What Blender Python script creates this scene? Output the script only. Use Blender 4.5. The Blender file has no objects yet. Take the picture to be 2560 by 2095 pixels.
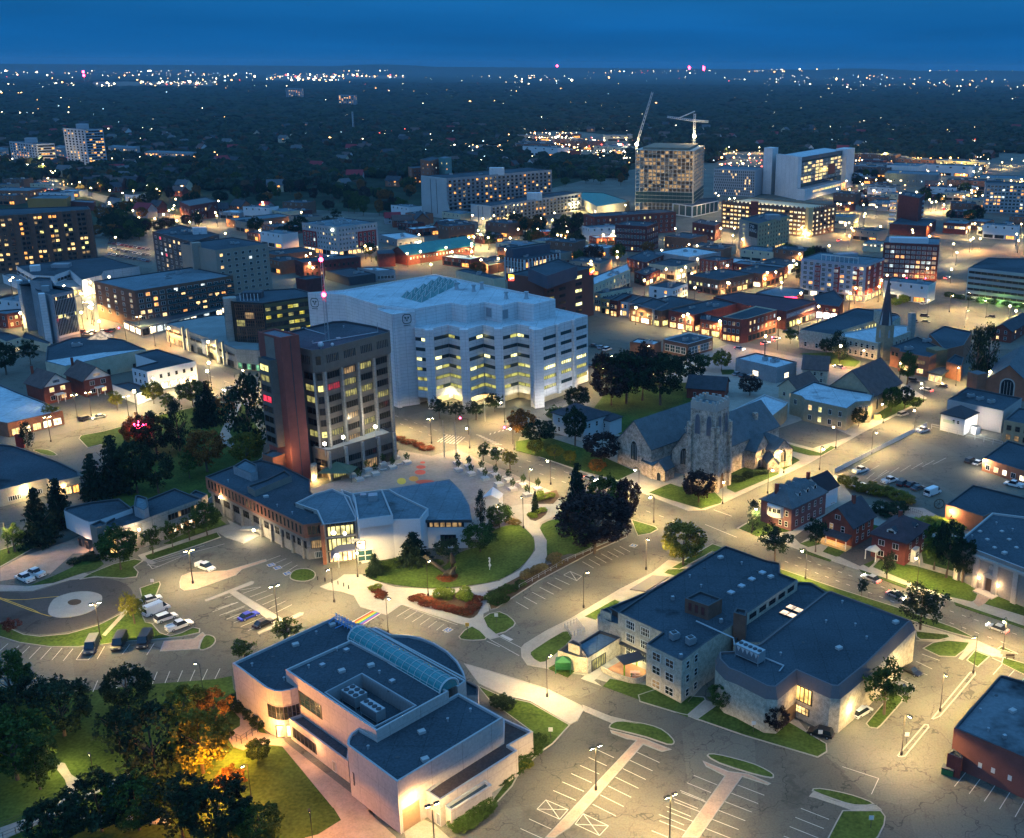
import bpy,math,random
from mathutils import Vector,Matrix
rnd=random.Random(7)
C=bpy.context.scene.collection
sc=bpy.context.scene
R_=math.radians
# camera
CAMF,PITCH,ROLL,PX,PY,H=2740.,.3113,.0077,1600.,1047.,118.
_c,_s=math.cos(PITCH),math.sin(PITCH)
FW=Vector((0,_c,-_s));_X=Vector((1,0,0));_U=_X.cross(FW)
CX=_X*math.cos(ROLL)+_U*math.sin(ROLL);CU=-_X*math.sin(ROLL)+_U*math.cos(ROLL)
cam=bpy.data.cameras.new('camera');co=bpy.data.objects.new('camera',cam);C.objects.link(co)
co.matrix_world=Matrix.Translation((0,0,H))@Matrix((CX,CU,-FW)).transposed().to_4x4()
cam.sensor_width=36;cam.sensor_fit='HORIZONTAL';cam.lens=CAMF/2560*36;cam.shift_x=-(PX-1280)/2560
cam.clip_start=1;cam.clip_end=90000
sc.camera=co
# world, dusk sky, last light
w=bpy.data.worlds.new("World");sc.world=w;w.use_nodes=True
wn=w.node_tree;wn.nodes.clear()
def WN(t,**k):
    n=wn.nodes.new(t)
    for a,b in k.items():setattr(n,a,b)
    return n
wo=WN('ShaderNodeOutputWorld');bg=WN('ShaderNodeBackground');sky=WN('ShaderNodeTexSky',sky_type='NISHITA',sun_disc=False)
sky.sun_elevation=R_(-4.5);sky.sun_rotation=R_(200);sky.altitude=300
tc=WN('ShaderNodeTexCoord');sx=WN('ShaderNodeSeparateXYZ');rp=WN('ShaderNodeValToRGB')
mp=WN('ShaderNodeMapping');nz=WN('ShaderNodeTexNoise')
wn.links.new(tc.outputs['Generated'],sx.inputs[0]);wn.links.new(sx.outputs['Z'],rp.inputs[0])
e=rp.color_ramp.elements
e[0].position=0.0;e[0].color=(.0022,.075,.235,1)
e[1].position=1.0;e[1].color=(.11,.36,.76,1)
for p_,c_ in((.03,(.003,.082,.26,1)),(.075,(.008,.098,.27,1)),(.13,(.022,.13,.30,1)),(.30,(.09,.30,.64,1))):
    q=rp.color_ramp.elements.new(p_);q.color=c_
wn.links.new(tc.outputs['Generated'],mp.inputs[0]);mp.inputs['Scale'].default_value=(2,2,26)
wn.links.new(mp.outputs[0],nz.inputs['Vector']);nz.inputs['Scale'].default_value=1.6;nz.inputs['Detail'].default_value=4
mr=WN('ShaderNodeMapRange');wn.links.new(nz.outputs[0],mr.inputs[0]);mr.inputs[1].default_value=.35;mr.inputs[2].default_value=.7
mr.inputs[3].default_value=.87;mr.inputs[4].default_value=1.12
vm=WN('ShaderNodeVectorMath',operation='SCALE');wn.links.new(rp.outputs[0],vm.inputs[0]);wn.links.new(mr.outputs[0],vm.inputs['Scale'])
ad=WN('ShaderNodeMixRGB',blend_type='ADD');ad.inputs[0].default_value=.12
wn.links.new(vm.outputs[0],ad.inputs[1]);wn.links.new(sky.outputs[0],ad.inputs[2])
wn.links.new(ad.outputs[0],bg.inputs[0]);bg.inputs[1].default_value=1.0;wn.links.new(bg.outputs[0],wo.inputs[0])
sl=bpy.data.lights.new('sun','SUN');sl.energy=.10;sl.angle=R_(25);sl.color=(.75,.85,1)
so=bpy.data.objects.new('sun',sl);C.objects.link(so);so.rotation_euler=(R_(55),0,R_(-40))
vs=sc.view_settings;vs.view_transform='Standard';vs.look='None';vs.gamma=1;vs.use_curve_mapping=False;vs.exposure=0.5
cy=sc.cycles;cy.use_denoising=True;cy.max_bounces=4;cy.diffuse_bounces=2;cy.glossy_bounces=2;cy.transmission_bounces=3
cy.volume_bounces=0;cy.transparent_max_bounces=6;cy.use_light_tree=True;cy.sample_clamp_indirect=2.0;cy.sample_clamp_direct=0
cy.caustics_reflective=False;cy.caustics_refractive=False
# pixel to place
REG={'E2':(860,1495),'C1':(0,1100),'C2':(860,1100),'E3':(1700,1495),'E1':(0,1495),'C3':(1700,1100),
       'B1':(0,600),'B2':(860,600),'B3':(1700,600),'A1':(0,100),'A2':(860,100),'A3':(1700,100),
       'M1':(560,1500,.23574),'M2':(500,1120,.23574),'M3':(140,1180,.19802),'M4':(1360,1340,.2419),'T':(600,780,.2592),'CH':(1680,940,.1728),
       'L1':(0,650,.14402),'M7':(900,1800,.1886),'M8':(1850,1560,.1728),'R6':(2100,640,.21688),'H1':(1600,900,.37718),'H2':(1700,1200),
       'N1':(0,420,.23574),'N2':(700,480,.23574),'N3':(1150,560,.23574),'N4':(1550,340,.28289),'N5':(1600,620,.23574),'N6':(2060,350,.23574),'N7':(1960,780,.28289)}
KS=860/2121
def S(k,x,y):
    if k=='D':return x*2560/2121,y*2560/2121
    if k=='S':return x,y
    a=REG[k];q=a[2] if len(a)>2 else KS;return a[0]+x*q,a[1]+y*q
def G(k,x,y,z=0.):
    x,y=S(k,x,y)
    d=FW+CX*((x-PX)/CAMF)-CU*((y-PY)/CAMF)
    t=(H-z)/-d.z
    return Vector((d.x*t,d.y*t,z))
def P(p):
    q=Vector(p)-Vector((0,0,H));z=q.dot(FW)
    return PX+CAMF*q.dot(CX)/z,PY-CAMF*q.dot(CU)/z
def HT(k,bx,by,ty):
    """height of a vertical standing at ground pixel (bx,by) whose top is at pixel row ty"""
    g=G(k,bx,by);yy=S(k,0,ty)[1];lo,hi=0.,110.
    for _ in range(40):
        m=(lo+hi)/2
        if P((g.x,g.y,m))[1]>yy:lo=m
        else:hi=m
    return lo
def PT(k,s,z=0.):
    return[G(k,*[float(v) for v in t.split(',')],z) for t in s.split()]
# materials
MATS={}
def mat(name,col,rough=.8,var=.25,sc1=.15,sc2=2.5,spec=.3,emit=None,es=1.,metal=0.,col2=None,stain=None,joint=None,crack=False):
    if name in MATS:return MATS[name]
    m=bpy.data.materials.new(name);m.use_nodes=True;nt=m.node_tree;b=nt.nodes['Principled BSDF']
    b.inputs['Roughness'].default_value=rough;b.inputs['Metallic'].default_value=metal
    b.inputs['Specular IOR Level'].default_value=spec
    N=nt.nodes.new;L=nt.links.new
    if var or col2:
        g=N('ShaderNodeNewGeometry');n1=N('ShaderNodeTexNoise');n2=N('ShaderNodeTexNoise')
        n1.inputs['Scale'].default_value=sc1;n2.inputs['Scale'].default_value=sc2;n1.inputs['Detail'].default_value=4;n2.inputs['Detail'].default_value=3
        L(g.outputs['Position'],n1.inputs['Vector']);L(g.outputs['Position'],n2.inputs['Vector'])
        ma=N('ShaderNodeMath');ma.operation='ADD';L(n1.outputs[0],ma.inputs[0]);L(n2.outputs[0],ma.inputs[1])
        r=N('ShaderNodeValToRGB');h=N('ShaderNodeMath');h.operation='MULTIPLY';h.inputs[1].default_value=.5;L(ma.outputs[0],h.inputs[0]);L(h.outputs[0],r.inputs[0])
        c2=col2 or col
        r.color_ramp.elements[0].position=.36;r.color_ramp.elements[1].position=.64
        r.color_ramp.elements[0].color=tuple(c*(1-var) for c in col)+(1,);r.color_ramp.elements[1].color=tuple(min(1,c*(1+var)) for c in c2)+(1,)
        out=r.outputs[0]
        if stain:
            n3=N('ShaderNodeTexNoise');n3.inputs['Scale'].default_value=stain[1];n3.inputs['Detail'].default_value=5;n3.inputs['Roughness'].default_value=.65
            L(g.outputs['Position'],n3.inputs['Vector'])
            r3=N('ShaderNodeValToRGB');r3.color_ramp.elements[0].position=stain[2];r3.color_ramp.elements[1].position=stain[2]+.12
            mx=N('ShaderNodeMixRGB');L(n3.outputs[0],r3.inputs[0]);L(r3.outputs[0],mx.inputs[0]);L(out,mx.inputs[1]);mx.inputs[2].default_value=tuple(stain[0])+(1,)
            out=mx.outputs[0]
        for op_ in(joint or()):
            s3=N('ShaderNodeSeparateXYZ');L(g.outputs['Position'],s3.inputs[0]);md=N('ShaderNodeMath');md.operation='PINGPONG';md.inputs[1].default_value=op_[1]/2;L(s3.outputs[op_[0]],md.inputs[0]);lt=N('ShaderNodeMath');lt.operation='LESS_THAN';lt.inputs[1].default_value=op_[2];L(md.outputs[0],lt.inputs[0])
            mx=N('ShaderNodeMixRGB');mx.blend_type='MULTIPLY';mf=N('ShaderNodeMath');mf.operation='MULTIPLY';mf.inputs[1].default_value=.45;L(lt.outputs[0],mf.inputs[0]);L(mf.outputs[0],mx.inputs[0]);L(out,mx.inputs[1]);mx.inputs[2].default_value=(.2,.2,.2,1);out=mx.outputs[0]
        if crack:
            for vs_,th_,am in((.055,.0035,.55),(.21,.009,.28)):
                vo=N('ShaderNodeTexVoronoi');vo.feature='DISTANCE_TO_EDGE';vo.inputs['Scale'].default_value=vs_;wp=N('ShaderNodeTexNoise');wp.inputs['Scale'].default_value=.35;vm_=N('ShaderNodeVectorMath');vm_.operation='MULTIPLY_ADD';L(g.outputs['Position'],wp.inputs['Vector']);L(wp.outputs['Color'],vm_.inputs[0]);vm_.inputs[1].default_value=(7,7,0);L(g.outputs['Position'],vm_.inputs[2]);L(vm_.outputs[0],vo.inputs['Vector'])
                lt=N('ShaderNodeMath');lt.operation='LESS_THAN';lt.inputs[1].default_value=th_*1.6;L(vo.outputs['Distance'],lt.inputs[0]);mf=N('ShaderNodeMath');mf.operation='MULTIPLY';mf.inputs[1].default_value=am;L(lt.outputs[0],mf.inputs[0]);mx=N('ShaderNodeMixRGB');L(mf.outputs[0],mx.inputs[0]);L(out,mx.inputs[1]);mx.inputs[2].default_value=(.02,.02,.02,1);out=mx.outputs[0]
            vo=N('ShaderNodeTexVoronoi');vo.inputs['Scale'].default_value=.045;L(g.outputs['Position'],vo.inputs['Vector']);hs=N('ShaderNodeSeparateXYZ');L(vo.outputs['Color'],hs.inputs[0]);mr=N('ShaderNodeMapRange');L(hs.outputs[0],mr.inputs[0]);mr.inputs[3].default_value=.84;mr.inputs[4].default_value=1.12;vk=N('ShaderNodeVectorMath');vk.operation='SCALE';L(out,vk.inputs[0]);L(mr.outputs[0],vk.inputs['Scale']);out=vk.outputs[0]
        L(out,b.inputs['Base Color'])
    else:b.inputs['Base Color'].default_value=tuple(col)+(1,)
    if emit:
        b.inputs['Emission Color'].default_value=tuple(emit)+(1,);b.inputs['Emission Strength'].default_value=es
    MATS[name]=m;return m
def emat(name,col,es,var=True,sc_=.7):
    """a lit room seen through its window: brightness changes from pane to pane"""
    if name in MATS:return MATS[name]
    m=bpy.data.materials.new(name);m.use_nodes=True;nt=m.node_tree;b=nt.nodes['Principled BSDF'];N=nt.nodes.new;L=nt.links.new
    b.inputs['Base Color'].default_value=(.04,.04,.04,1);b.inputs['Roughness'].default_value=.25
    b.inputs['Emission Color'].default_value=tuple(col)+(1,);b.inputs['Emission Strength'].default_value=es
    if var:
        g=N('ShaderNodeNewGeometry');n1=N('ShaderNodeTexNoise');n1.inputs['Scale'].default_value=sc_;n1.inputs['Detail'].default_value=3
        L(g.outputs['Position'],n1.inputs['Vector']);mr=N('ShaderNodeMapRange');L(n1.outputs[0],mr.inputs[0])
        mr.inputs[1].default_value=.35;mr.inputs[2].default_value=.65;mr.inputs[3].default_value=es*.35;mr.inputs[4].default_value=es*1.5
        L(mr.outputs[0],b.inputs['Emission Strength'])
    m.cycles.emission_sampling='NONE' if es<6 else 'AUTO'
    MATS[name]=m;return m
# mesh collector
class MB:
    def __init__(s):s.v=[];s.f=[];s.m=[]
    def add(s,vs,fs,m=0):
        o=len(s.v);s.v+=[tuple(p) for p in vs];s.f+=[tuple(i+o for i in f) for f in fs];s.m+=[m]*len(fs)
    def box(s,x0,y0,z0,x1,y1,z1,m=0,M=None):
        vs=[Vector(p) for p in((x0,y0,z0),(x1,y0,z0),(x1,y1,z0),(x0,y1,z0),(x0,y0,z1),(x1,y0,z1),(x1,y1,z1),(x0,y1,z1))]
        if M is not None:vs=[M@p for p in vs]
        s.add(vs,[(3,2,1,0),(4,5,6,7),(0,1,5,4),(1,2,6,5),(2,3,7,6),(3,0,4,7)],m)
    def prism(s,poly,z0,z1,m=0,mt=None,bottom=False):
        n=len(poly);s.add([(p[0],p[1],z0) for p in poly]+[(p[0],p[1],z1) for p in poly],
              [(i,(i+1)%n,(i+1)%n+n,i+n) for i in range(n)],m)
        s.add([(p[0],p[1],z1) for p in poly],[tuple(range(n))],m if mt is None else mt)
        if bottom:s.add([(p[0],p[1],z0) for p in poly],[tuple(reversed(range(n)))],m)
    def wallring(s,outer,inner,z0,z1,zi,m=0,mc=0):
        """outside wall z0..z1, coping ring at z1, inside face down to zi"""
        n=len(outer)
        s.add([(p[0],p[1],z0) for p in outer]+[(p[0],p[1],z1) for p in outer],[(i,(i+1)%n,(i+1)%n+n,i+n) for i in range(n)],m)
        s.add([(p[0],p[1],z1) for p in outer]+[(p[0],p[1],z1) for p in inner],[(i,(i+1)%n,(i+1)%n+n,i+n) for i in range(n)],mc)
        s.add([(p[0],p[1],z1) for p in inner]+[(p[0],p[1],zi) for p in inner],[(i,(i+1)%n,(i+1)%n+n,i+n) for i in range(n)],mc)
    def tube(s,pts,rs,seg=6,m=0,cap=True):
        rings=[];pts=[Vector(p) for p in pts]
        if not isinstance(rs,(list,tuple)):rs=[rs]*len(pts)
        for i,p in enumerate(pts):
            d=(pts[min(i+1,len(pts)-1)]-pts[max(i-1,0)]).normalized()
            a=d.cross(Vector((0,0,1)));
            if a.length<.05:a=d.cross(Vector((1,0,0)))
            a.normalize();b=d.cross(a)
            rings.append([p+(a*math.cos(t*2*math.pi/seg)+b*math.sin(t*2*math.pi/seg))*rs[i] for t in range(seg)])
        vs=[q for r in rings for q in r];fs=[]
        for i in range(len(pts)-1):
            for t in range(seg):fs.append((i*seg+t,i*seg+(t+1)%seg,(i+1)*seg+(t+1)%seg,(i+1)*seg+t))
        if cap:fs.append(tuple(range(seg)));fs.append(tuple(reversed(range((len(pts)-1)*seg,len(pts)*seg))))
        s.add(vs,fs,m)
    def ball(s,c,r,seg=8,rg=5,m=0,sz=1.):
        vs=[];fs=[];c=Vector(c)
        for i in range(rg+1):
            a=math.pi*i/rg
            for j in range(seg):
                b=2*math.pi*j/seg;vs.append(c+Vector((r*math.sin(a)*math.cos(b),r*math.sin(a)*math.sin(b),r*sz*math.cos(a))))
        for i in range(rg):
            for j in range(seg):fs.append((i*seg+j,(i+1)*seg+j,(i+1)*seg+(j+1)%seg,i*seg+(j+1)%seg))
        s.add(vs,fs,m)
    def lathe(s,prof,seg=16,m=0,c=(0,0)):
        vs=[];fs=[];n=len(prof)
        for j in range(seg):
            b=2*math.pi*j/seg
            for r,z in prof:vs.append((c[0]+r*math.cos(b),c[1]+r*math.sin(b),z))
        for j in range(seg):
            for i in range(n-1):fs.append((j*n+i,((j+1)%seg)*n+i,((j+1)%seg)*n+i+1,j*n+i+1))
        s.add(vs,fs,m)
    def mesh(s,name,mats,smooth=False):
        me=bpy.data.meshes.new(name);me.from_pydata(s.v,[],s.f)
        for mm in(mats if isinstance(mats,(list,tuple)) else[mats]):me.materials.append(mm)
        if any(s.m):me.polygons.foreach_set('material_index',s.m)
        if smooth:me.polygons.foreach_set('use_smooth',[True]*len(s.f))
        me.update();return me
    def obj(s,name,mats,parent=None,loc=None,smooth=False):
        """verts in the parent's local space (or the world's when there is no parent)"""
        o=bpy.data.objects.new(name,s.mesh(name,mats,smooth));C.objects.link(o)
        if parent is not None:o.parent=parent
        if loc is not None:o.location=loc
        return o
def inst(me,name,parent,loc,rot=(0,0,0),scl=(1,1,1)):
    o=bpy.data.objects.new(name,me);C.objects.link(o);o.parent=parent;o.location=loc;o.rotation_euler=rot;o.scale=scl;return o
def tag(o,label=None,cat=None,group=None,kind=None):
    if label:o['label']=label
    if cat:o['category']=cat
    if group:o['group']=group
    if kind:o['kind']=kind
    return o
def thing(name,label,cat,loc=(0,0,0),rz=0.,group=None):
    o=bpy.data.objects.new(name,None);C.objects.link(o);o.location=loc;o.rotation_euler=(0,0,rz);o.empty_display_size=.5
    return tag(o,label,cat,group)
KIDS={}
def copy_tree(o,parent=None,keep=None):
    c=o.copy();C.objects.link(c)
    if parent is not None:c.parent=parent
    for ch in list(o.children):
        copy_tree(ch,c)
    return c
def light(parent,loc,power,col=(1,.74,.36),kind='SPOT',size=.25,angle=150,blend=1.,aim=None,wide=False):
    key=(kind,power,col,size,angle,wide)
    if key not in KIDS:
        l=bpy.data.lights.new('lamp_light',kind);l.energy=power;l.color=col
        if wide: # street luminaires throw more light outwards than straight down
            l.use_nodes=True;nt=l.node_tree;em=nt.nodes['Emission'];g=nt.nodes.new('ShaderNodeNewGeometry');sp=nt.nodes.new('ShaderNodeSeparateXYZ');nt.links.new(g.outputs['Incoming'],sp.inputs[0]);q=sp.outputs['Z']
            for op,v in(('ABSOLUTE',0),('MAXIMUM',.23),('POWER',-1.6)):
                m=nt.nodes.new('ShaderNodeMath');m.operation=op;nt.links.new(q,m.inputs[0]);m.inputs[1].default_value=v;q=m.outputs[0]
            nt.links.new(q,em.inputs['Strength'])
        l.shadow_soft_size=size
        if kind=='SPOT':l.spot_size=R_(angle);l.spot_blend=blend
        KIDS[key]=l
    o=bpy.data.objects.new('lamp_light',KIDS[key]);C.objects.link(o);o.location=loc
    if parent is not None:o.parent=parent
    if aim is not None:o.rotation_euler=Vector(aim).to_track_quat('-Z','Y').to_euler()
    return o
# outlines
def ccw(poly):
    a=sum(poly[i][0]*poly[(i+1)%len(poly)][1]-poly[(i+1)%len(poly)][0]*poly[i][1] for i in range(len(poly)))
    return list(poly) if a>0 else list(reversed(poly))
def smooth(poly,n=4,closed=True):
    out=[];N_=len(poly);P2=[Vector((p[0],p[1])) for p in poly]
    rng=range(N_ if closed else N_-1)
    for i in rng:
        g=lambda k:P2[k%N_] if closed else P2[max(0,min(N_-1,k))]
        p0,p1,p2,p3=g(i-1),g(i),g(i+1),g(i+2)
        for t in range(n):
            t/=n;out.append(.5*((2*p1)+(p2-p0)*t+(2*p0-5*p1+4*p2-p3)*t*t+(3*p1-p0-3*p2+p3)*t**3))
    if not closed:out.append(P2[-1])
    return out
def inset(poly,d):
    poly=[Vector((p[0],p[1])) for p in poly];n=len(poly);out=[]
    for i in range(n):
        a=(poly[i]-poly[i-1]);b=(poly[(i+1)%n]-poly[i])
        a=a.normalized() if a.length>1e-6 else Vector((1,0));b=b.normalized() if b.length>1e-6 else a
        na=Vector((-a.y,a.x));nb=Vector((-b.y,b.x));m=na+nb
        if m.length<.3:m=na*1.
        k=d/max(.35,m.normalized().dot(na));out.append(poly[i]+m.normalized()*k)
    return out
def sheet(name,poly,z,m,kind='structure',tri=True):
    b=MB();b.add([(p[0],p[1],z) for p in poly],[tuple(range(len(poly)))])
    return tag(b.obj(name,m),kind=kind)
def slab(name,poly,z,m,kerb=None,km=None,kind='structure',kz=None):
    """raised ground with an optional kerb ring round it"""
    poly=ccw(poly);b=MB()
    if kerb:
        inn=inset(poly,kerb);kz=kz or z+.03
        b.wallring(poly,inn,0,kz,z-.02,1,1);b.add([(p[0],p[1],z) for p in inn],[tuple(range(len(inn)))],0)
        return tag(b.obj(name,[m,km]),kind=kind)
    b.prism(poly,0,z,0);return tag(b.obj(name,[m]),kind=kind)
def strip(pts,w,closed=False):
    pts=[Vector((p[0],p[1])) for p in pts];l=[];r=[]
    for i,p in enumerate(pts):
        d=(pts[min(i+1,len(pts)-1)]-pts[max(i-1,0)]).normalized();n=Vector((-d.y,d.x))*w/2
        l.append(p+n);r.append(p-n)
    return l+list(reversed(r))
def lines_obj(name,segs,w,z,m):
    b=MB()
    for a,c in segs:
        q=strip([a,c],w);b.add([(p[0],p[1],z) for p in q],[(3,2,1,0)])
    return tag(b.obj(name,m),kind='structure')
def rows(a0,a1,b0,b1,n):
    """n+1 stall lines from line a0-a1 to line b0-b1"""
    return[(a0.lerp(b0,i/n),a1.lerp(b1,i/n)) for i in range(n+1)]
# palette
def asphalt(name,c,crack=True):
    m=mat(name,c,.85,.22,.05,3.,spec=.25,stain=(tuple(v*.6 for v in c),.09,.58),crack=True)
    return m
ASPH=asphalt('asphalt',(.125,.120,.098));ASPD=asphalt('dark_asphalt',(.062,.058,.054));ASPR=asphalt('road_asphalt',(.19,.175,.145))
CONC=mat('concrete',(.30,.28,.24),.9,.16,.4,3.);CONW=mat('pale_concrete',(.34,.32,.28),.9,.1,.4,3.)
KERB=mat('kerb_concrete',(.33,.31,.27),.9,.1,.5,3.)
LAWN=mat('lawn_grass',(.042,.082,.013),.95,.42,.12,1.6,spec=.1,col2=(.058,.092,.018));PAVR=mat('brick_paving',(.36,.26,.2),.9,.18,.5,3.)
PAINT=mat('road_paint',(.48,.47,.43),.8,.15,.5,6.);YPAINT=mat('yellow_road_paint',(.65,.38,.05),.8,.15,.5,6.)
SOIL=mat('planting_soil',(.09,.055,.03),.95,.3,.5,4.)
PLAZA=mat('plaza_paving',(.27,.24,.21),.9,.15,.3,1.2)
EARTH=mat('suburb_ground',(.03,.045,.028),.95,.5,.004,.05,spec=.05)
MUDF=mat('creek_bed',(.02,.025,.02),.9,.3)
# the ground
b=MB();N_=64
ring=[(70000*math.cos(i*2*math.pi/N_),70000*math.sin(i*2*math.pi/N_),0) for i in range(N_)]
b.add(ring,[tuple(range(N_))]);tag(b.obj('ground',EARTH),kind='structure')
sheet('downtown_asphalt',PT('S','-500,2500 -300,1500 -250,1000 -250,760 0,600 250,560 700,520 1100,540 1500,440 1700,400 2120,350 2560,330 2900,330 3100,700 3100,1400 3100,2500'),.03,ASPH)
sheet('park_ground',ccw(PT('E1','-700,1700 -600,640 -200,600 300,600 560,570 940,530 1330,500 1430,480 1440,560 1640,830 2300,1300 2300,1700 900,2000')),.05,LAWN)
def lawn(k,s,sm=0,z=.15,kerb=.22,m=None,name='lawn'):
    p=PT(k,s)
    if sm:p=smooth(p,sm)
    return slab(name,p,z,m or LAWN,kerb,KERB)
def pave(k,s,sm=0,z=.12,m=None,name='pavement',kerb=.2):
    p=PT(k,s)
    if sm:p=smooth(p,sm)
    return slab(name,p,z,m or CONC,kerb,KERB)
# --- turning circle on the left
sheet('turning_circle',smooth(PT('C1','-200,955 0,937 200,935 430,868 600,850 740,872 815,930 800,1000 735,1062 600,1130 420,1180 250,1196 130,1180 20,1120 -200,1060'),4),.05,ASPD)
lawn('C1','0,1130 70,1165 150,1200 250,1212 420,1196 600,1145 740,1075 800,1012 860,1035 900,1125 940,1132 990,1190 1050,1210 1120,1190 1190,1155 1235,1165 1232,1190 1120,1215 960,1232 800,1242 640,1262 480,1277 300,1277 120,1252 -10,1213 -250,1150 -250,1060',0,name='lawn')
pave('C1','628,1205 788,1030 812,1036 650,1212',z=.17,kerb=0,name='footpath')
pave('C1','-200,905 0,895 170,903 330,884 520,822 640,852 600,846 430,862 200,930 0,932 -200,950',z=.12)
lawn('C1','172,903 330,840 450,785 475,735 590,700 640,765 590,800 500,822 330,880',z=.16,kerb=0)
lawn('C1','490,862 560,822 700,765 830,735 885,745 828,785 855,815 845,845 760,855 640,848 580,845',z=.15)
lawn('C1','888,715 960,690 1340,568 1362,600 1250,640 1100,690 932,745 905,738')
pave('C1','850,712 1320,550 1420,520 1400,490 1600,590 1500,640 1390,600 1345,570 900,712 960,760 935,768 880,742',z=.12,kerb=0)
lawn('C1','1010,640 1180,560 1335,475 1395,520 1250,570 1060,640',z=.16,kerb=0)
lawn('C1','860,915 985,873 992,890 965,960 905,975 880,1000',z=.15)
lawn('C1','1786,850 1800,815 1840,797 1900,795 1945,820 1935,855 1880,873 1820,868',3)
lawn('C1','1226,1288 1240,1240 1268,1203 1318,1212 1332,1242 1300,1278 1250,1297',2)
pave('C1','1010,1240 1195,1225 1250,1185 1268,1203 1238,1240 1226,1290 985,1305',z=.10,m=PAVR,name='brick_paving')
pave('C1','1106,880 1118,840 1170,818 1400,805 1640,735 1645,748 1490,800 1455,835 1330,878 1210,922 1135,930 1110,915',z=.12,m=PAVR,name='brick_paving')
for s in('1262,988 1270,1000 1560,890 1568,876 1550,872','1398,935 1440,922 1750,1108 1740,1140 1700,1142','1586,1188 1596,1200 1866,1082 1872,1066 1850,1064'):
    pave('C1',s,z=.14,m=CONW,name='traffic_island')
# roundabout
p=smooth(PT('C1','296,1060 330,985 430,945 540,935 620,955 628,990 590,1040 500,1080 400,1096 330,1090'),3)
slab('roundabout_island',p,.14,CONW,.3,KERB)
sheet('roundabout_planting',smooth(PT('C1','417,1004 435,990 470,984 500,992 498,1008 470,1020 435,1020'),3),.19,SOIL)
ylw=[strip(PT('C1','-100,980 0,976 60,984 160,984 300,970 440,957'),.22),strip(PT('C1','-60,960 0,980 200,1055 300,1085 440,1093'),.22),strip(PT('C1','-60,950 0,972 200,1045 260,1075'),.22)]
b=MB()
for q in ylw:b.add([(p[0],p[1],.07) for p in reversed(q)],[tuple(range(len(q)))])
tag(b.obj('yellow_lane_marking',YPAINT),kind='structure')
def g2(k,x0,y0,x1,y1):return G(k,x0,y0),G(k,x1,y1)
def stall(k,A,B,n,name='parking_bay_marking',w=.13):
    a0,a1=g2(k,*A);b0,b1=g2(k,*B)
    return rows(a0,a1,b0,b1,n)
seg=stall('C1',(40,1340,118,1268),(390,1362,450,1287),5)
seg+=[g2('C1',470,1355,515,1290),g2('C1',470,1355,545,1355),g2('C1',545,1355,600,1290),g2('C1',600,1350,645,1272),g2('C1',755,1320,800,1260),g2('C1',905,1325,950,1255),g2('C1',515,1290,600,1290),
        g2('C1',-30,1325,50,1255),g2('C1',-100,1310,-30,1245)]
seg+=stall('E1',(940,530,970,455),(1325,500,1357,435),5)+stall('E1',(500,590,530,520),(860,535,890,465),5)
seg+=stall('C1',(1345,1043,1465,1000),(1440,1100,1552,1058),2)+[g2('C1',1480,925,1610,905),g2('C1',1385,975,1440,955),g2('C1',1325,1045,1440,1005)]
seg+=stall('C1',(1500,945,1607,908),(1700,1065,1800,1015),5)+stall('C1',(1310,1060,1470,1000),(1530,1175,1690,1105),5)
seg+=[g2('C1',905,770,1385,640),g2('C1',940,795,1190,690),g2('C1',900,745,940,795),g2('C1',905,770,975,780),g2('C1',930,755,1260,650)]
seg+=stall('C1',(1622,752,1730,712),(1790,850,1870,790),4)+[g2('C1',1030,1195,1080,1165),g2('C1',925,1140,975,1115)]
# bays beside the brick strip of the big parking lot
seg+=stall('E2',(1290,1187,1430,1248),(1560,935,1665,985),5)+stall('E2',(1140,1362,1278,1425),(1088,1422,1228,1485),1)
seg+=stall('E2',(1533,1272,1677,1345),(1805,950,1945,1015),6)
for q in('1245,1245 1382,1305 1330,1365 1190,1302','1475,1330 1630,1405 1575,1465 1425,1395'):
    a=PT('E2',q);seg+=[(a[i],a[(i+1)%4]) for i in range(4)]+[(a[0],a[2]),(a[1],a[3])]
seg+=stall('E2',(1897,1435,2060,1500),(2080,1200,2240,1262),4)
seg+=stall('E3',(83,1093,230,1153),(-130,1335,25,1400),5)+stall('E3',(355,1153,520,1217),(155,1420,320,1485),5)
seg+=stall('E3',(745,1297,918,1365),(640,1468,820,1540),3)
# bays by the brick hall bottom right
seg+=stall('E3',(1692,1162,1765,1072),(2066,1350,2130,1238),4)+[g2('E3',1770,1070,1850,1108),g2('E3',1850,1108,1945,1155),g2('E3',1945,1155,2035,1195),g2('E3',2035,1195,2130,1238)]
seg+=stall('E3',(1930,472,1992,402),(2110,510,2150,470),2)+stall('E3',(1400,425,1525,475),(1455,390,1555,438),1)+[g2('E3',1490,345,1600,385),g2('E3',1360,500,1452,545),g2('E3',1925,370,2121,455)]
# bays on the street in front of the stone hall
seg+=stall('C2',(1060,998,1138,1042),(1300,850,1390,892),5)+stall('C2',(1470,750,1540,790),(1700,655,1765,690),6)
seg+=stall('C2',(325,1088,408,1038),(620,1190,660,1155),6)+[g2('C2',408,1038,700,1140)]
a=PT('C2','1395,810 1465,840 1435,868 1355,832');seg+=[(a[i],a[(i+1)%4]) for i in range(4)]+[(a[0],a[2])]
seg+=[g2('C2',900,1230,1080,1330),g2('C2',880,1240,960,1275),g2('C2',945,1205,1100,1285)]
seg+=[g2('E3',1000,1040,1225,1113),g2('E3',1225,1113,1180,1210)]
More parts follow.
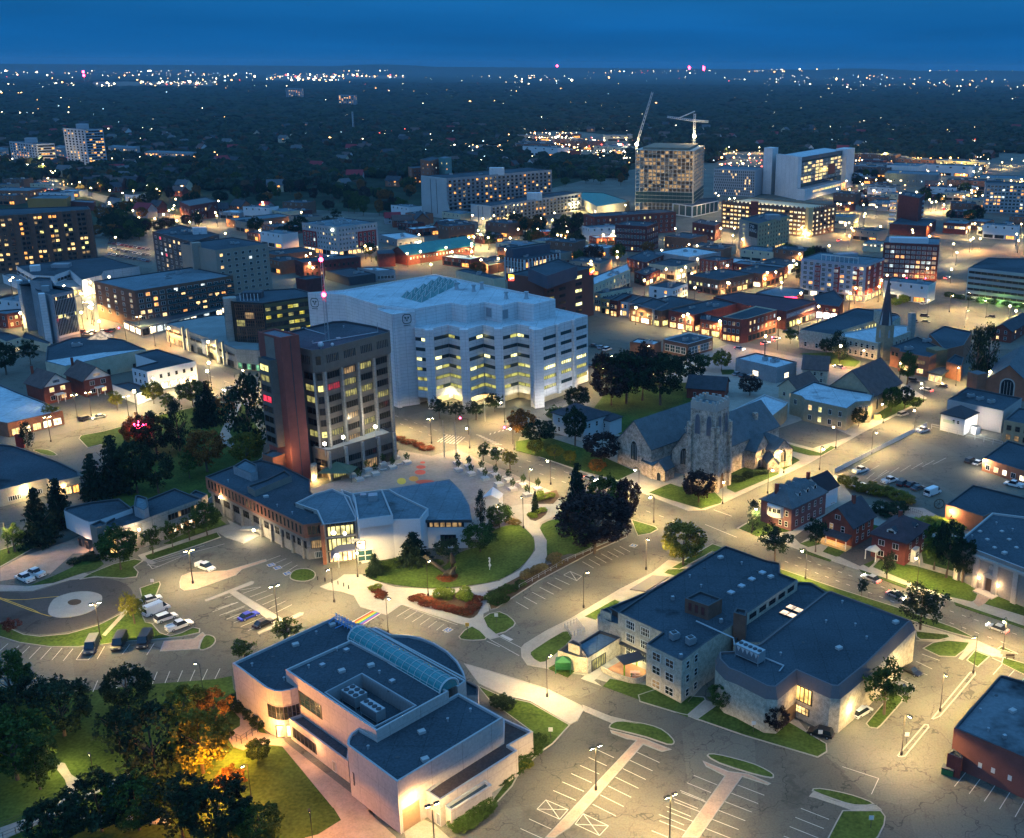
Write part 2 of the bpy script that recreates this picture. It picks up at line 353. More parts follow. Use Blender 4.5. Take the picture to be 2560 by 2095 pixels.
# bays of the big lot behind the houses
seg+=stall('C3',(1150,240,1200,200),(1560,150,1640,110),6)+stall('C3',(1060,180,1170,120),(1250,290,1350,230),3)
lines_obj('parking_bay_marking',seg,.14,.06,PAINT)
def stripes(k,A,B,n,w=.5):
    a0,a1=g2(k,*A);b0,b1=g2(k,*B);return rows(a0,a1,b0,b1,n)
lines_obj('zebra_crossing',stripes('B2',(575,1245,640,1200),(690,1260,745,1215),6)+stripes('B2',(815,1200,850,1208),(930,1262,975,1262),7)+stripes('B2',(880,1290,920,1300),(950,1275,985,1290),5)+stripes('B2',(1000,1170,1020,1160),(900,1200,905,1190),4),.42,.07,PAINT)
lines_obj('stop_line',[g2('C2',970,1203,1035,1235)],.9,.07,PAINT)
# dashed lanes of the avenue
dash=[]
for k,x0,y0,x1,y1,n in(('C3',720,720,2121,1215,20),('C3',640,745,2050,1270,20),('C2',820,70,2100,520,18),('C2',900,60,1850,340,12),('B2',310,1080,800,1260,8),('B2',340,1130,700,1270,6),('B1',1280,830,2120,1150,8)):
    a,c=g2(k,x0,y0,x1,y1)
    for i in range(n):dash.append((a.lerp(c,(i+.1)/n),a.lerp(c,(i+.45)/n)))
dash+=[g2('C3',208,430,320,470),g2('C3',155,520,350,600),g2('B3',400,1400,1000,1100)]
lines_obj('lane_marking',dash,.16,.06,PAINT)
# --- rainbow crossing
RB=[(.5,.02,.02),(.6,.2,.02),(.6,.45,.03),(.05,.3,.06),(.03,.12,.45),(.2,.03,.3)]
a0,a1,b0,b1=G('C2',40,1128),G('C2',172,1053),G('C2',118,1138),G('C2',226,1070)
for i,c_ in enumerate(RB):
    q=[a0.lerp(b0,(i+.5)/7),a1.lerp(b1,(i+.5)/7),a1.lerp(b1,(i+1.5)/7),a0.lerp(b0,(i+1.5)/7)]
    sheet('rainbow_crossing_stripe',ccw(q),.07,mat('rainbow_paint_%d'%i,c_,.8,.1))
lines_obj('crossing_edge_line',[(a0,a1),(b0,b1)],.25,.07,PAINT)
# --- wheelchair bays
BLUEP=mat('blue_road_paint',(.08,.16,.38),.8,.1)
for k,x,y,dx,dy in(('C1',1672,770,18,-5),('C1',1712,788,18,-5),('C1',1772,823,18,-5),('C2',640,1172,20,8),('C2',1785,651,20,5)):
    c0=G(k,x,y);ux=(G(k,x+dx,y+dy)-c0).normalized();uy=Vector((-ux.y,ux.x,0))
    b=MB();q=lambda u,v,z:tuple(c0+ux*u+uy*v+Vector((0,0,z)))
    b.add([q(-.9,-.9,.065),q(.9,-.9,.065),q(.9,.9,.065),q(-.9,.9,.065)],[(0,1,2,3)],0)
    b.add([q(-.72,-.72,.07),q(.72,-.72,.07),q(.72,.72,.07),q(-.72,.72,.07)],[(0,1,2,3)],1)
    def seg_(u0,v0,u1,v1):
        b.add([(p[0],p[1],.075) for p in strip([Vector(q(u0,v0,0)),Vector(q(u1,v1,0))],.17)],[(3,2,1,0)],0)
    for i in range(7):
        t0,t1=-2.6+i*.55,-2.6+(i+1)*.55;seg_(-.05+.36*math.cos(t0),-.2+.36*math.sin(t0),-.05+.36*math.cos(t1),-.2+.36*math.sin(t1))
    seg_(-.1,.45,-.05,-.02);seg_(-.05,-.02,.25,-.02);seg_(.25,-.02,.45,-.45);seg_(-.08,.22,.2,.2)
    b.add([q(-.2,.48,.075),q(0,.48,.075),q(0,.64,.075),q(-.2,.64,.075)],[(0,1,2,3)],0)
    tag(b.obj('wheelchair_bay_marking',[PAINT,BLUEP]),kind='structure')
# --- park, paths round the wavy hall and plaza
pave('C2','-150,905 -40,860 0,830 110,830 160,860 320,908 600,925 780,905 960,870 1090,800 1180,680 1172,600 1120,545 1090,500 1040,460 1020,410 1110,395 1140,395 1400,395 1330,455 1210,510 1205,545 1250,600 1258,680 1235,770 1120,850 990,895 900,925 878,945 890,1000 895,1055 860,1070 858,1110 960,1215 900,1230 740,1140 700,1130 360,1018 350,1020 260,1080 172,1052 100,1030 60,960 -20,935 -100,925',z=.12,kerb=0,m=CONW,name='footpath')
pave('B2','-20,1480 0,1430 300,1320 305,1290 540,1330 700,1290 760,1320 1120,1480 1300,1560 1440,1760 1380,1810 1150,1830 1000,1800 850,1840 500,1830 200,1880 -200,1900 -400,1700 -300,1560',z=.11,m=PLAZA,name='plaza')
lawn('C2','130,800 190,770 320,745 480,760 600,790 700,700 880,640 920,560 1010,530 1080,525 1140,570 1172,620 1165,690 1080,790 950,862 780,895 600,912 420,905 260,882 160,850',3,z=.16,kerb=0)
lawn('C2','1208,545 1260,500 1420,480 1600,560 1480,690 1390,700 1330,715 1252,710 1250,620',2,z=.16,kerb=0)
lawn('C2','1770,490 1920,535 1938,552 1890,578 1810,592 1795,560',0,z=.16)
lawn('C2','1300,470 1320,445 1400,430 1400,470 1320,485',0,z=.16)
lawn('C2','855,1100 960,1060 1045,1110 1048,1150 935,1202',2,z=.16)
lawn('C2','706,1215 790,1148 882,1220 840,1236 750,1236',2,z=.16)
lawn('C2','140,908 185,903 275,955 240,992 200,960',0,z=.17,kerb=0,m=SOIL,name='flower_bed')
lawn('C2','410,985 480,965 620,955 780,935 840,1000 838,1050 800,1095 740,1095 600,1045',2,z=.17,kerb=0,m=SOIL,name='flower_bed')
lawn('C2','1130,470 1190,425 1250,425 1245,460 1180,500',2,z=.17,kerb=0,m=SOIL,name='flower_bed')
lawn('C2','1150,395 1180,340 1310,310 1330,350 1290,395',0,z=.17,kerb=0,m=SOIL,name='flower_bed')
lawn('C2','878,930 920,925 1090,835 1240,770 1300,760 1520,675 1745,580 1745,600 1540,690 1200,870 940,1040 900,1050 890,1000',0,z=.17,kerb=.2,m=SOIL,name='flower_bed')
lawn('C2','585,850 640,820 695,830 690,868 640,880 590,872',2,z=.18,kerb=0,m=SOIL,name='flower_bed')
# white pavement along the service road, lawn right of the pale hall
pave('E2','740,405 780,415 1000,480 1250,560 1465,665 1478,690 1440,760 1395,782 1150,640 980,600 830,530',z=.13,m=CONW)
lawn('E2','820,540 980,610 1150,645 1395,785 1290,900 1215,950 1080,1085 1040,1160 920,1290 915,1180 1060,1000 1160,830 900,640',z=.15)
pave('E2','905,1185 1000,1140 925,1240 905,1290',z=.16,kerb=0)
lawn('E2','1632,800 1660,768 1720,760 1850,775 1960,810 2030,870 2035,900 1990,905 1860,860 1700,820',2)
pave('E2','1640,815 1700,830 1855,870 2020,935 1960,950 1845,905 1390,1420 1300,1480 1240,1480 1800,880 1740,870 1650,835',z=.12,m=PAVR,name='brick_paving')
pave('E2','1470,660 1640,730 1830,775 1800,778 1700,760 1650,772 1478,700',z=.12,m=CONC)
lawn('E3','165,972 210,962 320,985 460,1025 560,1075 580,1100 560,1112 440,1085 240,1020',2)
pave('E3','140,1005 300,1070 420,1085 560,1145 540,1155 385,1103 120,1478 10,1478 275,1098 160,1040',z=.12,m=PAVR,name='brick_paving')
lawn('E3','812,1190 860,1175 1000,1200 1120,1235 1200,1275 1080,1282 950,1245',2)
pave('E3','795,1225 820,1198 950,1252 1080,1285 1210,1280 1245,1308 1060,1312 960,1275 830,1232',z=.12)
lawn('E3','1000,1312 1240,1312 1268,1350 1262,1400 1225,1475 1180,1520 890,1520 960,1385',0)
lawn('E3','0,598 150,612 160,630 48,726 0,716 -250,640 -260,600 -140,560',0)
lawn('E3','100,750 232,655 540,772 650,750 905,900 908,950 850,985 400,852 130,758',0)
pave('E3','48,728 100,750 232,655 150,628',z=.12,kerb=0)
pave('E3','640,735 850,880 905,905 790,830 700,715 920,790 900,770',z=.10,kerb=0)
for s in('1336,975 1345,985 1390,982 1538,800 1532,782 1505,780','1547,748 1560,754 1605,735 1825,475 1820,455 1785,460'):
    pave('E3',s,z=.15,m=ASPH,name='traffic_island',kerb=.3)
lawn('E3','1145,775 1260,640 1340,592 1372,612 1372,640 1240,790 1215,808 1165,800',0)
lawn('E3','1450,205 1650,225 1668,245 1600,262 1480,258 1455,240',0)
lawn('E3','1495,312 1560,275 1650,262 1790,275 1760,320 1700,365 1600,362',0)
lawn('E3','1765,385 1815,325 1910,362 1835,430',0)
lawn('E3','1955,315 1980,298 2085,345 2080,350',0)
pave('E3','1455,264 1600,272 1690,244 1830,262 1980,330 1960,362 1925,362 1812,318 1790,276 1650,262 1600,264',z=.128,kerb=0);pave('E3','1790,280 1812,320 1740,385 1715,375',z=.136,kerb=0)
# avenue: south side verge and pavement
lawn('C3','-60,790 200,640 620,795 1000,925 1370,1042 1700,1160 1835,1230 1690,1195 1400,1110 1100,1010 900,940 640,850 400,760 200,690 0,800',0,z=.15)
pave('C3','200,692 400,765 640,858 900,950 1100,1018 1440,1130 1700,1205 1990,1325 1980,1345 1600,1220 1440,1170 900,985 500,850 250,760',z=.11,kerb=0)
lawn('C3','1990,1340 2200,1400 2400,1480 2400,1560 2100,1440 1980,1380',0,z=.15)
# north side
pave('C3','348,545 510,455 800,295 960,215 1100,400 1500,420 1760,560 2300,700 2600,900 2600,1320 2121,1152 1760,1025 1380,897 1050,785 720,672 470,590',z=.12,m=CONC)
for s in('362,548 490,470 600,500 700,560 480,595','735,668 935,742 925,750 740,690','880,690 960,610 1060,640 1000,720 960,720','1100,797 1400,900 1390,915 1120,815','1130,770 1200,735 1195,760 1165,788',
          '1190,785 1230,740 1460,780 1700,850 1840,930 1820,985 1800,998 1650,965 1410,875','740,640 880,590 880,640 790,662','1690,1000 2200,1175 2200,1190 1700,1020','1870,1010 1960,940 2200,1010 2200,1110','1180,520 1500,600 1760,600 1800,840 1500,760 1480,640 1190,560'):
    lawn('C3',s,0,z=.16,kerb=0)
sheet('driveway',ccw(PT('C3','980,720 1060,650 1180,560 1260,580 1190,640 1200,740 1110,780')),.165,ASPD)
sheet('driveway',ccw(PT('C3','700,600 800,530 860,560 740,640')),.165,ASPD)
pave('C3','1810,1000 1850,940 1945,945 1880,1010 1840,1030',z=.18,kerb=0,m=PAVR,name='brick_paving')
# church block
pave('S','1288,1120 1300,1092 1420,1090 1600,1000 1700,900 1820,860 2030,900 2250,955 2318,995 2280,1018 2150,1085 2018,1161 1900,1215 1810,1257 1762,1276 1720,1278 1602,1232 1452,1180',z=.12)
for k,s in(('C2','1062,65 1060,10 1250,-20 1500,60 1700,150 1800,195 1690,248 1480,195 1230,110'),('C3','0,290 60,280 200,310 260,370 250,390 130,425 -60,370 -190,325 -100,285 -60,270'),
             ('C3','290,200 500,140 600,160 610,210 340,325 290,300'),('C3','590,145 650,80 740,125 640,185'),('B3','610,1235 700,1270 870,1315 930,1270 960,1280 870,1330 800,1330 640,1290'),
             ('B3','1200,1080 1330,1000 1420,960 1520,985 1430,1020 1260,1105'),('B3','740,700 1000,690 1110,750 1080,780 940,770'),('B3','250,800 330,800 350,830 260,830')):
    lawn(k,s,0,z=.16,kerb=0)
lawn('B2','1500,1090 1600,960 1760,880 2121,880 2200,1010 2121,1080 1760,1180 1700,1200',0,z=.17,kerb=0)
sheet('church_parking',ccw(PT('B3','560,1180 760,1110 920,1150 1060,1210 820,1285 640,1240')),.165,ASPH)
# stone hall surroundings
pave('C2','1090,1285 1110,1260 1240,1180 1400,1100 1700,920 1900,820 2000,740 2121,760 2400,900 2400,1300 2121,1620 2000,1600 1470,1450 1130,1390 1095,1340',z=.12)
lawn('C2','1152,1325 1180,1290 1350,1185 1395,1195 1400,1230 1280,1340 1210,1372',2,z=.16,kerb=0)
lawn('C2','1258,1410 1330,1365 1430,1420 1380,1465',0,z=.16,kerb=0)
lawn('E2','1598,545 1640,500 1860,540 2121,640 2121,735 1800,620',0,z=.16,kerb=0)
lawn('C2','1485,1090 1670,985 1700,1000 1550,1110',0,z=.16,kerb=0)
lawn('C2','1975,820 2000,800 2110,795 2050,840',0,z=.16,kerb=0)
# park around the city tower
lawn('B1','485,1225 500,1205 640,1180 840,1125 1000,1075 1200,1030 1500,1000 1620,1200 1620,1340 1260,1620 600,1760 560,1600 690,1290 620,1262 540,1282',0,z=.15)
pave('B1','1355,1200 1440,1005 1490,1010 1415,1190 1480,1285 1440,1290 1340,1240',z=.18,kerb=0,m=CONC,name='footpath')
lawn('B1','205,1300 230,1290 300,1295 355,1325 300,1332',2)
lawn('C1','-200,720 0,680 250,600 240,650 0,785 -200,860',0)
pave('C1','150,715 430,620 560,560 720,640 600,700 450,700 300,835 310,820 0,870 0,790',z=.10,m=PAVR,kerb=0,name='brick_paving')
# park paths bottom left
for s,m_ in(('330,1010 400,1020 440,1090 500,1130 478,1185 490,1222 800,1075 815,1100 500,1250 380,1330 260,1385 0,1500 -120,1500 -120,1460 240,1335 345,1290 420,1180 400,1120 345,1050',CONC),
              ('1420,830 1480,790 1480,740 1420,680 1440,660 1560,760 1600,830 1740,860 1760,890 2121,1170 2300,1310 2300,1400 2121,1340 2050,1290 1740,915 1590,900 1500,940 1440,920 1400,860',PAVR),('1880,1480 1960,1460 2121,1360 2300,1300 2300,1500 1880,1540',PAVR),('400,1340 700,1340 1050,1360 1050,1400 700,1385 400,1370',CONC)):
    pave('E1',s,z=.12,m=m_,kerb=0,name='footpath')
pave('E2','-20,1180 60,1230 160,1330 320,1475 340,1560 100,1560 -60,1300',z=.13,m=PAVR,kerb=0,name='footpath')
pave('E2','370,1440 480,1360 560,1400 660,1490 400,1560',z=.13,m=CONC,kerb=0)
# building materials
RDARK=mat('dark_roof_membrane',(.048,.068,.084),.92,.38,.06,2.5,spec=.15,stain=((.012,.015,.018),.05,.585),joint=((0,5.1,.05),(1,8.3,.06)))
RBLUE=mat('grey_roof_membrane',(.12,.17,.20),.9,.25,.1,1.5,spec=.2,stain=((.05,.06,.065),.05,.58),joint=((0,4.3,.06),(1,9.,.06)))
RWHITE=mat('white_roof_membrane',(.42,.50,.54),.85,.2,.12,1.2,spec=.2,stain=((.16,.18,.2),.06,.60),joint=((0,6.3,.08),(1,6.1,.08)))
RGRAV=mat('gravel_roof',(.24,.24,.24),.95,.25,.15,2.,spec=.1)
COPE=mat('dark_metal_coping',(.05,.055,.06),.5,.1);COPEL=mat('pale_coping',(.4,.4,.4),.6,.1)
STUCP=mat('pale_pink_stucco',(.47,.40,.37),.9,.16,.10,2.,joint=((0,4.2,.03),(2,3.4,.03)));STONE=mat('limestone_wall',(.38,.35,.29),.9,.3,1.2,5.,col2=(.44,.39,.31))
BRICK=mat('red_brick',(.20,.055,.038),.9,.25,.7,5.);BRICKB=mat('brown_brick',(.16,.085,.06),.9,.22,.6,5.);BRICKT=mat('tan_brick',(.36,.27,.17),.9,.2,.6,5.)
BRICKM=mat('maroon_brick',(.12,.035,.032),.9,.25,.6,5.);BRICKO=mat('orange_brick',(.30,.12,.07),.9,.2,.6,5.)
CWALL=mat('concrete_wall',(.31,.29,.26),.9,.22,.15,2.,joint=((0,2.6,.05),(2,3.3,.05)));CBROWN=mat('ribbed_brown_concrete',(.23,.19,.16),.9,.15,.5,4.);WHITEW=mat('white_panel_wall',(.64,.63,.64),.7,.10,.12,1.,joint=((2,1.22,.05),(0,3.1,.05)))
GREYW=mat('grey_wall',(.27,.28,.30),.85,.15,.3,2.);DARKW=mat('dark_wall',(.05,.055,.065),.7,.2);CREAM=mat('cream_wall',(.5,.44,.32),.85,.15,.4,3.)
MSTONE=mat('fieldstone_wall',(.33,.25,.20),.95,.5,.8,3.5,col2=(.47,.37,.30));MTRIM=mat('carved_stone_trim',(.42,.37,.33),.9,.15)
SLATE=mat('slate_roof',(.10,.115,.125),.8,.25,.5,3.);SHING=mat('brown_shingle_roof',(.11,.075,.07),.9,.25,.5,3.);SHINGD=mat('dark_shingle_roof',(.045,.05,.06),.9,.25,.5,3.)
COPPER=mat('green_copper_roof',(.05,.28,.24),.7,.2,.3,2.);TEALR=mat('teal_metal_roof',(.04,.22,.21),.6,.15,.3,2.);REDROOF=mat('red_shingle_roof',(.25,.03,.04),.9,.2)
FRW=mat('white_frame',(.6,.6,.58),.6,0);FRD=mat('dark_frame',(.03,.03,.035),.5,0);FRB=mat('brown_frame',(.10,.06,.045),.6,0);STEEL=mat('galvanised_steel',(.42,.44,.46),.45,.1,metal=.6)
def glass(name,c,r=.12):
    return mat(name,c,r,0,spec=.7)
GD=glass('dark_window_glass',(.012,.016,.02));GT=glass('teal_window_glass',(.02,.06,.07));GB=glass('bronze_window_glass',(.02,.016,.012))
LW=emat('warm_lit_window',(1,.60,.22),1.5);LY=emat('yellow_lit_window',(1,.86,.28),1.2);LO=emat('orange_lit_window',(1,.38,.08),1.6);LC=emat('cool_lit_window',(.85,.95,.9),1.0)
LB=emat('bright_shopfront_glass',(1,.80,.48),2.6);LR=emat('red_lit_window',(1,.04,.08),1.1);LDIM=emat('dim_lit_window',(1,.62,.26),.28);LYD=emat('dim_yellow_lit_window',(.9,.8,.25),.30)
LIT=[LW,LW,LY,LO,LDIM,LW,LC]
FRM={'w':FRW,'d':FRD,'b':FRB,'c':CWALL,'s':STEEL}
WM={};FOOT=[]
def wmesh(style,fr,gl):
    key=(style,fr,gl.name)
    if key in WM:return WM[key]
    b=MB();nx,nz={'p':(1,1),'s':(1,2),'g':(2,2),'r':(3,1),'v':(2,1),'q':(4,2),'R':(6,1),'Q':(4,3),'n':(1,1)}[style]
    t=.07 if style!='n' else.02;d=.07
    b.add([(-.5+t*.5,-.03,t*.5),(.5-t*.5,-.03,t*.5),(.5-t*.5,-.03,1-t*.5),(-.5+t*.5,-.03,1-t*.5)],[(0,1,2,3)],1)
    if style!='n':
        b.box(-.5,-d,0,.5,.02,t*.8);b.box(-.5,-d,1-t*.8,.5,.02,1);b.box(-.5,-d,t*.8,-.5+t,.02,1-t*.8);b.box(.5-t,-d,t*.8,.5,.02,1-t*.8)
        for i in range(1,nx):x=-.5+i/nx;b.box(x-.02,-d*.8,t*.8,x+.02,.0,1-t*.8)
        for i in range(1,nz):z=i/nz;b.box(-.5+t,-d*.9,z-.025,.5-t,.0,z+.025)
    else:
        b.add([(-.5,-.03,0),(.5,-.03,0),(.5,-.03,1),(-.5,-.03,1),(-.5,.02,0),(.5,.02,0),(.5,.02,1),(-.5,.02,1)],[(0,4,5,1),(1,5,6,2),(2,6,7,3),(3,7,4,0)],0)
    WM[key]=b.mesh('window',[FRM[fr],gl]);return WM[key]
class Bld:
    def __init__(s,name,label,cat='building',group=None,at=None,cap=100,seed=None):
        s.o=None;s.name=name;s.label=label;s.cat=cat;s.group=group;s.at=at;s.w=[];s.cap=cap;s.r=random.Random(seed if seed is not None else hash_(label))
    def root(s,p):
        if s.o is None:
            s.L=Vector((p[0],p[1],0));s.o=thing(s.name,s.label,s.cat,s.L,0,s.group)
        return s.o
    def put(s,b,name,mats,parent=None,smooth=False,label=None):
        s.root(b.v[0]);L=s.L
        b.v=[(v[0]-L.x,v[1]-L.y,v[2]) for v in b.v]
        o=b.obj(name,mats,parent or s.o,smooth=smooth)
        if label:o['label']=label
        return o
    def mass(s,poly,z,wm,rm=None,z0=0,par=.5,th=.35,cm=None,name='wall',rname='roof'):
        FOOT.append(poly)
        poly=ccw([(p[0],p[1]) for p in poly]);inn=inset(poly,th);b=MB()
        b.wallring(poly,inn,z0,z,z-par,0,1)
        s.put(b,name,[wm,cm or COPE]);b=MB();n=len(inn)
        b.add([(p[0],p[1],z-par) for p in inn],[tuple(range(n))]);s.put(b,rname,[rm or RDARK]);return poly
    def mz(s,k,pts,z,wm,rm=None,sm=0,**kw):
        p=PT(k,pts,z)
        if sm:p=smooth(p,sm)
        return s.mass(p,z,wm,rm,**kw)
    def block(s,poly,z0,z1,m,name='block',mt=None,parent=None):
        b=MB();b.prism(ccw(poly),z0,z1,0,0 if mt is None else 1,bottom=z0>.2);return s.put(b,name,[m] if mt is None else[m,mt],parent)
    def cube(s,c,sx,sy,z0,z1,ang,m,name='rooftop_unit',mt=None):
        M=Matrix.Translation((c[0],c[1],0))@Matrix.Rotation(ang,4,'Z');b=MB();b.box(-sx/2,-sy/2,z0,sx/2,sy/2,z1,0,M)
        b.m[1]=1;return s.put(b,name,[m,mt or m])
    def wins(s,p,q,zs,n,w,h,m0=1.,m1=1.,lit=.2,style='p',fr='d',gl=None,lits=None,fill=None,name='window',off=0.):
        """n windows on the wall from p to q (seen from outside, left to right), sills at heights zs"""
        p=Vector((p[0],p[1]));q=Vector((q[0],q[1]));d=q-p;Ln=d.length;d.normalize();a=math.atan2(d.y,d.x);nrm=Vector((d.y,-d.x))
        for z in zs:
            for i in range(n):
                t=m0+(Ln-m0-m1)*((i+.5)/n) if n>1 else Ln/2 if m0==m1 else m0+(Ln-m0-m1)/2
                c=p+d*t+nrm*off;ww=w if w else(Ln-m0-m1)/n*(fill or.6)
                g=(s.r.choice(lits or LIT) if s.r.random()<lit else(gl or GD))
                s.w.append((c.x,c.y,z,a,ww,h,style,fr,g,name))
    def fin(s):
        s.root(s.w[0] if s.w else(0,0));vis=[]
        for q in s.w:
            x,y=P((q[0],q[1],q[2]));ins=-60<x<2620 and-60<y<2155
            # facing the camera or not
            f=math.sin(q[3])*(-q[0])-math.cos(q[3])*(-q[1])
            vis.append((0 if(ins and f>0) else 1,math.hypot(q[0],q[1])/(q[4]*q[5])**.5))
        od=sorted(range(len(s.w)),key=lambda i:vis[i]);rest=MB();rm=[]
        for n_,i in enumerate(od):
            x,y,z,a,ww,h,st,fr,g,nm=s.w[i];me=wmesh(st,fr,g)
            if n_<s.cap:inst(me,nm,s.o,(x-s.L.x,y-s.L.y,z),(0,0,a),(ww,1,h))
            else:
                ca,sa=math.cos(a),math.sin(a)
                for mm in(FRM[fr],g):
                    if mm not in rm:rm.append(mm)
                idx=[rm.index(FRM[fr]),rm.index(g)]
                for po in me.polygons:
                    vs=[me.vertices[v].co for v in po.vertices]
                    rest.add([(x+v.x*ww*ca-v.y*sa,y+v.x*ww*sa+v.y*ca,z+v.z*h) for v in vs],[tuple(range(len(vs)))],idx[po.material_index])
        if rest.v:s.put(rest,'window_rows',rm)['kind']='stuff'
        return s.o
def hash_(t):return sum((i+1)*ord(c) for i,c in enumerate(t))
def rect3(k,N,L,R,z,ortho=True):
    """roof rectangle from its near, left and right corner pixels: returns N, R, far, L (ccw from above)"""
    n,l,r=(Vector(G(k,*N,z)[:2]),Vector(G(k,*L,z)[:2]),Vector(G(k,*R,z)[:2]))
    u=l-n;v=r-n
    if ortho:
        du,dv=u.normalized(),v.normalized();bis=(du+dv).normalized();pr=Vector((-bis.y,bis.x))
        if pr.dot(du)<0:pr=-pr
        c=math.sqrt(.5);e1=(bis+pr)*c;e2=(bis-pr)*c
        if abs(du.dot(dv))<.45:u=e1*u.length;v=e2*v.length
    return[n,n+v,n+v+u,n+u]
def hvac(B,c,ang,s_=(2.2,1.6,1.3),z=0,m=None):
    M=Matrix.Translation((c[0],c[1],z))@Matrix.Rotation(ang,4,'Z');b=MB();a,w_,h=s_
    b.box(-a/2,-w_/2,.15,a/2,w_/2,h,0,M);b.box(-a*.3,-w_*.3,h,a*.3,w_*.3,h+.15,1,M);b.box(a*.5,-w_*.25,.2,a*.8,w_*.25,h*.6,0,M)
    return B.put(b,'rooftop_unit',[m or STEEL,COPE])
def gable(B,N,R,Lf,z0,zr,wm,rm,eave=.5,ridge='u',gm=None,th=.22,wname='wall',rname='roof',zb=0):
    """N,R,Lf ground outline corners; ridge along u (N to R) or v (N to Lf)"""
    N,R,Lf=Vector((N[0],N[1])),Vector((R[0],R[1])),Vector((Lf[0],Lf[1]));F=R+Lf-N
    A=[N,R,F,Lf] if ridge=='u' else[Lf,N,R,F] # ridge parallel to A0-A1
    A=[Vector((a.x,a.y,0)) for a in A]
    b=MB();b.add([a+Vector((0,0,zb)) for a in A]+[a+Vector((0,0,z0)) for a in A],[(0,1,5,4),(1,2,6,5),(2,3,7,6),(3,0,4,7)])
    m03,m12=(A[0]+A[3])/2,(A[1]+A[2])/2
    b.add([A[0]+Vector((0,0,z0)),A[3]+Vector((0,0,z0)),m03+Vector((0,0,zr)),A[1]+Vector((0,0,z0)),A[2]+Vector((0,0,z0)),m12+Vector((0,0,zr))],[(0,2,1),(3,4,5)],1)
    B.put(b,wname,[wm,gm or wm])
    d=(A[1]-A[0]).normalized()*eave;w=(A[3]-A[0]);hw=w.length/2;wn_=w.normalized();sl_=(zr-z0)/hw;b=MB()
    for sgn,e0,e1 in((-1,A[0],A[1]),(1,A[3],A[2])):
        p=[m03-d+Vector((0,0,zr+.02)),m12+d+Vector((0,0,zr+.02)),e1+d+wn_*sgn*eave+Vector((0,0,z0-eave*sl_+.02)),e0-d+wn_*sgn*eave+Vector((0,0,z0-eave*sl_+.02))]
        up=Vector((0,0,th));b.add([q for q in p]+[q+up for q in p],[(0,1,2,3),(4,7,6,5),(0,4,5,1),(1,5,6,2),(2,6,7,3),(3,7,4,0)])
    return B.put(b,rname,[rm])
def hip(B,N,R,Lf,z0,zr,wm,rm,eave=.5,rl=.35,wname='wall',zb=0):
    N,R,Lf=Vector((N[0],N[1])),Vector((R[0],R[1])),Vector((Lf[0],Lf[1]));F=R+Lf-N
    A=[Vector((a.x,a.y,0)) for a in(N,R,F,Lf)];b=MB()
    b.add([a+Vector((0,0,zb)) for a in A]+[a+Vector((0,0,z0)) for a in A],[(0,1,5,4),(1,2,6,5),(2,3,7,6),(3,0,4,7)]);B.put(b,wname,[wm])
    c=sum(A,Vector())/4;u=(A[1]-A[0]);v=(A[3]-A[0])
    ax=u if u.length>v.length else v;r0=c-ax*rl/2;r1=c+ax*rl/2;un,vn=u.normalized()*eave,v.normalized()*eave
    E=[A[0]-un-vn,A[1]+un-vn,A[2]+un+vn,A[3]-un+vn];E=[e_+Vector((0,0,z0-.15)) for e_ in E];E2_=[e_+Vector((0,0,.25)) for e_ in E]
    top=[r0+Vector((0,0,zr)),r1+Vector((0,0,zr))];b=MB();b.add(E+E2_+top,[(3,2,1,0),(0,1,5,4),(1,2,6,5),(2,3,7,6),(3,0,4,7)]+
        ([(4,5,9,8),(5,6,9),(6,7,8,9),(7,4,8)] if u.length>v.length else[(4,5,8),(5,6,9,8),(6,7,9),(7,4,8,9)]))
    return B.put(b,'roof',[rm])
V2=lambda k,x,y,z=0.:Vector(G(k,x,y,z)[:2])
def wallpt(k,x,y,p,q):
    """height on the vertical wall through ground points p,q that is seen at pixel (x,y), with its position along it"""
    xs,ys=S(k,x,y);d=FW+CX*((xs-PX)/CAMF)-CU*((ys-PY)/CAMF)
    p=Vector((p[0],p[1]));q=Vector((q[0],q[1]));e=q-p;n=Vector((-e.y,e.x));t=p.dot(n)/(d.x*n.x+d.y*n.y)
    pt=Vector((d.x*t,d.y*t));return(pt-p).dot(e.normalized()),H+d.z*t
# pale performing arts hall
B=Bld('arts_hall','large pale pink stucco hall with flat dark roofs, curved corners and glazed barrel skylight','hall')
a_=B.mz('E2','20,905 22,870 40,835 90,797 205,862 705,583 980,735 327,1132 170,1015',10,STUCP,cm=COPEL)
# middle block with sunken plant well
bp=[V2('M1',650,735,11.8),V2('M1',1615,1385,11.8),V2('E2',645,572,11.8),V2('M1',1345,420,11.8)]
wl=[V2('M1',1085,990,11.3),V2('M1',1600,1348,11.3),V2('M1',2025,1130,11.3),V2('M1',1462,795,11.3)]
bi=inset(bp,.35);b=MB();b.wallring(bp,bi,0,11.8,11.3,0,1);B.put(b,'wall',[STUCP,COPEL])
b=MB();b.add([(p.x,p.y,11.3) for p in bi]+[(p.x,p.y,11.3) for p in wl],[(i,(i+1)%4,(i+1)%4+4,i+4) for i in range(4)])
b.add([(p.x,p.y,8.7) for p in wl],[(0,1,2,3)]);B.put(b,'roof',[RDARK])
SCRN=mat('louvred_screen',(.3,.32,.34),.6,.1)
b=MB();b.add([(p.x,p.y,11.3) for p in wl]+[(p.x,p.y,8.7) for p in wl],[(i,(i+1)%4,(i+1)%4+4,i+4) for i in range(4)])
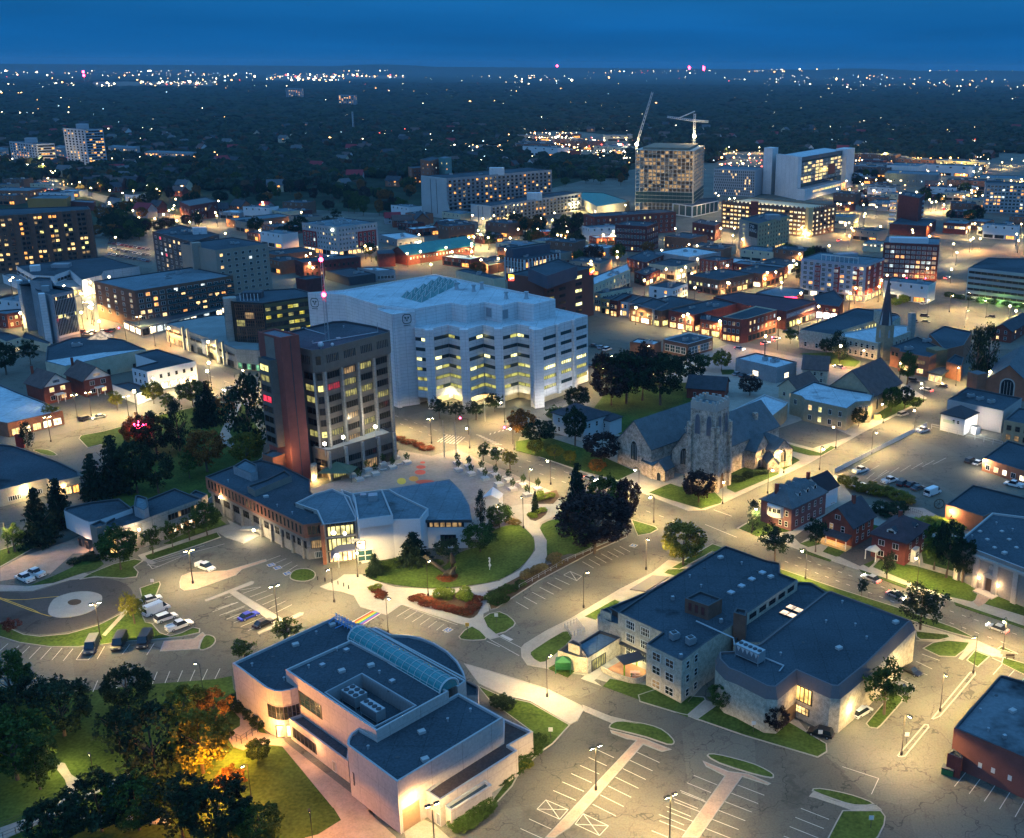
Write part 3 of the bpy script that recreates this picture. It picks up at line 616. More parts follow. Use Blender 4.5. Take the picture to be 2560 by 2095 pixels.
wi=inset(wl,-.25);b.add([(p.x,p.y,11.6) for p in wl]+[(p.x,p.y,11.6) for p in wi]+[(p.x,p.y,11.3) for p in wl]+[(p.x,p.y,11.3) for p in wi],[(i,i+4,(i+1)%4+4,(i+1)%4) for i in range(4)]+[(i+4,i+12,(i+1)%4+12,(i+1)%4+4) for i in range(4)]+[(i,(i+1)%4,(i+1)%4+8,i+8) for i in range(4)])
B.put(b,'plant_screen',[SCRN])
u=(wl[2]-wl[3]).normalized();n_=Vector((-u.y,u.x));b=MB()
for i in range(34):
    p=wl[3].lerp(wl[2],(i+.5)/34)-n_*.08;b.add([(p.x,p.y,8.8),(p.x+u.x*.18,p.y+u.y*.18,8.8),(p.x+u.x*.18,p.y+u.y*.18,11.2),(p.x,p.y,11.2)],[(0,1,2,3)])
B.put(b,'screen_slat',[STEEL])
ang=math.atan2(u.y,u.x)
def chiller(B,c,ang,sx,sy,h,z0,nx=3,ny=2,m=None):
    M=Matrix.Translation((c[0],c[1],z0))@Matrix.Rotation(ang,4,'Z');b=MB();m=m or STEEL
    for x in(-sx/2,sx/2-.15):
        for y in(-sy/2,sy/2-.15):b.box(x,y,0,x+.15,y+.15,.6,0,M)
    b.box(-sx/2,-sy/2,.5,sx/2,sy/2,h,0,M);b.box(-sx/2+.15,-sy/2-.01,.7,sx/2-.15,-sy/2,h-.25,1,M);b.box(-sx/2-.01,-sy/2+.15,.7,-sx/2,sy/2-.15,h-.25,1,M)
    u_=B.put(b,'rooftop_chiller',[m,mat('louvre_shadow',(.12,.14,.16),.6,.2)])  # darker grey louvre panels on two sides
    f=MB()
    for i in range(nx):
        for j in range(ny):
            cx_,cy_=-sx/2+sx*(i+.5)/nx,-sy/2+sy*(j+.5)/ny;r=min(sx/nx,sy/ny)*.4
            vs=[M@Vector((cx_+r*math.cos(t*math.pi/5),cy_+r*math.sin(t*math.pi/5),h+.12)) for t in range(10)];f.add(vs,[tuple(range(10))])
            f.add([M@Vector((cx_+r*math.cos(t*math.pi/5),cy_+r*math.sin(t*math.pi/5),h)) for t in range(10)]+vs,[(t,(t+1)%10,(t+1)%10+10,t+10) for t in range(10)])
    B.put(f,'fan',[DARKW],u_)
def put_child(B,b,name,m,par):return B.put(b,name,m,par)
chiller(B,V2('M1',1385,1020,10.2),ang,4.2,2.6,2.6,8.7);chiller(B,V2('M1',1580,1170,10.2),ang,4.8,1.9,2.6,8.7,4,1)
c_=B.mz('M1','88,665 200,745 300,820 380,880 450,930 530,962 610,966 700,950 780,925 832,903 900,700 1345,430 1400,300 1165,178',9.8,STUCP,cm=COPEL)
d_=B.mz('M1','690,1250 850,1195 1360,1440 1330,1600 1315,1712 1000,1480',4.4,STUCP,cm=COPEL)
# windows of the curved corner, in a ribbon
cv=[V2('M1',x,y,9.8) for x,y in((440,925),(485,945),(530,962),(570,966),(610,966),(655,960),(700,950),(740,938),(780,925))]
for p,q in zip(cv,cv[1:]):B.wins(p,q,[3.8],1,None,2.7,.05,.05,0,'q','d',GD,fill=1.,off=.02)
B.wins(V2('M1',560,964,9.8),V2('M1',640,962,9.8),[.1],1,3.2,2.6,.1,.1,1,'v','d',lits=[emat('entrance_glow',(1,.55,.16),5)],name='entrance_door')
lw=[V2('M1',690,1250,4.4),V2('M1',1000,1480,4.4),V2('M1',1315,1712,4.4)]
B.wins(lw[0],lw[1],[.9],1,8,2.1,.8,.8,0,'R','d',GD);B.wins(lw[1],lw[2],[.1],1,1.1,2.2,1,1,0,'p','w',CWALL,name='service_door')
B.wins(bp[0],bp[1],[6.3],1,7.5,2.9,9.0,22,0,'Q','d',GT)
B.wins(V2('E2',20,870,10),V2('E2',60,960,10),[2.8],1,1.4,2.4,0,0,0,'s','d',GD)
# loading door
s0,s1=V2('E2',327,1132,10),V2('E2',980,735,10)
t0,z0=wallpt('E2',368,1440,s0,s1);t1,z1=wallpt('E2',465,1262,s0,s1);dd=(s1-s0).normalized()
B.wins(s0+dd*t0,s0+dd*t1,[.15],1,abs(t1-t0),4.2,0,0,0,'n','d',mat('brown_loading_door',(.3,.19,.12),.6,.1),name='loading_door')
# drum, wings
B.mz('E2','60,195 160,178 700,480 752,508 700,545 660,530',9.9,STUCP,cm=COPEL)
B.mz('E2','168,186 195,176 290,222 400,226 480,243 560,275 640,325 700,385 738,450 753,505 735,490',9.6,STUCP,cm=COPEL)
B.mz('E2','700,545 752,505 830,545 825,600 700,600',6.0,STUCP,cm=COPE)
B.mz('E2','980,737 1165,822 1017,905 1072,938 590,1245 500,1185 700,1040 975,880',5.2,STUCP,mat('brown_gravel_roof',(.07,.05,.045),.95,.3),cm=COPEL)
B.mz('E2','622,1278 658,1312 912,1152 872,1117',3.8,STUCP,cm=COPEL)
B.wins(V2('E2',500,1185,5.2),V2('E2',590,1245,5.2),[.1],1,1.1,2.3,3,.5,0,'p','w',GREYW,name='service_door')
# barrel skylight
A0,A1=G('E2',82,232,11.2),G('E2',648,560,11.2);ax=(A1-A0);Ls=ax.length;ax.normalize();sd=Vector((-ax.y,ax.x,0));r=2.1;sg=10
SKG=mat('teal_skylight_glass',(.03,.20,.22),.18,.2,.4,2.,spec=.6)
b=MB();pr=lambda t,l,rr:A0+ax*l+sd*(rr*math.cos(t))+Vector((0,0,rr*math.sin(t)*.95))
b.add([pr(math.pi*i/sg,l,r) for l in(0,Ls) for i in range(sg+1)],[(i,i+1,i+sg+2,i+sg+1) for i in range(sg)]+[tuple(range(sg+1)),tuple(reversed(range(sg+1,2*sg+2)))])
sk=B.put(b,'barrel_skylight',[SKG])
b=MB();nr=15
for k in range(nr+1):b.tube([pr(math.pi*i/sg,Ls*k/nr,r+.05) for i in range(sg+1)],.07 if 0<k<nr else.22,4)
for i in range(1,sg,2):b.tube([pr(math.pi*i/sg,0,r+.05),pr(math.pi*i/sg,Ls,r+.05)],.045,4)
b.tube([pr(0,0,r),pr(0,Ls,r)],.18,4);b.tube([pr(math.pi,0,r),pr(math.pi,Ls,r)],.18,4)
B.put(b,'skylight_frame',[mat('pale_steel_ribs',(.5,.52,.52),.5,0)],sk)
for x,y in((1300,540),(1045,700),(1785,870)):B.cube(V2('M1',x,y,11.3),.9,.9,11.3,11.8,ang,STEEL,'roof_vent')
b=MB();BLS=mat('sky_blue_steel',(.12,.30,.60),.5,0)
q0,q1=V2('M1',1180,190,10.5),V2('M1',1400,300,10.5)
for i in range(8):
    p=q0.lerp(q1,i/7);b.tube([(p.x,p.y,9.4),(p.x+.3,p.y+.2,11.6)],.10,4);b.tube([(p.x,p.y,11.6),(p.x+1.0,p.y-.3,10.6)],.10,4)
for z in(9.9,10.9):b.tube([(q0.x,q0.y,z),(q1.x,q1.y,z)],.08,4)
for x0,y0,x1,y1 in((1170,200,1110,270),(1310,260,1180,320)):p,q=V2('M1',x0,y0,9.5),V2('M1',x1,y1,9.5);b.tube([(p.x,p.y,10.),(q.x,q.y,10.)],.1,4)
B.put(b,'rooftop_sign_frame',[BLS])
light(B.root((0,0)),Vector((*(V2('M1',590,966,9.8)+Vector((-1.5,-2.0))),3.4))-B.L,1500,(1,.55,.2),'POINT',.3)
dm=V2('E2',420,1270,4.4)
light(B.o,Vector((*(s0+dd*(t0+t1)/2+Vector((dd.y,-dd.x))*1.2),5.2))-B.L,900,(1,.55,.2),'POINT',.3)
light(B.o,Vector((*(lw[1]+Vector((-1.5,-1.2))),3.2))-B.L,500,(1,.5,.2),'POINT',.3)
B.fin()
# limestone hall
def mansard(B,top,z0,z1,out,wm,mm,rm):
    top=ccw(top);bot=inset(top,-out);n=len(top);b=MB()
    b.add([(p[0],p[1],0) for p in bot]+[(p[0],p[1],z0) for p in bot],[(i,(i+1)%n,(i+1)%n+n,i+n) for i in range(n)]);B.put(b,'wall',[wm])
    b=MB();b.add([(p[0],p[1],z0) for p in bot]+[(p[0],p[1],z1) for p in top],[(i,(i+1)%n,(i+1)%n+n,i+n) for i in range(n)])
    inn=inset(top,.3);b.add([(p[0],p[1],z1) for p in top]+[(p[0],p[1],z1) for p in inn]+[(p[0],p[1],z1-.4) for p in inn],[(i,(i+1)%n,(i+1)%n+n,i+n) for i in range(n)]+[(i+n,(i+1)%n+n,(i+1)%n+2*n,i+2*n) for i in range(n)])
    B.put(b,'fascia',[mm]);b=MB();b.add([(p[0],p[1],z1-.4) for p in inn],[tuple(range(n))]);B.put(b,'roof',[rm]);return bot
B=Bld('stone_hall','limestone block hall with wide dark flat roofs, rooftop chiller and yellow lit corner windows','hall')
ZA,ZB=9.4,9.6;CW=mat('taupe_metal_fascia',(.13,.115,.12),.6,.1)
up=PT('M4','765,785 1220,992 1058,1112 1425,1292',ZA)+PT('HS','150,1010 330,890 400,832 726,612 618,572 620,508 530,490 280,402',ZA) if 'HS' in REG else PT('M4','765,785 1220,992 1058,1112 1425,1292',ZA)+PT('H2','150,1010 330,890 400,832 726,612 618,572 620,508 530,490 280,402',ZA)
up+=PT('M4','1120,545',ZA);up=[Vector(p[:2]) for p in up];B.mass(up,ZA,STONE,RDARK)
B.mz('H2','330,1000 400,845 726,628 810,630 905,690 500,1000',7.2,STONE,RDARK)
top=[V2('E3',float(x),float(y),ZB) for x,y in(t.split(',') for t in '937,537 978,540 1150,400 1400,155 1425,135 1385,122 930,-46 905,-40 700,118 500,275 410,320 245,330 245,372 300,430 370,456 539,541 590,545 719,441'.split())]
bot=mansard(B,top,7.3,ZB,.8,STONE,CW,RDARK)
bt={}; # outline corners near the camera, by their pixel
def nearest(k,x,y,z):p=V2(k,x,y,z);return min(bot,key=lambda q:(q-p).length)
c1,c0,c2,c3,c4=nearest('E3',719,441,ZB),nearest('E3',590,545,ZB),nearest('E3',937,537,ZB),nearest('E3',978,540,ZB),nearest('E3',1400,155,ZB)
B.wins(c1,c2,[3.9],1,5.6,3.3,.4,6.2,1,'R','d',lits=[emat('hall_lit_glass',(1,.58,.14),1.7,sc_=.5)]);B.wins(c1,c2,[1.4],1,3.4,1.6,2.2,6.8,1,'q','d',lits=[LW])
B.wins(c0,c1,[.1],1,4.4,3.3,3.4,.5,0,'p','b',mat('brown_garage_door',(.16,.10,.06),.6,.1),name='garage_door')
B.wins(c3,c4,[3.4],1,7.0,3.4,5.5,24,1,'R','d',lits=[emat('hall_lit_glass',(1,.58,.14),1.7)]);B.wins(c3,c4,[.2],1,2.4,2.6,6,28,0,'v','d');B.wins(c3,c4,[.3],4,1.6,2.4,16,4,.3,'s','d')
for z in(.9,4.0,7.0):
    B.wins(V2('M4',1058,1112,ZA),V2('M4',1425,1292,ZA),[z-.3],2,2.3,1.8,1.0,1.4,.1,'g','w',lits=[LDIM]);B.wins(V2('M4',1425,1292,ZA),V2('H2',150,1010,ZA),[z-.2],2,1.2,1.7,.6,1.5,0,'s','w')
    B.wins(V2('M4',765,785,ZA),V2('M4',1220,992,ZA),[z-.3],2,2.6,1.9,1.5,2.5,.3,'q','w',lits=[LDIM,LYD])
B.wins(V2('H2',400,832,ZA),V2('H2',726,612,ZA),[7.6],5,2.6,1.1,1.2,1,.25,'q','d',lits=[LW])
# playground wing and link
B.mz('M4','345,1108 575,972 792,1046 452,1258',4.0,STONE,RBLUE);B.mz('M4','143,1180 252,1100 372,1120 380,1200 452,1258 345,1245 ',3.7,STONE,RDARK)
B.mz('M4','250,1098 300,1070 388,1112 372,1142',5.2,STONE,RDARK);B.mz('M4','583,760 650,735 702,772 690,800',8.3,STONE,RDARK)
B.mz('M4','553,812 590,775 765,785 900,700 780,910 680,885 ',6.6,STONE,RDARK);B.mz('M4','672,735 1120,545 1160,600 765,790',7.4,BRICKB,RDARK)
B.wins(V2('M4',452,1258,4.0),V2('M4',792,1046,4.0),[.2],1,4.6,2.6,3.8,7.6,1,'R','d',lits=[LYD])
B.block([V2('M4',x,y,2.9) for x,y in((775,1110),(800,1085),(1075,1215),(1058,1232))],2.7,3.0,COPE,'entrance_canopy')
B.block([V2('M4',x,y,3.2) for x,y in((888,548),(1120,405),(1290,420),(1050,570))],3.0,3.25,CW,'side_canopy')
ph=B.mz('M4','1458,640 1700,722 1842,645 1612,562',12.2,BRICKB,RDARK)
B.wins(V2('M4',1458,640,12.2),V2('M4',1700,722,12.2),[9.6],3,.9,2.0,.5,.5,0,'p','b',BRICKM,name='plant_room_door')
B.mz('H2','330,815 405,838 415,800 345,785',12.6,BRICKB,RDARK,name='chimney',rname='chimney_cap')
for x,y in((1345,1010),(1515,1060)):hvac(B,V2('M4',x,y,10.2),.6,(1.6,1.4,1.6),9.0)
for x,y in((1330,650),(1830,885),(1415,1250)):B.cube(V2('M4',x,y,9.2),.6,.6,9.0,9.9,.3,STEEL,'roof_vent')
ua=(c2-c1).normalized();aa=math.atan2(ua.y,ua.x)
chiller(B,V2('E3',432,345,10.3),aa,5.6,2.3,2.7,9.2,5,1)
def vframe():
    b=MB();c=V2('E3',432,345,10.3);M=Matrix.Translation((c[0],c[1],9.2))@Matrix.Rotation(aa,4,'Z')
    for i in range(5):x=-2.4+i*1.05;b.add([M@Vector(p) for p in((x,-1.17,2.5),(x+.9,-1.17,2.5),(x+.45,-1.17,1.5))],[(0,1,2)])
    return b
B.put(vframe(),'chiller_coils',[mat('pale_coil',(.5,.5,.5),.6,0)])
for pts in(('E3',((100,140),(330,245),(335,290))),('E3',((505,360),(640,415),(612,450)))):
    b=MB();q=[G(pts[0],x,y,9.6) for x,y in pts[1]];b.tube([(p.x,p.y,9.6) for p in q],.16,5);B.put(b,'roof_pipe',[STEEL])
SKL=emat('lit_rooflight',(1,.72,.45),1.1)
for x,y in((645,815),(685,782),(690,832),(730,800)):
    c=V2('H2',x,y,7.2);b=MB();M=Matrix.Translation((c.x,c.y,6.72))@Matrix.Rotation(aa,4,'Z');b.box(-.85,-.85,0,.85,.85,.5,0,M);b.m[1]=1;B.put(b,'rooflight',[COPE,SKL])
for x,y in((315,690),(380,650),(443,608),(508,568)):B.cube(V2('H2',x,y,9.1),1.3,1.3,8.9,9.25,aa,COPEL,'rooflight',mat('pale_dome',(.35,.4,.45),.4,0))
for(k,x,y,z,pw) in(('M4',680,1240,3.0,420),('M4',500,1350,3.0,300),('M4',950,1190,2.5,500),('M4',1040,1290,2.5,350)):
    c=V2(k,x,y,z);light(B.root((0,0)),Vector((c.x,c.y-.6,z-.3))-B.L,pw,(1,.85,.4),'POINT',.2)
c=c3+Vector((3.5,2.0));light(B.o,Vector((c.x,c.y,3.5))-B.L,900,(1,.75,.3),'POINT',.3);c=c3.lerp(c4,.75)+Vector((2.5,-2));light(B.o,Vector((c.x,c.y,4))-B.L,1200,(1,.8,.35),'POINT',.3)
c=c1+Vector((0,-3));light(B.o,Vector((c.x,c.y,5.5))-B.L,250,(1,.6,.2),'POINT',.3)
B.fin()
def ridge_xy(k,p0,p1,zr,hw):
    a,c=V2(k,*p0,zr),V2(k,*p1,zr);d=(c-a).normalized();n=Vector((-d.y,d.x));return a,c,d,n
def rgable(B,k,p0,p1,zr,z0,hw,wm,rm,eave=.5,gm=None,zb=0,ext=(0,0),**kw):
    """gabled block from the two ends of its ridge; returns near-side corners a (first end) and c"""
    a,c,d,n=ridge_xy(k,p0,p1,zr,hw);a=a-d*ext[0];c=c+d*ext[1]
    if n.y>0:n=-n # n points to the camera
    N,R,Lf=a+n*hw,c+n*hw,a-n*hw
    if(R-N).cross(Lf-N) if hasattr(Vector,'cross2') else(R.x-N.x)*(Lf.y-N.y)-(R.y-N.y)*(Lf.x-N.x)<0:N,R,Lf=R,N,c-n*hw
    gable(B,N,R,Lf,z0,zr,wm,rm,eave,'u',gm,zb=zb,**kw);return a+n*hw,c+n*hw,a-n*hw,d,n
# long brick civic hall with glass atrium and wavy wing
B=Bld('civic_hall','long brick-topped civic hall with narrow slot windows and a lit glass atrium at its end','hall')
tp=[V2('M2',float(x),float(y),10) for x,y in(t.split(',') for t in '55,300 1095,812 1300,785 1245,655 1190,668 1010,580 1205,487 1165,440 1165,330 870,180 650,120 350,185'.split())]
b=MB();q=ccw(tp);i0=inset(q,.3);b.wallring(q,i0,6.4,10,9.5,0,1);n=len(q);b.add([(p[0],p[1],6.4) for p in q],[tuple(reversed(range(n)))],0);B.put(b,'upper_wall',[BRICKO,COPE])
b=MB();b.add([(p[0],p[1],9.5) for p in i0],[tuple(range(n))]);B.put(b,'roof',[RDARK])
lo=inset(q,1.0);b=MB();b.prism(lo,0,5.6);B.put(b,'lower_wall',[CWALL]);bd=inset(q,.25);b=MB();b.prism(bd,5.4,6.4,bottom=True);B.put(b,'concrete_band',[CBROWN])
p0,p1,p2=tp[0],tp[1],tp[2];B.wins(p0,p1,[7.1],26,.75,2.3,.8,.6,0,'n','d',GD);B.wins(p1,p2,[7.1],3,.9,2.3,.8,.6,0,'n','d',GD)
d01=(p1-p0).normalized();nn=Vector((d01.y,-d01.x));B.wins(p0-nn*.95,p1-nn*.95,[2.9],9,None,2.3,1,.4,.0,'q','d',GB,fill=.8)
B.wins(p1+Vector((.2,.95)),p2+Vector((0,.95)),[2.9],1,None,2.3,.8,.4,1,'R','d',fill=.95,lits=[LDIM]);B.wins(p1+Vector((.2,.95)),p2+Vector((0,.95)),[.3],1,None,1.7,1.5,.2,0,'R','w',GT,fill=.95)
for i in range(10):
    c=p0.lerp(p1,.04+.955*i/9.4)-nn*.6;B.cube(c,.7,.5,0,5.4,math.atan2(d01.y,d01.x),CWALL,'pillar')
sc_=B.mz('M2','500,400 580,450 970,290 900,230 700,330',11.3,CBROWN,RDARK,name='plant_screen',rname='screen_roof')
B.mz('M2','350,190 480,110 600,170 610,250 540,270',11.8,GREYW,RBLUE,name='plant_room_wall',rname='plant_room_roof')
# atrium
at=B.mz('M2','1305,808 1655,770 1660,690 1590,512 1405,425 1200,485 1010,580 1240,660',10.6,CWALL,RBLUE,cm=COPEL)
f0,f1=V2('M2',1312,808,10.6),V2('M2',1655,770,10.6);ATR=emat('atrium_lit_glass',(1,.86,.32),1.0,sc_=.5)
B.wins(f0,f1,[7.2],1,None,2.7,.3,.3,1,'R','d',fill=.98,lits=[ATR]);B.wins(f0,f1,[9.95],1,None,.55,.3,.3,0,'R','d',GD,fill=.98);B.wins(f0,f1,[3.4],1,None,3.2,.3,.3,1,'R','d',fill=.98,lits=[ATR]);B.wins(f0,f1,[.2],1,None,2.9,.3,.3,1,'R','d',fill=.98,lits=[emat('atrium_door_glow',(1,.62,.25),2.2)])
fd=(f1-f0).normalized();fn=Vector((fd.y,-fd.x))
for t in(.25,.3,.62):
    c=f0.lerp(f1,t)-fn*-.25;b=MB();b.ball((c.x,c.y,8.6-t*1.5),.45);B.put(b,'globe_light',[emat('atrium_globe',(1,.95,.7),5,False)])
b=MB();c0,c1=f0.lerp(f1,.42),f0.lerp(f1,1.03)
for s_ in range(6):
    t0_,t1_=s_/6,(s_+1)/6;g_=lambda t:(4.4 if t>.35 else 4.4-(1-t/.35)**2*1.9)
    e0,e1=f0.lerp(f1,.12+.9*t0_),f0.lerp(f1,.12+.9*t1_);o_=fn*3.4
    b.add([(e0.x,e0.y,g_(t0_)),(e1.x,e1.y,g_(t1_)),(e1.x+o_.x,e1.y+o_.y,g_(t1_)-.2),(e0.x+o_.x,e0.y+o_.y,g_(t0_)-.2)]+[(e0.x,e0.y,g_(t0_)+.3),(e1.x,e1.y,g_(t1_)+.3),(e1.x+o_.x,e1.y+o_.y,g_(t1_)+.1),(e0.x+o_.x,e0.y+o_.y,g_(t0_)+.1)],[(3,2,1,0),(4,5,6,7),(2,3,7,6),(0,1,5,4),(1,2,6,5),(3,0,4,7)])
B.put(b,'entrance_canopy',[mat('violet_metal_canopy',(.12,.13,.22),.4,0,metal=.3)])
for t in(.35,.95):
    c=f0.lerp(f1,t)+fn*3.2;b=MB();b.tube([(c.x,c.y,0),(c.x,c.y,4)],.15,6);B.put(b,'canopy_post',[STEEL])
    b=MB();b.ball((c.x,c.y-.5,3.6),.3);B.put(b,'wall_lamp',[emat('lamp_glow',(1,.8,.45),25,False)]);light(B.o,Vector((c.x,c.y-.9,3.3))-B.L,900,(1,.72,.34),'POINT',.25)
b=MB();c=V2('M2',1315,808,10.6)-fd*.5;B.cube(c,.8,.8,0,10.4,0,BRICKO,'brick_pier')
for x,y in((570,870),(215,520)):
    c=V2('M2',x,y,3.0 if x>300 else 6.);z=3.0 if x>300 else 6.
    b=MB();b.ball((c.x,c.y,z),.35);B.put(b,'wall_lamp',[emat('lamp_glow',(1,.8,.45),25,False)]);light(B.o,Vector((c.x,c.y-.8,z))-B.L,1600 if x>300 else 600,(1,.78,.42),'POINT',.25)
b=MB();c=G('M2',545,860,2.2);b.box(c.x-2.8,c.y-.8,2.2,c.x+2.4,c.y+1.4,2.5);b.m[0]=1;B.put(b,'porch_roof',[CWALL,emat('porch_glow',(1,.85,.55),6,False)])
# wavy wing
WST=mat('white_stucco',(.62,.62,.64),.9,.06)
B.mz('C2','92,522 300,490 470,485 520,420 330,330 280,300 50,325 -20,300',10.4,WST,RBLUE,cm=COPEL)
B.mz('C2','62,352 85,490 302,462 235,302 50,330',12.2,WST,RBLUE,cm=COPEL,z0=9.8)
B.cube(V2('C2',180,370,11.6),2.2,2.2,11.4,13.2,.2,STEEL);B.cube(V2('C2',120,350,11.6),1.5,1.5,11.4,12.4,.2,STEEL)
wr=[V2('C2',float(x),float(y),8.4) for x,y in(t.split(',') for t in '470,492 788,490 772,400 722,310 652,240 270,300 330,330'.split())]
ww=ccw(inset(ccw(wr),1.2));b=MB();b.prism(ww,0,7.6);B.put(b,'wall',[WST]);b=MB();b.prism(ccw(wr),7.6,8.4,1,0,bottom=True);B.put(b,'roof',[RBLUE,COPE])
e0,e1=min(ww,key=lambda p:(p-wr[0]).length),min(ww,key=lambda p:(p-wr[1]).length)
B.wins(e0,e1,[5.9],1,None,1.4,.5,.5,1,'R','d',fill=.95,lits=[LDIM]);B.wins(e0,e1,[.8],1,4,3,4,3,0,'q','d',GD)
g0,g1=V2('C2',92,522,10.4),V2('C2',470,485,10.4)
B.wins(g0,g1,[3.8],1,2.2,2.4,1.4,16,1,'v','d',lits=[LB]);B.wins(g0,g1,[.6],1,4.0,3.0,1.6,14.5,0,'g','w',GT);B.wins(g0,g1,[6.0],1,2.6,.8,.4,18,0,'R','w',GREYW)
B.fin()
# low office with rounded corner
B=Bld('curved_office','low office with rounded white corner, brown stair tower and lit ground floor by turning circle','office building')
a_=B.mz('M3','98,480 110,452 150,438 450,372 800,330 965,455 560,600 470,622 420,628 350,605',8.2,mat('white_stucco',(.6,.6,.6)),RDARK,cm=COPE,z0=3.2)
B.mz('M3','150,500 360,430 800,380 940,470 470,610 ',3.2,CREAM,RDARK)
B.mz('M3','425,665 505,700 622,660 640,640 560,600',8.4,CBROWN,RDARK)
m_=B.mz('M3','590,745 960,650 1835,330 1700,280 1500,200 1000,400 620,640',7.4,CWALL,RDARK,cm=COPE)
B.mz('M3','1835,330 1910,275 1760,220 1690,270',7.6,CBROWN,RDARK);B.mz('M3','980,430 1000,300 1040,285 1150,320 1165,440 1110,480',9.6,GREYW,RBLUE,name='plant_room_wall',rname='plant_room_roof')
p,q=V2('M3',590,745,7.4),V2('M3',960,650,7.4);r_=V2('M3',1835,330,7.4)
B.wins(p,q,[.6],1,None,6.0,.6,.4,1,'Q','d',fill=.96,lits=[emat('stair_lit_glass',(1,.6,.18),1.1)]);B.wins(q,r_,[4.6],10,None,1.6,10,.6,.3,'p','b',GB,fill=.9,lits=[LDIM]);B.wins(q,r_,[1.0],8,None,1.7,9.5,1,.85,'v','w',fill=.85,lits=[LW,LO,LB])
B.wins(q,r_,[.3],1,7.5,6.4,1.2,24,0,'n','b',CBROWN,name='blank_panel')
pn=V2('M3',350,745,6.)
d_=(V2('M3',420,628,8.2)-V2('M3',98,480,8.2)).normalized();w0=V2('M3',98,480,8.2)
t0,z0=wallpt('M3',295,690,w0,w0+d_);t1,z1=wallpt('M3',415,735,w0,w0+d_)
B.wins(w0+d_*t0,w0+d_*t1,[z0-2.0],1,None,2.0,0,0,0,'n','b',mat('violet_sign_panel',(.16,.12,.17),.6,0),fill=1,name='sign_panel')
c=V2('M3',300,900,1.5);B.wins(V2('M3',240,770,3.2),V2('M3',460,860,3.2),[.1],2,1.2,2.2,.3,1.5,0,'v','b',name='door')
L0=B.o;c=q+Vector((1.6,-1.5));b=MB();b.ball((c.x+.4,c.y+.6,6.2),.3);B.put(b,'wall_lamp',[emat('lamp_glow',(1,.8,.45),25,False)]);light(L0,Vector((c.x+.4,c.y,5.9))-B.L,1100,(1,.78,.45),'POINT',.25)
c=V2('M3',400,850,2.6);light(L0,Vector((c.x,c.y-1.5,2.4))-B.L,260,(1,.6,.35),'POINT',.25)
B.fin()
# civic tower
B=Bld('civic_tower','brown concrete office tower with tall red brick lift shaft beside the plaza','tower')
TC=mat('exposed_concrete',(.165,.135,.11),.9,.14,.5,3.);BRT=mat('lift_shaft_brick',(.24,.075,.06),.9,.12,.5,4.)
mt=ccw([V2('T',float(x),float(y),39.2) for x,y in(t.split(',') for t in '560,335 690,367 800,357 1440,190 1445,175 1290,130 1010,80 900,85 460,185'.split())])
core=inset(mt,1.0);b=MB();b.prism(core,0,33);B.put(b,'wall',[TC]);b=MB();i0=inset(mt,.4);b.wallring(mt,i0,32.4,39.2,38.6,0,1);b.add([(p[0],p[1],32.4) for p in mt],[tuple(reversed(range(len(mt))))]);B.put(b,'upper_fascia',[TC,COPE])
b=MB();b.add([(p[0],p[1],38.6) for p in i0],[tuple(range(len(i0)))]);B.put(b,'roof',[RDARK])
pt=lambda x,y:V2('T',x,y,39.2)
A_,N_1,N_2,E_=pt(560,335),pt(690,367),pt(800,357),pt(1440,190)
nc=lambda p:min(core,key=lambda q:(q-p).length)
cA,c1_,c2_,cE=nc(A_),nc(N_1),nc(N_2),nc(E_)
for k_,(lA,lB) in enumerate(((A_,N_1),(N_1,N_2))):B.wins(lA,lB,[34.6],5,.22,2.6,.9,.9,0,'n','d',GD,name='slot_window')
for k_ in range(4):
    a,c=N_2.lerp(E_,k_/4),N_2.lerp(E_,(k_+1)/4);B.wins(a,c,[34.8],7,.3,2.4,.9,.9,.02,'n','d',GD,name='slot_window')
for f in range(7):
    z=29.6-3.55*f;lp=(.35,.3,.22,.05,.1,.25,.05)[f]
    for k_ in range(4):
        a,c=c2_.lerp(cE,k_/4),c2_.lerp(cE,(k_+1)/4);lits=[LYD,LDIM,LYD] if f!=1 or k_ else[emat('dull_red_window',(1,.06,.1),.3)]
        B.wins(a,c,[z],1,None,2.05,.45,.45,min(1,lp*(1.9 if k_<3 else.5)),'R','d',GB,fill=1.,lits=lits)
    B.wins(c1_,c2_,[z],1,None,2.05,.3,.3,(.1,.9,.1,0,0,.9,0)[f],'v','d',GB,fill=1.,lits=[LY]);B.wins(cA,c1_,[z],1,None,2.05,.2,.3,(.9,.8,.3,0,0,.6,0)[f],'v','d',GB,fill=1.,lits=[LY,LYD])
for k_ in range(5):
    c=c2_.lerp(cE,k_/4);dE=(cE-c2_).normalized();o_=Vector((dE.y,-dE.x));c=c+o_*.45;B.cube(c,.75,1.0,0,32.4,math.atan2(dE.y,dE.x),CWALL,'column')
c=c1_+Vector((-.3,-.4));B.cube(c,.6,.6,0,32.4,.4,CWALL,'column')
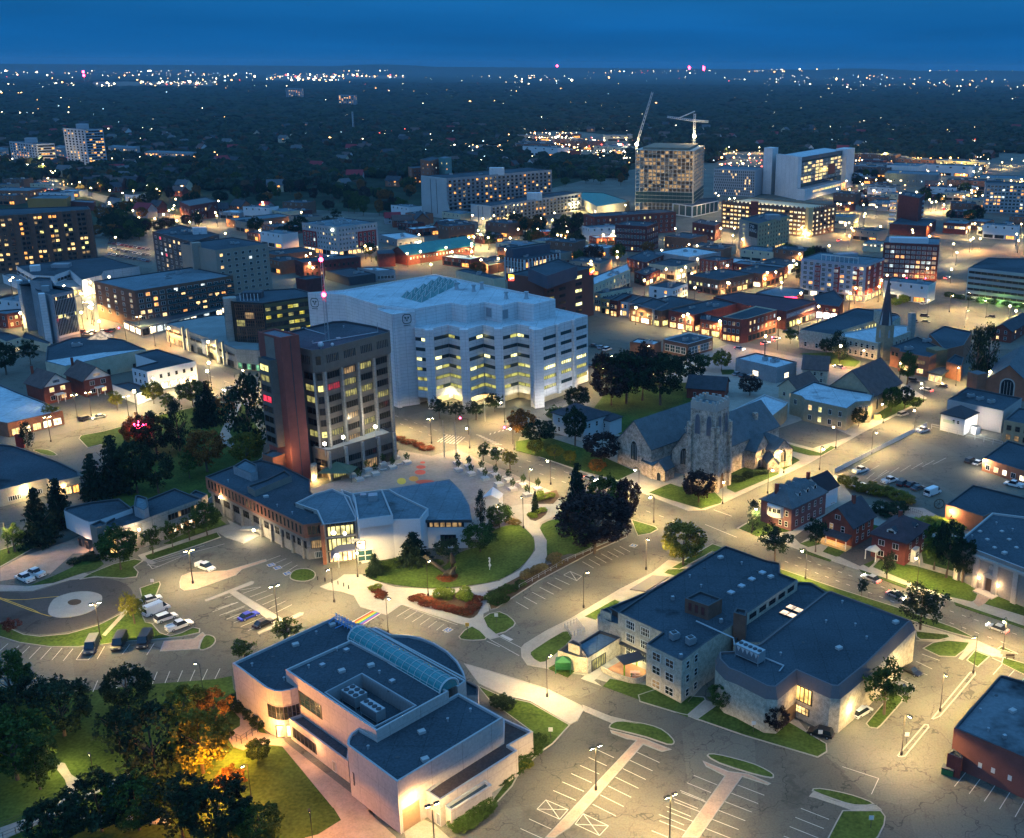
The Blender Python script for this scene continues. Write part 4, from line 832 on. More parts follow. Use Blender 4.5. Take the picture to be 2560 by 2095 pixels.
# podium
pd=B.mz('T','700,1300 850,1335 1478,1152 1340,1088 1000,1120 760,1180',9.4,TC,mat('pale_podium_roof',(.34,.34,.33),.9,.15),cm=COPE)
q0,q1,q2=V2('T',700,1300,9.4),V2('T',850,1335,9.4),V2('T',1478,1152,9.4)
for z,h in((.2,2.9),(4.1,2.0)):
    B.wins(q1,q2,[z],4,None,h,.4,.3,.4,'R','d',GB,fill=.85,lits=[LYD,LDIM]);B.wins(q0,q1,[z],1,None,h,.5,.4,.5,'v','d',GB,fill=.9,lits=[LYD])
for k_ in range(5):
    c=q1.lerp(q2,k_/4);dE=(q2-q1).normalized();c=c+Vector((dE.y,-dE.x))*.3;B.cube(c,.8,.9,0,9.2,math.atan2(dE.y,dE.x),CWALL,'column')
for x,y,pw in((1305,1105,5200),(995,1205,1600),(815,1270,900)):
    c=V2('T',x,y,12.8);b=MB();b.tube([(c.x,c.y,9),(c.x,c.y,12.4)],.12,5);po=B.put(b,'lamp_post',[STEEL]);b=MB();b.ball((c.x,c.y,12.8),.5);B.put(b,'globe_lamp',[emat('globe_glow',(1,.9,.65),30,False)],po)
    light(B.o,Vector((c.x,c.y,13.4))-B.L,pw*.45,(1,.85,.55),'POINT',.4)
# lift shaft
sh=[V2('T',float(x),float(y),44.3) for x,y in((170,190),(388,246),(567,215),(335,155))]
sh=B.mass(sh,44.3,BRT,RBLUE,cm=BRT,name='lift_shaft',rname='lift_shaft_roof')
s0,s1,s2=V2('T',170,190,44.3),V2('T',388,246,44.3),V2('T',567,215,44.3)
B.wins(s0,s1,[33],1,None,10.8,.0,.0,0,'n','d',CBROWN,fill=.42,name='recessed_panel');B.wins(s1,s2,[0],1,.22,44,0,0,0,'n','d',DARKW,name='wall_joint',off=.02)
t0,z0=wallpt('T',355,455,s0,s1);t1,zb_=wallpt('T',425,1290,s0,s1);d_=(s1-s0).normalized();o_=Vector((d_.y,-d_.x))
n1=s0+d_*min(t0,(s1-s0).length-1.5);ax_=V2('T',280,465,z0);w_=(ax_-n1).length;far_=V2('T',175,430,z0);u2=(far_-ax_)
bx_=ccw([n1,ax_,far_,n1+u2]);b=MB();b.prism(bx_,max(5,zb_),z0,0,1,bottom=True);B.put(b,'hanging_bay',[TC,RDARK])
pw=far_;qw=ax_;hh=(z0-max(5,zb_))
for i in range(8):
    z=z0-1.2-(i+1)*(hh-1.5)/8+.6;B.wins(pw,qw,[z],1,None,2.0,.1,.1,1 if i in(0,1,3) else.15,'v','d',GB,fill=.9,lits=[[LY],[LYD],[LR],[LR]][min(i,3)] if i in(0,1,3) else[LDIM])
# roof mast with red aircraft lamps
c=V2('T',850,265,39);b=MB();s_=.55
for dx,dy in((-s_,-s_),(s_,-s_),(0,s_)):b.tube([(c.x+dx,c.y+dy,38.6),(c.x+dx*.5,c.y+dy*.5,66)],.09,4)
for i in range(14):
    z=39+i*2;f_=1-.5*i/14;b.tube([(c.x-s_*f_,c.y-s_*f_,z),(c.x+s_*f_,c.y-s_*f_,z+1),(c.x,c.y+s_*f_,z+2)],.05,4)
b.tube([(c.x,c.y,66),(c.x,c.y,74)],.06,4);ms=B.put(b,'radio_mast',[STEEL])
RED=emat('red_beacon',(1,.02,.08),60,False)
for z in(52.8,63.3):b=MB();b.ball((c.x,c.y-.6,z),.6);B.put(b,'red_beacon',[RED],ms)
for x,y,r in((778,305,.9),(890,303,.5)):b=MB();p_=V2('T',x,y,40);b.ball((p_.x,p_.y,39.8),r);b.tube([(p_.x,p_.y,38.6),(p_.x,p_.y,39.5)],.1,4);B.put(b,'satellite_dish',[WHITEW])
b=MB();b.tube([(*V2('T',600,150,39),39),(*V2('T',830,215,39),39)],.12,4);b.tube([(*V2('T',700,300,39),39),(*V2('T',1330,190,39),39)],.12,4);b.tube([(*V2('T',1330,190,39),38.8),(*V2('T',1330,190,39),42)],.08,4);B.put(b,'roof_rail',[STEEL])
c=s2+Vector((1.5,-2.0));light(B.o,Vector((c.x,c.y,1.2))-B.L,2600,(1,.58,.18),'POINT',.3);c=s1+Vector((-.5,-2.5));light(B.o,Vector((c.x,c.y,9.5))-B.L,700,(1,.6,.2),'POINT',.3)
B.mz('M2','660,60 760,15 890,20 900,60 770,100',9,BRICKO,RBLUE)
B.block([V2('M2',x,y,5.0) for x,y in((1170,200),(1235,170),(1235,130),(1170,150))],0,4.6,CWALL,'entrance_porch')
B.fin()
# great white office
B=Bld('white_office','big white office block with zigzag front and strips of yellow lit windows','office building')
ZL,ZU=29.,35.
up=[V2('B2',float(x),float(y),ZU) for x,y in(t.split(',') for t in '-225,322 0,335 205,398 430,425 660,385 752,402 865,380 972,402 1068,378 1168,395 1303,362 560,209 0,306'.split())]
B.mass(up,ZU,WHITEW,RWHITE,cm=WHITEW,z0=0,par=.6,name='upper_wall')
fl=[V2('B2',float(x),float(y),ZL) for x,y in(t.split(',') for t in '435,540 510,548 550,541 640,521 725,541 765,547 855,521 940,541 975,537 1065,516 1155,532 1212,546 1503,463 1303,418 1168,395 430,440'.split())]
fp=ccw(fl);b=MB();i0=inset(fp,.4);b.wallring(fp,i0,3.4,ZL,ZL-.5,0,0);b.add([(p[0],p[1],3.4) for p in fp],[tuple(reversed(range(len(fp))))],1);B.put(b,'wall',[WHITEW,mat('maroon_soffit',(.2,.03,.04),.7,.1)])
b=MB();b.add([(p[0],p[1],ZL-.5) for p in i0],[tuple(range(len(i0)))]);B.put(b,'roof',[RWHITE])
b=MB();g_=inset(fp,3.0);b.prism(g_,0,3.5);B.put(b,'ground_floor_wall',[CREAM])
py=B.mz('B2','200,425 292,456 437,441 430,420 290,402',34.4,WHITEW,RWHITE,cm=WHITEW)
zs=[24.4-3.65*i for i in range(6)];YB=emat('office_strip_light',(.98,.93,.22),.62,sc_=.35);YBB=emat('bright_office_strip',(1,.95,.4),1.9,sc_=.35)
import itertools
for si,(a,c) in enumerate(zip(fl[:12],fl[1:13])):
    if(c-a).length<4.5 and si not in(0,):continue
    for zi,z in enumerate(zs):
        big=si==11
        if big:
            for j in range(3):B.wins(a.lerp(c,j/3),a.lerp(c,(j+1)/3),[z],1,None,1.25,.8,.8,(.4,.1,.15,1,.8,.75)[zi],'R','d',GT,fill=.98,lits=[YBB if zi==3 else YB])
        else:B.wins(a,c,[z],2,None,1.25,.12,.12,(.5,.1,.45,.6,.8,.75)[zi],'R','d',GT,fill=1.,lits=[YB,YB,YBB] if zi in(0,2,3) else[YB])
for x,y in((530,548),(745,546),(957,541),(1172,538)):
    c=V2('B2',x,y,ZL);B.cube(c+Vector((-.2,-.9)),3.0,2.6,0,ZL+.1,.12,WHITEW,'pylon')
for j in(1,2):
    c=fl[11].lerp(fl[12],j/3);dE=(fl[12]-fl[11]).normalized();B.cube(c+Vector((dE.y,-dE.x))*.5,1.4,1.2,3.2,ZL+.05,math.atan2(dE.y,dE.x),WHITEW,'pylon')
c=fl[11];B.cube(c+Vector((-1.2,-.6)),3.6,2.2,0,ZL+.05,.5,WHITEW,'pylon')
c=V2('B2',320,452,34.4);B.cube(c+Vector((-.4,-.7)),1.4,1.6,0,34.5,.3,WHITEW,'pylon')
LGT=(1,.84,.42)
for x,y,pw in((460,950,1500),(660,955,2000),(860,950,2000),(1080,960,700)):
    c=V2('B2',x,y,3.0);light(B.o,Vector((c.x,c.y,2.7))-B.L,pw,LGT,'POINT',.4)
gr_=inset(fp,2.8);B.wins(V2('B2',440,935,3),V2('B2',1000,930,3),[.3],12,None,2.6,1,1,.8,'v','d',fill=.85,lits=[LB,LW])
for x in(1240,1330,1440):
    y=975-(x-1240)*.33;c=V2('B2',x,y,4.5);light(B.o,Vector((c.x+1.2,c.y-1.6,2.9))-B.L,900,(1,.95,.85),'POINT',.3)
# emblem roundels on the pylon and the left wall
def emblem(a,c,k,x,y,r):
    t,z=wallpt(k,x,y,a,c);d=(c-a).normalized();o=Vector((d.y,-d.x));p=a+d*t+o*.08;b=MB()
    W=lambda u,v:(p.x+d.x*u,p.y+d.y*u,z+v);n=20
    sup=lambda i,rr:W(rr*math.copysign(abs(math.cos(i*2*math.pi/n))**.6,math.cos(i*2*math.pi/n)),rr*1.05*math.copysign(abs(math.sin(i*2*math.pi/n))**.6,math.sin(i*2*math.pi/n)))
    b.add([sup(i,r) for i in range(n)]+[sup(i,r*.84) for i in range(n)],[(i,(i+1)%n,(i+1)%n+n,i+n) for i in range(n)])
    for s in(-1,1):b.add([W(s*r*.05,r*.42),W(s*r*.6,r*.42),W(s*r*.3,-r*.1)],[(0,1,2)])
    b.add([W(-r*.25,-r*.15),W(r*.25,-r*.15),W(0,-r*.6)],[(0,1,2)]);b.add([W(-r*.28,r*.1),W(r*.28,r*.1),W(0,-r*.05)],[(0,1,2)])
    for i in range(6):b.add([W(-r*.75+i*r*.25,-r*1.5),W(-r*.58+i*r*.25,-r*1.5),W(-r*.58+i*r*.25,-r*1.25),W(-r*.75+i*r*.25,-r*1.25)],[(0,1,2,3)])
    B.put(b,'wall_emblem',[mat('dark_green_emblem',(.03,.07,.07),.6,0)])
emblem(V2('B2',292,456,34.4),V2('B2',437,441,34.4),'B2',387,485,1.7)
emblem(up[0],up[1],'B1',1940,385,1.7)
PYR=mat('teal_roof_glass',(.04,.17,.17),.2,.1,spec=.6)
q0,qx,qy=V2('B2',350,350,34.5),V2('B2',600,235,34.5)-V2('B2',350,350,34.5),V2('B2',480,385,34.5)-V2('B2',350,350,34.5)
for i in range(5):
    for j in range(4):
        b=MB();o=q0+qx*(i/5.)+qy*(j/4.);e1=qx/5.*.92;e2=qy/4.*.9;m=o+e1*.5+e2*.5
        b.add([(o.x,o.y,34.4),(o.x+e1.x,o.y+e1.y,34.4),(o.x+e1.x+e2.x,o.y+e1.y+e2.y,34.4),(o.x+e2.x,o.y+e2.y,34.4),(m.x,m.y,36.4)],[(0,1,4),(1,2,4),(2,3,4),(3,0,4)]);b.tube([(o.x,o.y,34.4),(m.x,m.y,36.4)],.12,3,1);b.tube([(o.x+e2.x,o.y+e2.y,34.4),(m.x,m.y,36.4)],.12,3,1)
        B.put(b,'roof_pyramid',[PYR,COPEL])
for x,y in((695,300),(850,300),(1125,360),(1000,360),(800,315)):
    c=V2('B2',x,y,34.5);b=MB();b.tube([(c.x,c.y,34.3),(c.x,c.y,36.6)],[.9,.5],8);b.tube([(c.x,c.y,36.6),(c.x,c.y,37.2)],[.9,.9],8);B.put(b,'roof_fan',[STEEL])
a,c=up[5],up[6]
for x0,x1,y0,y1,i in((878,910,420,482,6),(978,1012,440,495,7)):
    t0,z0=wallpt('B2',x0,y1,up[i],up[i+1]);t1,z1=wallpt('B2',x1,y0,up[i],up[i+1]);d=(up[i+1]-up[i]).normalized()
    B.wins(up[i]+d*t0,up[i]+d*t1,[ZL+.6],1,None,3.6,0,0,0,'p','s',GREYW,fill=1,name='louvre')
B.fin()
# fieldstone church with square tower
def lancet(B,p,d,o,z,w,h,m,fr=MTRIM,n=1,name='arched_window'):
    """pointed window on a wall: p centre, d along the wall, o outward"""
    b=MB();W=lambda u,v,e:(p.x+d.x*u+o.x*e,p.y+d.y*u+o.y*e,z+v)
    def arch(hw,hh,e):
        pts=[(-hw,0),(hw,0),(hw,hh*.6)];
        for i in range(1,5):t=i/5;pts.append((hw*math.cos(t*math.pi/2)**.8,hh*.6+hh*.4*math.sin(t*math.pi/2)))
        pts.append((0,hh));
        for i in range(4,0,-1):t=i/5;pts.append((-hw*math.cos(t*math.pi/2)**.8,hh*.6+hh*.4*math.sin(t*math.pi/2)))
        pts.append((-hw,hh*.6));return[W(u,v,e) for u,v in pts]
    A=arch(w/2,h,.10);I=arch(w/2*.82,h*.93,.10);I2=arch(w/2*.82,h*.93,.03);k=len(A)
    b.add(A+I+I2,[(i,(i+1)%k,(i+1)%k+k,i+k) for i in range(k)]+[(i+k,(i+1)%k+k,(i+1)%k+2*k,i+2*k) for i in range(k)],1);b.add(I2,[tuple(range(k))],0)
    for i in range(1,n):u=-w/2*.82+w*.82*i/n;b.add([W(u-.06,0,.09),W(u+.06,0,.09),W(u+.06,h*.8,.09),W(u-.06,h*.8,.09)],[(0,1,2,3)],1)
    return B.put(b,name,[m,fr])
B=Bld('stone_church','fieldstone church with square belfry tower, blue slate roofs and pointed windows','church')
tn,tr_=V2('CH',612,1690,0),V2('CH',817,1560,0);d=(tr_-tn).normalized();wl_=(tr_-tn).length;nl=Vector((-d.y,d.x));TL=tn+nl*wl_*1.05;TF=tr_+nl*wl_*1.05
ZT=27.
def taper(z):t=z/ZT;return.0+.55*t
b=MB();pr_=None;base=[tn,tr_,TF,TL];c_=sum(base,Vector((0,0)))/4
for z0,z1 in((0,9),(9,16.5),(16.5,24.5)):
    q=inset(base,taper(z0));q2=inset(base,taper(z1)-.08);b.add([(p.x,p.y,z0) for p in q]+[(p.x,p.y,z1) for p in q2],[(i,(i+1)%4,(i+1)%4+4,i+4) for i in range(4)]+[(4,5,6,7)])
B.put(b,'tower_wall',[MSTONE])
tq=inset(base,taper(24.5)-.15);ti=inset(tq,.5);b=MB();b.wallring(tq,ti,24.3,26.6,25.2,0,0);b.add([(p.x,p.y,25.2) for p in ti],[(0,1,2,3)],1)
for i in range(4):
    a,c=tq[i],tq[(i+1)%4]
    for j in range(4):
        m=a.lerp(c,(j+.5)/4);e_=(c-a).normalized();no=Vector((-e_.y,e_.x));M=Matrix.Translation((m.x+no.x*.25,m.y+no.y*.25,26.6))@Matrix.Rotation(math.atan2(e_.y,e_.x),4,'Z');b.box(-.42,-.25,0,.42,.25,.7,0,M)
B.put(b,'tower_parapet',[MTRIM,RBLUE])
for i,p in enumerate(base):
    for k_ in(0,1):
        dd=(base[(i+1)%4]-p).normalized() if k_==0 else(base[i-1]-p).normalized();c=p+dd*.8;o=Vector((dd.y,-dd.x)) if k_==0 else Vector((-dd.y,dd.x));b=MB()
        M=Matrix.Translation((c.x+o.x*.3,c.y+o.y*.3,0))@Matrix.Rotation(math.atan2(dd.y,dd.x),4,'Z');b.box(-.6,-.6,0,.6,.6,12,0,M);b.box(-.5,-.35,12,.5,.5,20,0,M);B.put(b,'buttress',[MSTONE])
oR,oL=Vector((d.y,-d.x)),-d
LV=mat('belfry_louvre',(.13,.13,.16),.7,.2)
for s in(-.22,.22):
    lancet(B,tn+d*wl_*(.5+s)-oR*.2,d,oR,17.0,2.0,6.4,LV);lancet(B,tn+nl*wl_*(.5+s)-oL*.2,-nl,oL,17.0,2.0,6.4,LV)
lancet(B,tn+d*wl_*.5,d,oR,.1,2.6,5.2,mat('oak_door',(.12,.06,.03),.7,.2),name='arched_door');lancet(B,tn+nl*wl_*.6-oL*.3,-nl,oL,12.2,.9,1.8,GD)
# nave behind on the left
SL=SLATE
a1,c1,a2,dn,no=rgable(B,'H1',(-38,403),(305,290),15.5,8.0,7.0,MSTONE,SL,.3,ext=(0,6))
lancet(B,(a1+a2)/2+Vector((0,0)),(a1-a2).normalized(),-dn,3.0,3.0,6.5,GD,n=4)
# gabled narthex beside the tower
b1,e1,b2,dn2,no2=rgable(B,'H1',(302,478),(345,440),13.5,7.2,4.2,MSTONE,SL,.3,ext=(0,9))
lancet(B,(b1+b2)/2,(b1-b2).normalized(),-dn2,3.2,3.6,5.6,GD,n=5)
b=MB();c=(b1+b2)/2;b.tube([(c.x,c.y,13.4),(c.x,c.y,15.4)],.12,4);b.box(c.x-.5,c.y-.1,14.5,c.x+.5,c.y+.1,14.75);B.put(b,'roof_cross',[MTRIM])
# main nave right of the tower
n1,m1,n2,dn3,no3=rgable(B,'CH',(830,522),(1282,350),16.,9.0,7.5,MSTONE,SL,.3,ext=(9,0))
for i in range(3):p=n1.lerp(m1,.42+i*.1);lancet(B,p,dn3,no3,6.3,1.5,1.9,GD,n=2)
# aisle with lean-to roof
o=no3*4.2;b=MB();s_,e_=n1.lerp(m1,.3),n1.lerp(m1,.62)
b.add([(s_.x,s_.y,6.0),(e_.x,e_.y,6.0),(e_.x+o.x,e_.y+o.y,3.7),(s_.x+o.x,s_.y+o.y,3.7),(s_.x,s_.y,6.2),(e_.x,e_.y,6.2),(e_.x+o.x*1.05,e_.y+o.y*1.05,3.85),(s_.x+o.x*1.05,s_.y+o.y*1.05,3.85)],[(4,5,6,7),(0,3,2,1),(2,3,7,6)]);B.put(b,'aisle_roof',[COPPER if 0 else SL])
B.block([s_+no3*.05,s_+o,e_+o,e_+no3*.05],0,3.9,MSTONE,'aisle_wall')
for i in range(3):lancet(B,s_.lerp(e_,(i+.5)/3)+o,dn3,no3,1.0,1.6,2.2,GD,n=2)
# transepts on the right
for p0,p1,zr,z0,hw,ex in(((1080,790),(1325,850),10.5,6.0,4.0,(4,0)),((1400,830),(1560,900),9.0,5.6,3.6,(4,2))):
    t1_,t2_,t3_,td,tno=rgable(B,'CH',p0,p1,zr,z0,hw,MSTONE,SL,.25,ext=ex)
    ee=V2('CH',*p1,zr)+td*ex[1];lancet(B,ee,tno if tno.cross(td)>0 else-tno,td,2.0,2.6,4.2,GD,n=4)
rgable(B,'CH',(1385,1050),(1470,1160),5.2,3.2,1.9,MSTONE,SL,.2,ext=(1,.5))
B.cube(V2('CH',1195,790,8.5),1.3,1.3,5,14.5,.6,MSTONE,'chimney')
# low porch on the left
B.mz('H1','5,665 78,700 210,655 212,560 80,545',4.4,MSTONE,RBLUE);rgable(B,'H1',(128,668),(185,640),6.2,3.6,2.3,MSTONE,SL,.2,ext=(.3,0))
pp=V2('H1',128,668,6.2);lancet(B,pp-Vector((.1,.4)),Vector((.75,-.66)),Vector((-.66,-.75)),.1,1.8,2.8,GD,name='arched_door')
B.mz('CH','0,0 10,0 10,10 0,10',0.2,MSTONE,RBLUE) if 0 else None
# flat roofed wing behind
B.mz('B3','300,1060 520,950 665,1000 650,1020 560,1090 300,1130',6.2,BRICKT,RWHITE,cm=COPEL)
B.wins(V2('B3',520,1095,6.2),V2('B3',665,1000,6.2),[2.8],6,1.2,1.8,1,1,.3,'s','w')
B.fin()
# three old houses
def house_door(B,p,q,t,z=.3,m=None):B.wins(p.lerp(q,t),p.lerp(q,t+.001),[z],1,1.1,2.2,0,0,0,'p','w',m or FRB,name='door')
def chimney(B,c,z0,z1,m=BRICK,s=.9):B.cube(c,s,s*.75,z0,z1,.6,m,'chimney',DARKW)
def dormer(B,c,d,z,w=1.5,h=1.5,dp=2.0,wm=FRW,rm=SLATE,lit=None):
    """small gabled dormer facing d at c"""
    d=d.normalized();s=Vector((-d.y,d.x));Q=lambda u,v,z_:(c.x+s.x*u-d.x*v,c.y+s.y*u-d.y*v,z_)
    b=MB();b.add([Q(-w/2,0,z),Q(w/2,0,z),Q(w/2,0,z+h),Q(0,0,z+h*1.5),Q(-w/2,0,z+h)],[(0,1,2,3,4)] if 1 else[],0)
    b.add([Q(-w/2,0,z),Q(-w/2,0,z+h),Q(-w/2,dp,z+h),Q(-w/2,dp,z),Q(w/2,0,z),Q(w/2,0,z+h),Q(w/2,dp,z+h),Q(w/2,dp,z)],[(0,3,2,1),(4,5,6,7)],0)
    b.add([Q(-w/2-.15,-.2,z+h-.1),Q(0,-.2,z+h*1.5+.1),Q(0,dp+.6,z+h*1.5+.1),Q(-w/2-.15,dp,z+h-.1),Q(w/2+.15,-.2,z+h-.1),Q(w/2+.15,dp,z+h-.1)],[(0,1,2,3),(1,4,5,2)],1)
    b.add([Q(-w*.32,-.04,z+.15),Q(w*.32,-.04,z+.15),Q(w*.32,-.04,z+h*.95),Q(-w*.32,-.04,z+h*.95)],[(0,1,2,3)],2);return B.put(b,'dormer',[wm,rm,lit or GD])
B=Bld('brick_house','purple brick house with slate hipped roof, dormers and white round bay by the crossing','house')
q=rect3('C3',(690,422),(512,358),(880,313),6.6);hip(B,q[0],q[1],q[3],6.6,10.6,BRICKM if 0 else mat('purple_brick',(.17,.08,.08),.9,.2,.6,5.),SLATE,.5,.55)
N,R,Lf=q[0],q[1],q[3]
for z in(.9,3.9):B.wins(N,R,[z],5,1.0,1.7,1,1,.0,'s','w');B.wins(Lf,N,[z],2,1.0,1.6,5.5,.6,.1,'s','w')
u=(N-Lf).normalized();o=Vector((u.y,-u.x));c=Lf.lerp(N,.48);b=MB();b.prism(ccw([c+u*math.cos(t*math.pi/6)*2.6+o*math.sin(t*math.pi/6)*1.6 for t in range(7)]),3.2,6.2,bottom=True);B.put(b,'round_bay',[FRW])
for t in range(1,5):a1_,a2_=[c+u*math.cos(k_*math.pi/6)*2.6+o*math.sin(k_*math.pi/6)*1.6 for k_ in(t+1,t)];B.wins(a1_,a2_,[4.5],1,None,1.3,.1,.1,0,'v','w',fill=1,off=.03)
v=(R-N).normalized();o2=Vector((v.y,-v.x))
for t in(.35,.58,.8):dormer(B,N.lerp(R,t)-o2*1.6,o2,7.6)
for t in(.35,.55,.75):dormer(B,(N+(R-N)*t)-o2*(Lf-N).length*.8,-o2,7.8)
chimney(B,Lf.lerp(N,.35)-o*2.0,6,11.5);B.fin()
B=Bld('gabled_house','red brick house with steep dark gabled roof and a lit front porch','house')
a,c,a2,dn,no=rgable(B,'C3',(977,416),(1086,358),10.2,6.0,4.6,BRICK,SHINGD,.5,ext=(0,2))
if(a-a2).x<0:a,a2=a2,a
B.wins(a2,a,[3.7],2,1.1,1.7,1.2,1.2,.5,'s','w',lits=[LDIM]);B.wins(a2,a,[6.9],1,1.6,1.3,0,0,0,'v','w');B.wins(a,c,[1.0,3.7],3,1.0,1.7,1,1,0,'s','w')
f=-dn;p0,p1=a2-dn*.0,a-dn*.0;b=MB();e0,e1=p0+f*2.8,p1+f*2.8
b.add([(p0.x,p0.y,3.6),(p1.x,p1.y,3.6),(e1.x,e1.y,2.8),(e0.x,e0.y,2.8),(p0.x,p0.y,3.8),(p1.x,p1.y,3.8),(e1.x,e1.y,2.95),(e0.x,e0.y,2.95)],[(3,2,1,0),(4,5,6,7),(2,3,7,6),(0,3,7,4),(1,5,6,2)]);B.put(b,'porch_roof',[SHINGD])
b=MB();b.prism(ccw([p0,p1,e1,e0]),0,.7);B.put(b,'porch_floor',[mat('porch_boards',(.5,.36,.2),.8,.1)])
for t in(.03,.33,.66,.97):c_=e0.lerp(e1,t)-f*.2;B.cube(c_,.25,.25,.7,2.85,0,FRW,'porch_post')
b=MB();c_=e0.lerp(e1,.5)-f*.1;b.tube([(e0.x,e0.y,1.5),(e1.x,e1.y,1.5)],.06,4);B.put(b,'porch_railing',[FRW])
c_=p0.lerp(p1,.5)+f*1.2;light(B.o,Vector((c_.x,c_.y,2.6))-B.L,420,(1,.62,.18),'POINT',.15);chimney(B,a.lerp(c,.6)-no*4.0,7,12);B.fin()
B=Bld('foursquare_house','square red brick house with dark hipped roof and white framed windows','house')
q=rect3('C3',(1395,632),(1195,568),(1505,520),6.4);N,R,Lf=q[0],q[1],q[3];hip(B,N,R,Lf,6.4,10.2,BRICKM,mat('maroon_shingle',(.07,.045,.05),.9,.25,.5,3.),.7,.12)
for z in(.9,3.8):B.wins(Lf,N,[z],2,1.7,1.6,.8,.8,0,'v','w',lits=[LDIM]);B.wins(N,R,[z],3,1.1,1.6,.8,.8,.1,'s','w')
u=(N-Lf).normalized();o=Vector((u.y,-u.x));dormer(B,Lf.lerp(N,.5)-o*1.0,o,7.0,2.4,1.1,2.5,FRW,SHINGD);v=(R-N).normalized();o2=Vector((v.y,-v.x));dormer(B,N.lerp(R,.6)-o2*1.0,o2,7.0,2.0,1.1,2.5,FRW,SHINGD)
c=Lf.lerp(N,.12);b=MB();M=Matrix.Translation((c.x+o.x*1.2,c.y+o.y*1.2,0))@Matrix.Rotation(math.atan2(u.y,u.x),4,'Z');b.add([M@Vector(p) for p in((-1.6,-1.4,2.7),(1.6,-1.4,2.7),(0,-1.4,3.6),(-1.6,1.3,2.7),(1.6,1.3,2.7),(0,1.3,3.6))],[(0,1,2),(0,2,5,3),(1,4,5,2)]);b.box(-1.5,-1.3,0,-1.3,-1.1,2.7,0,M);b.box(1.3,-1.3,0,1.5,-1.1,2.7,0,M);B.put(b,'porch',[FRW])
b=MB();c=N.lerp(R,.35)+o2*.5;M=Matrix.Translation((c.x,c.y,0))@Matrix.Rotation(math.atan2(v.y,v.x),4,'Z');b.box(-1.4,-.6,0,1.4,.6,3.4,0,M);B.put(b,'bay',[FRW]);B.wins(c+o2*.6-v*1.2,c+o2*.6+v*1.2,[1.],1,2.,1.6,0,0,0,'q','w');chimney(B,N.lerp(R,.5)-o2*5,7,11.5);B.fin()
B=Bld('white_house','small white clapboard house with black gabled roof behind the purple brick house','house')
rgable(B,'C3',(812,232),(905,190),8.6,5.4,4.0,WST,mat('black_shingle',(.025,.025,.03),.9,.2),.4);c=V2('C3',830,240,5);B.wins(V2('C3',830,265,5),V2('C3',890,300,5),[2.6],2,.9,1.4,.5,.5,.5,'s','w',lits=[LW])
B.mz('C3','885,320 900,270 940,265 975,290 930,325',3.2,WST,RDARK);chimney(B,V2('C3',790,235,8),4,10);B.fin()
# the other buildings of the centre
def pr(s):return tuple(float(v) for v in s.split(','))
def T(name,label,k,N,L,R,z,wm,rm,nf=0,nR=0,nL=0,w=1.1,h=1.5,lit=.2,st='s',fr='w',shop=0,lits=None,cap=60,z1=None,cat='building',top=None,fh=None,cm=None,par=.5,fill=None,gl=None,group=None,slit=.7):
    B=Bld(name,label,cat,group,cap=cap);q=rect3(k,pr(N),pr(L),pr(R),z);B.mass(q,z,wm,rm,cm=cm,par=par);N_,R__,F_,L_=q
    g0=3.6 if shop else.9
    if nf:
        fh=fh or(z-.8-g0)/nf;zz=[g0+fh*i+(0 if shop else 0)+.25 for i in range(nf)] if z1 is None else[z1+fh*i for i in range(nf)]
        hh=min(h,fh*.72)
        if nR:B.wins(N_,R__,zz,nR,w,hh,.8,.8,lit,st,fr,gl,lits,fill)
        if nL:B.wins(L_,N_,zz,nL,w,hh,.8,.8,lit,st,fr,gl,lits,fill)
    if shop&1:B.wins(N_,R__,[.4],max(2,int((R__-N_).length/5)),None,2.6,.5,.5,slit,'v','d',GD,[LB,LW,LW,LY],.85,name='shopfront')
    if shop&2:B.wins(L_,N_,[.4],max(1,int((L_-N_).length/5)),None,2.6,.5,.5,slit,'v','d',GD,[LB,LW,LW,LY],.85,name='shopfront')
    if z<16 or top:
        u=(R__-N_);v=(L_-N_);a=math.atan2(u.y,u.x)
        for i in range(top if top is not None else 1+B.r.randrange(3)):
            c=N_+u*B.r.uniform(.2,.8)+v*B.r.uniform(.25,.8);hvac(B,c,a,(B.r.uniform(1.6,3),B.r.uniform(1.2,2),B.r.uniform(1,1.6)),z-par)
    B.q=q;return B
def done(*a):
    for b__ in a:pass
    return _done(*a)
def _done(*a):
    for b_ in a:b_.fin()
def P_(name,label,k,pts,z,wm,rm,wn=(),cap=60,cat='building',cm=None,group=None,par=.5):
    """flat block from its roof outline; wn: (edge start px, edge end px, sills, n, w, h, lit, style, frame, lits)"""
    B=Bld(name,label,cat,group,cap=cap);B.mz(k,pts,z,wm,rm,cm=cm,par=par)
    for a,c,zs,n,w,h,lit,st,fr,lt in wn:B.wins(V2(k,*pr(a),z),V2(k,*pr(c),z),zs,n,w,h,.5,.5,lit,st,fr,None,lt,.85)
    return B
OF='office building';AP='apartment block';SH='shop'
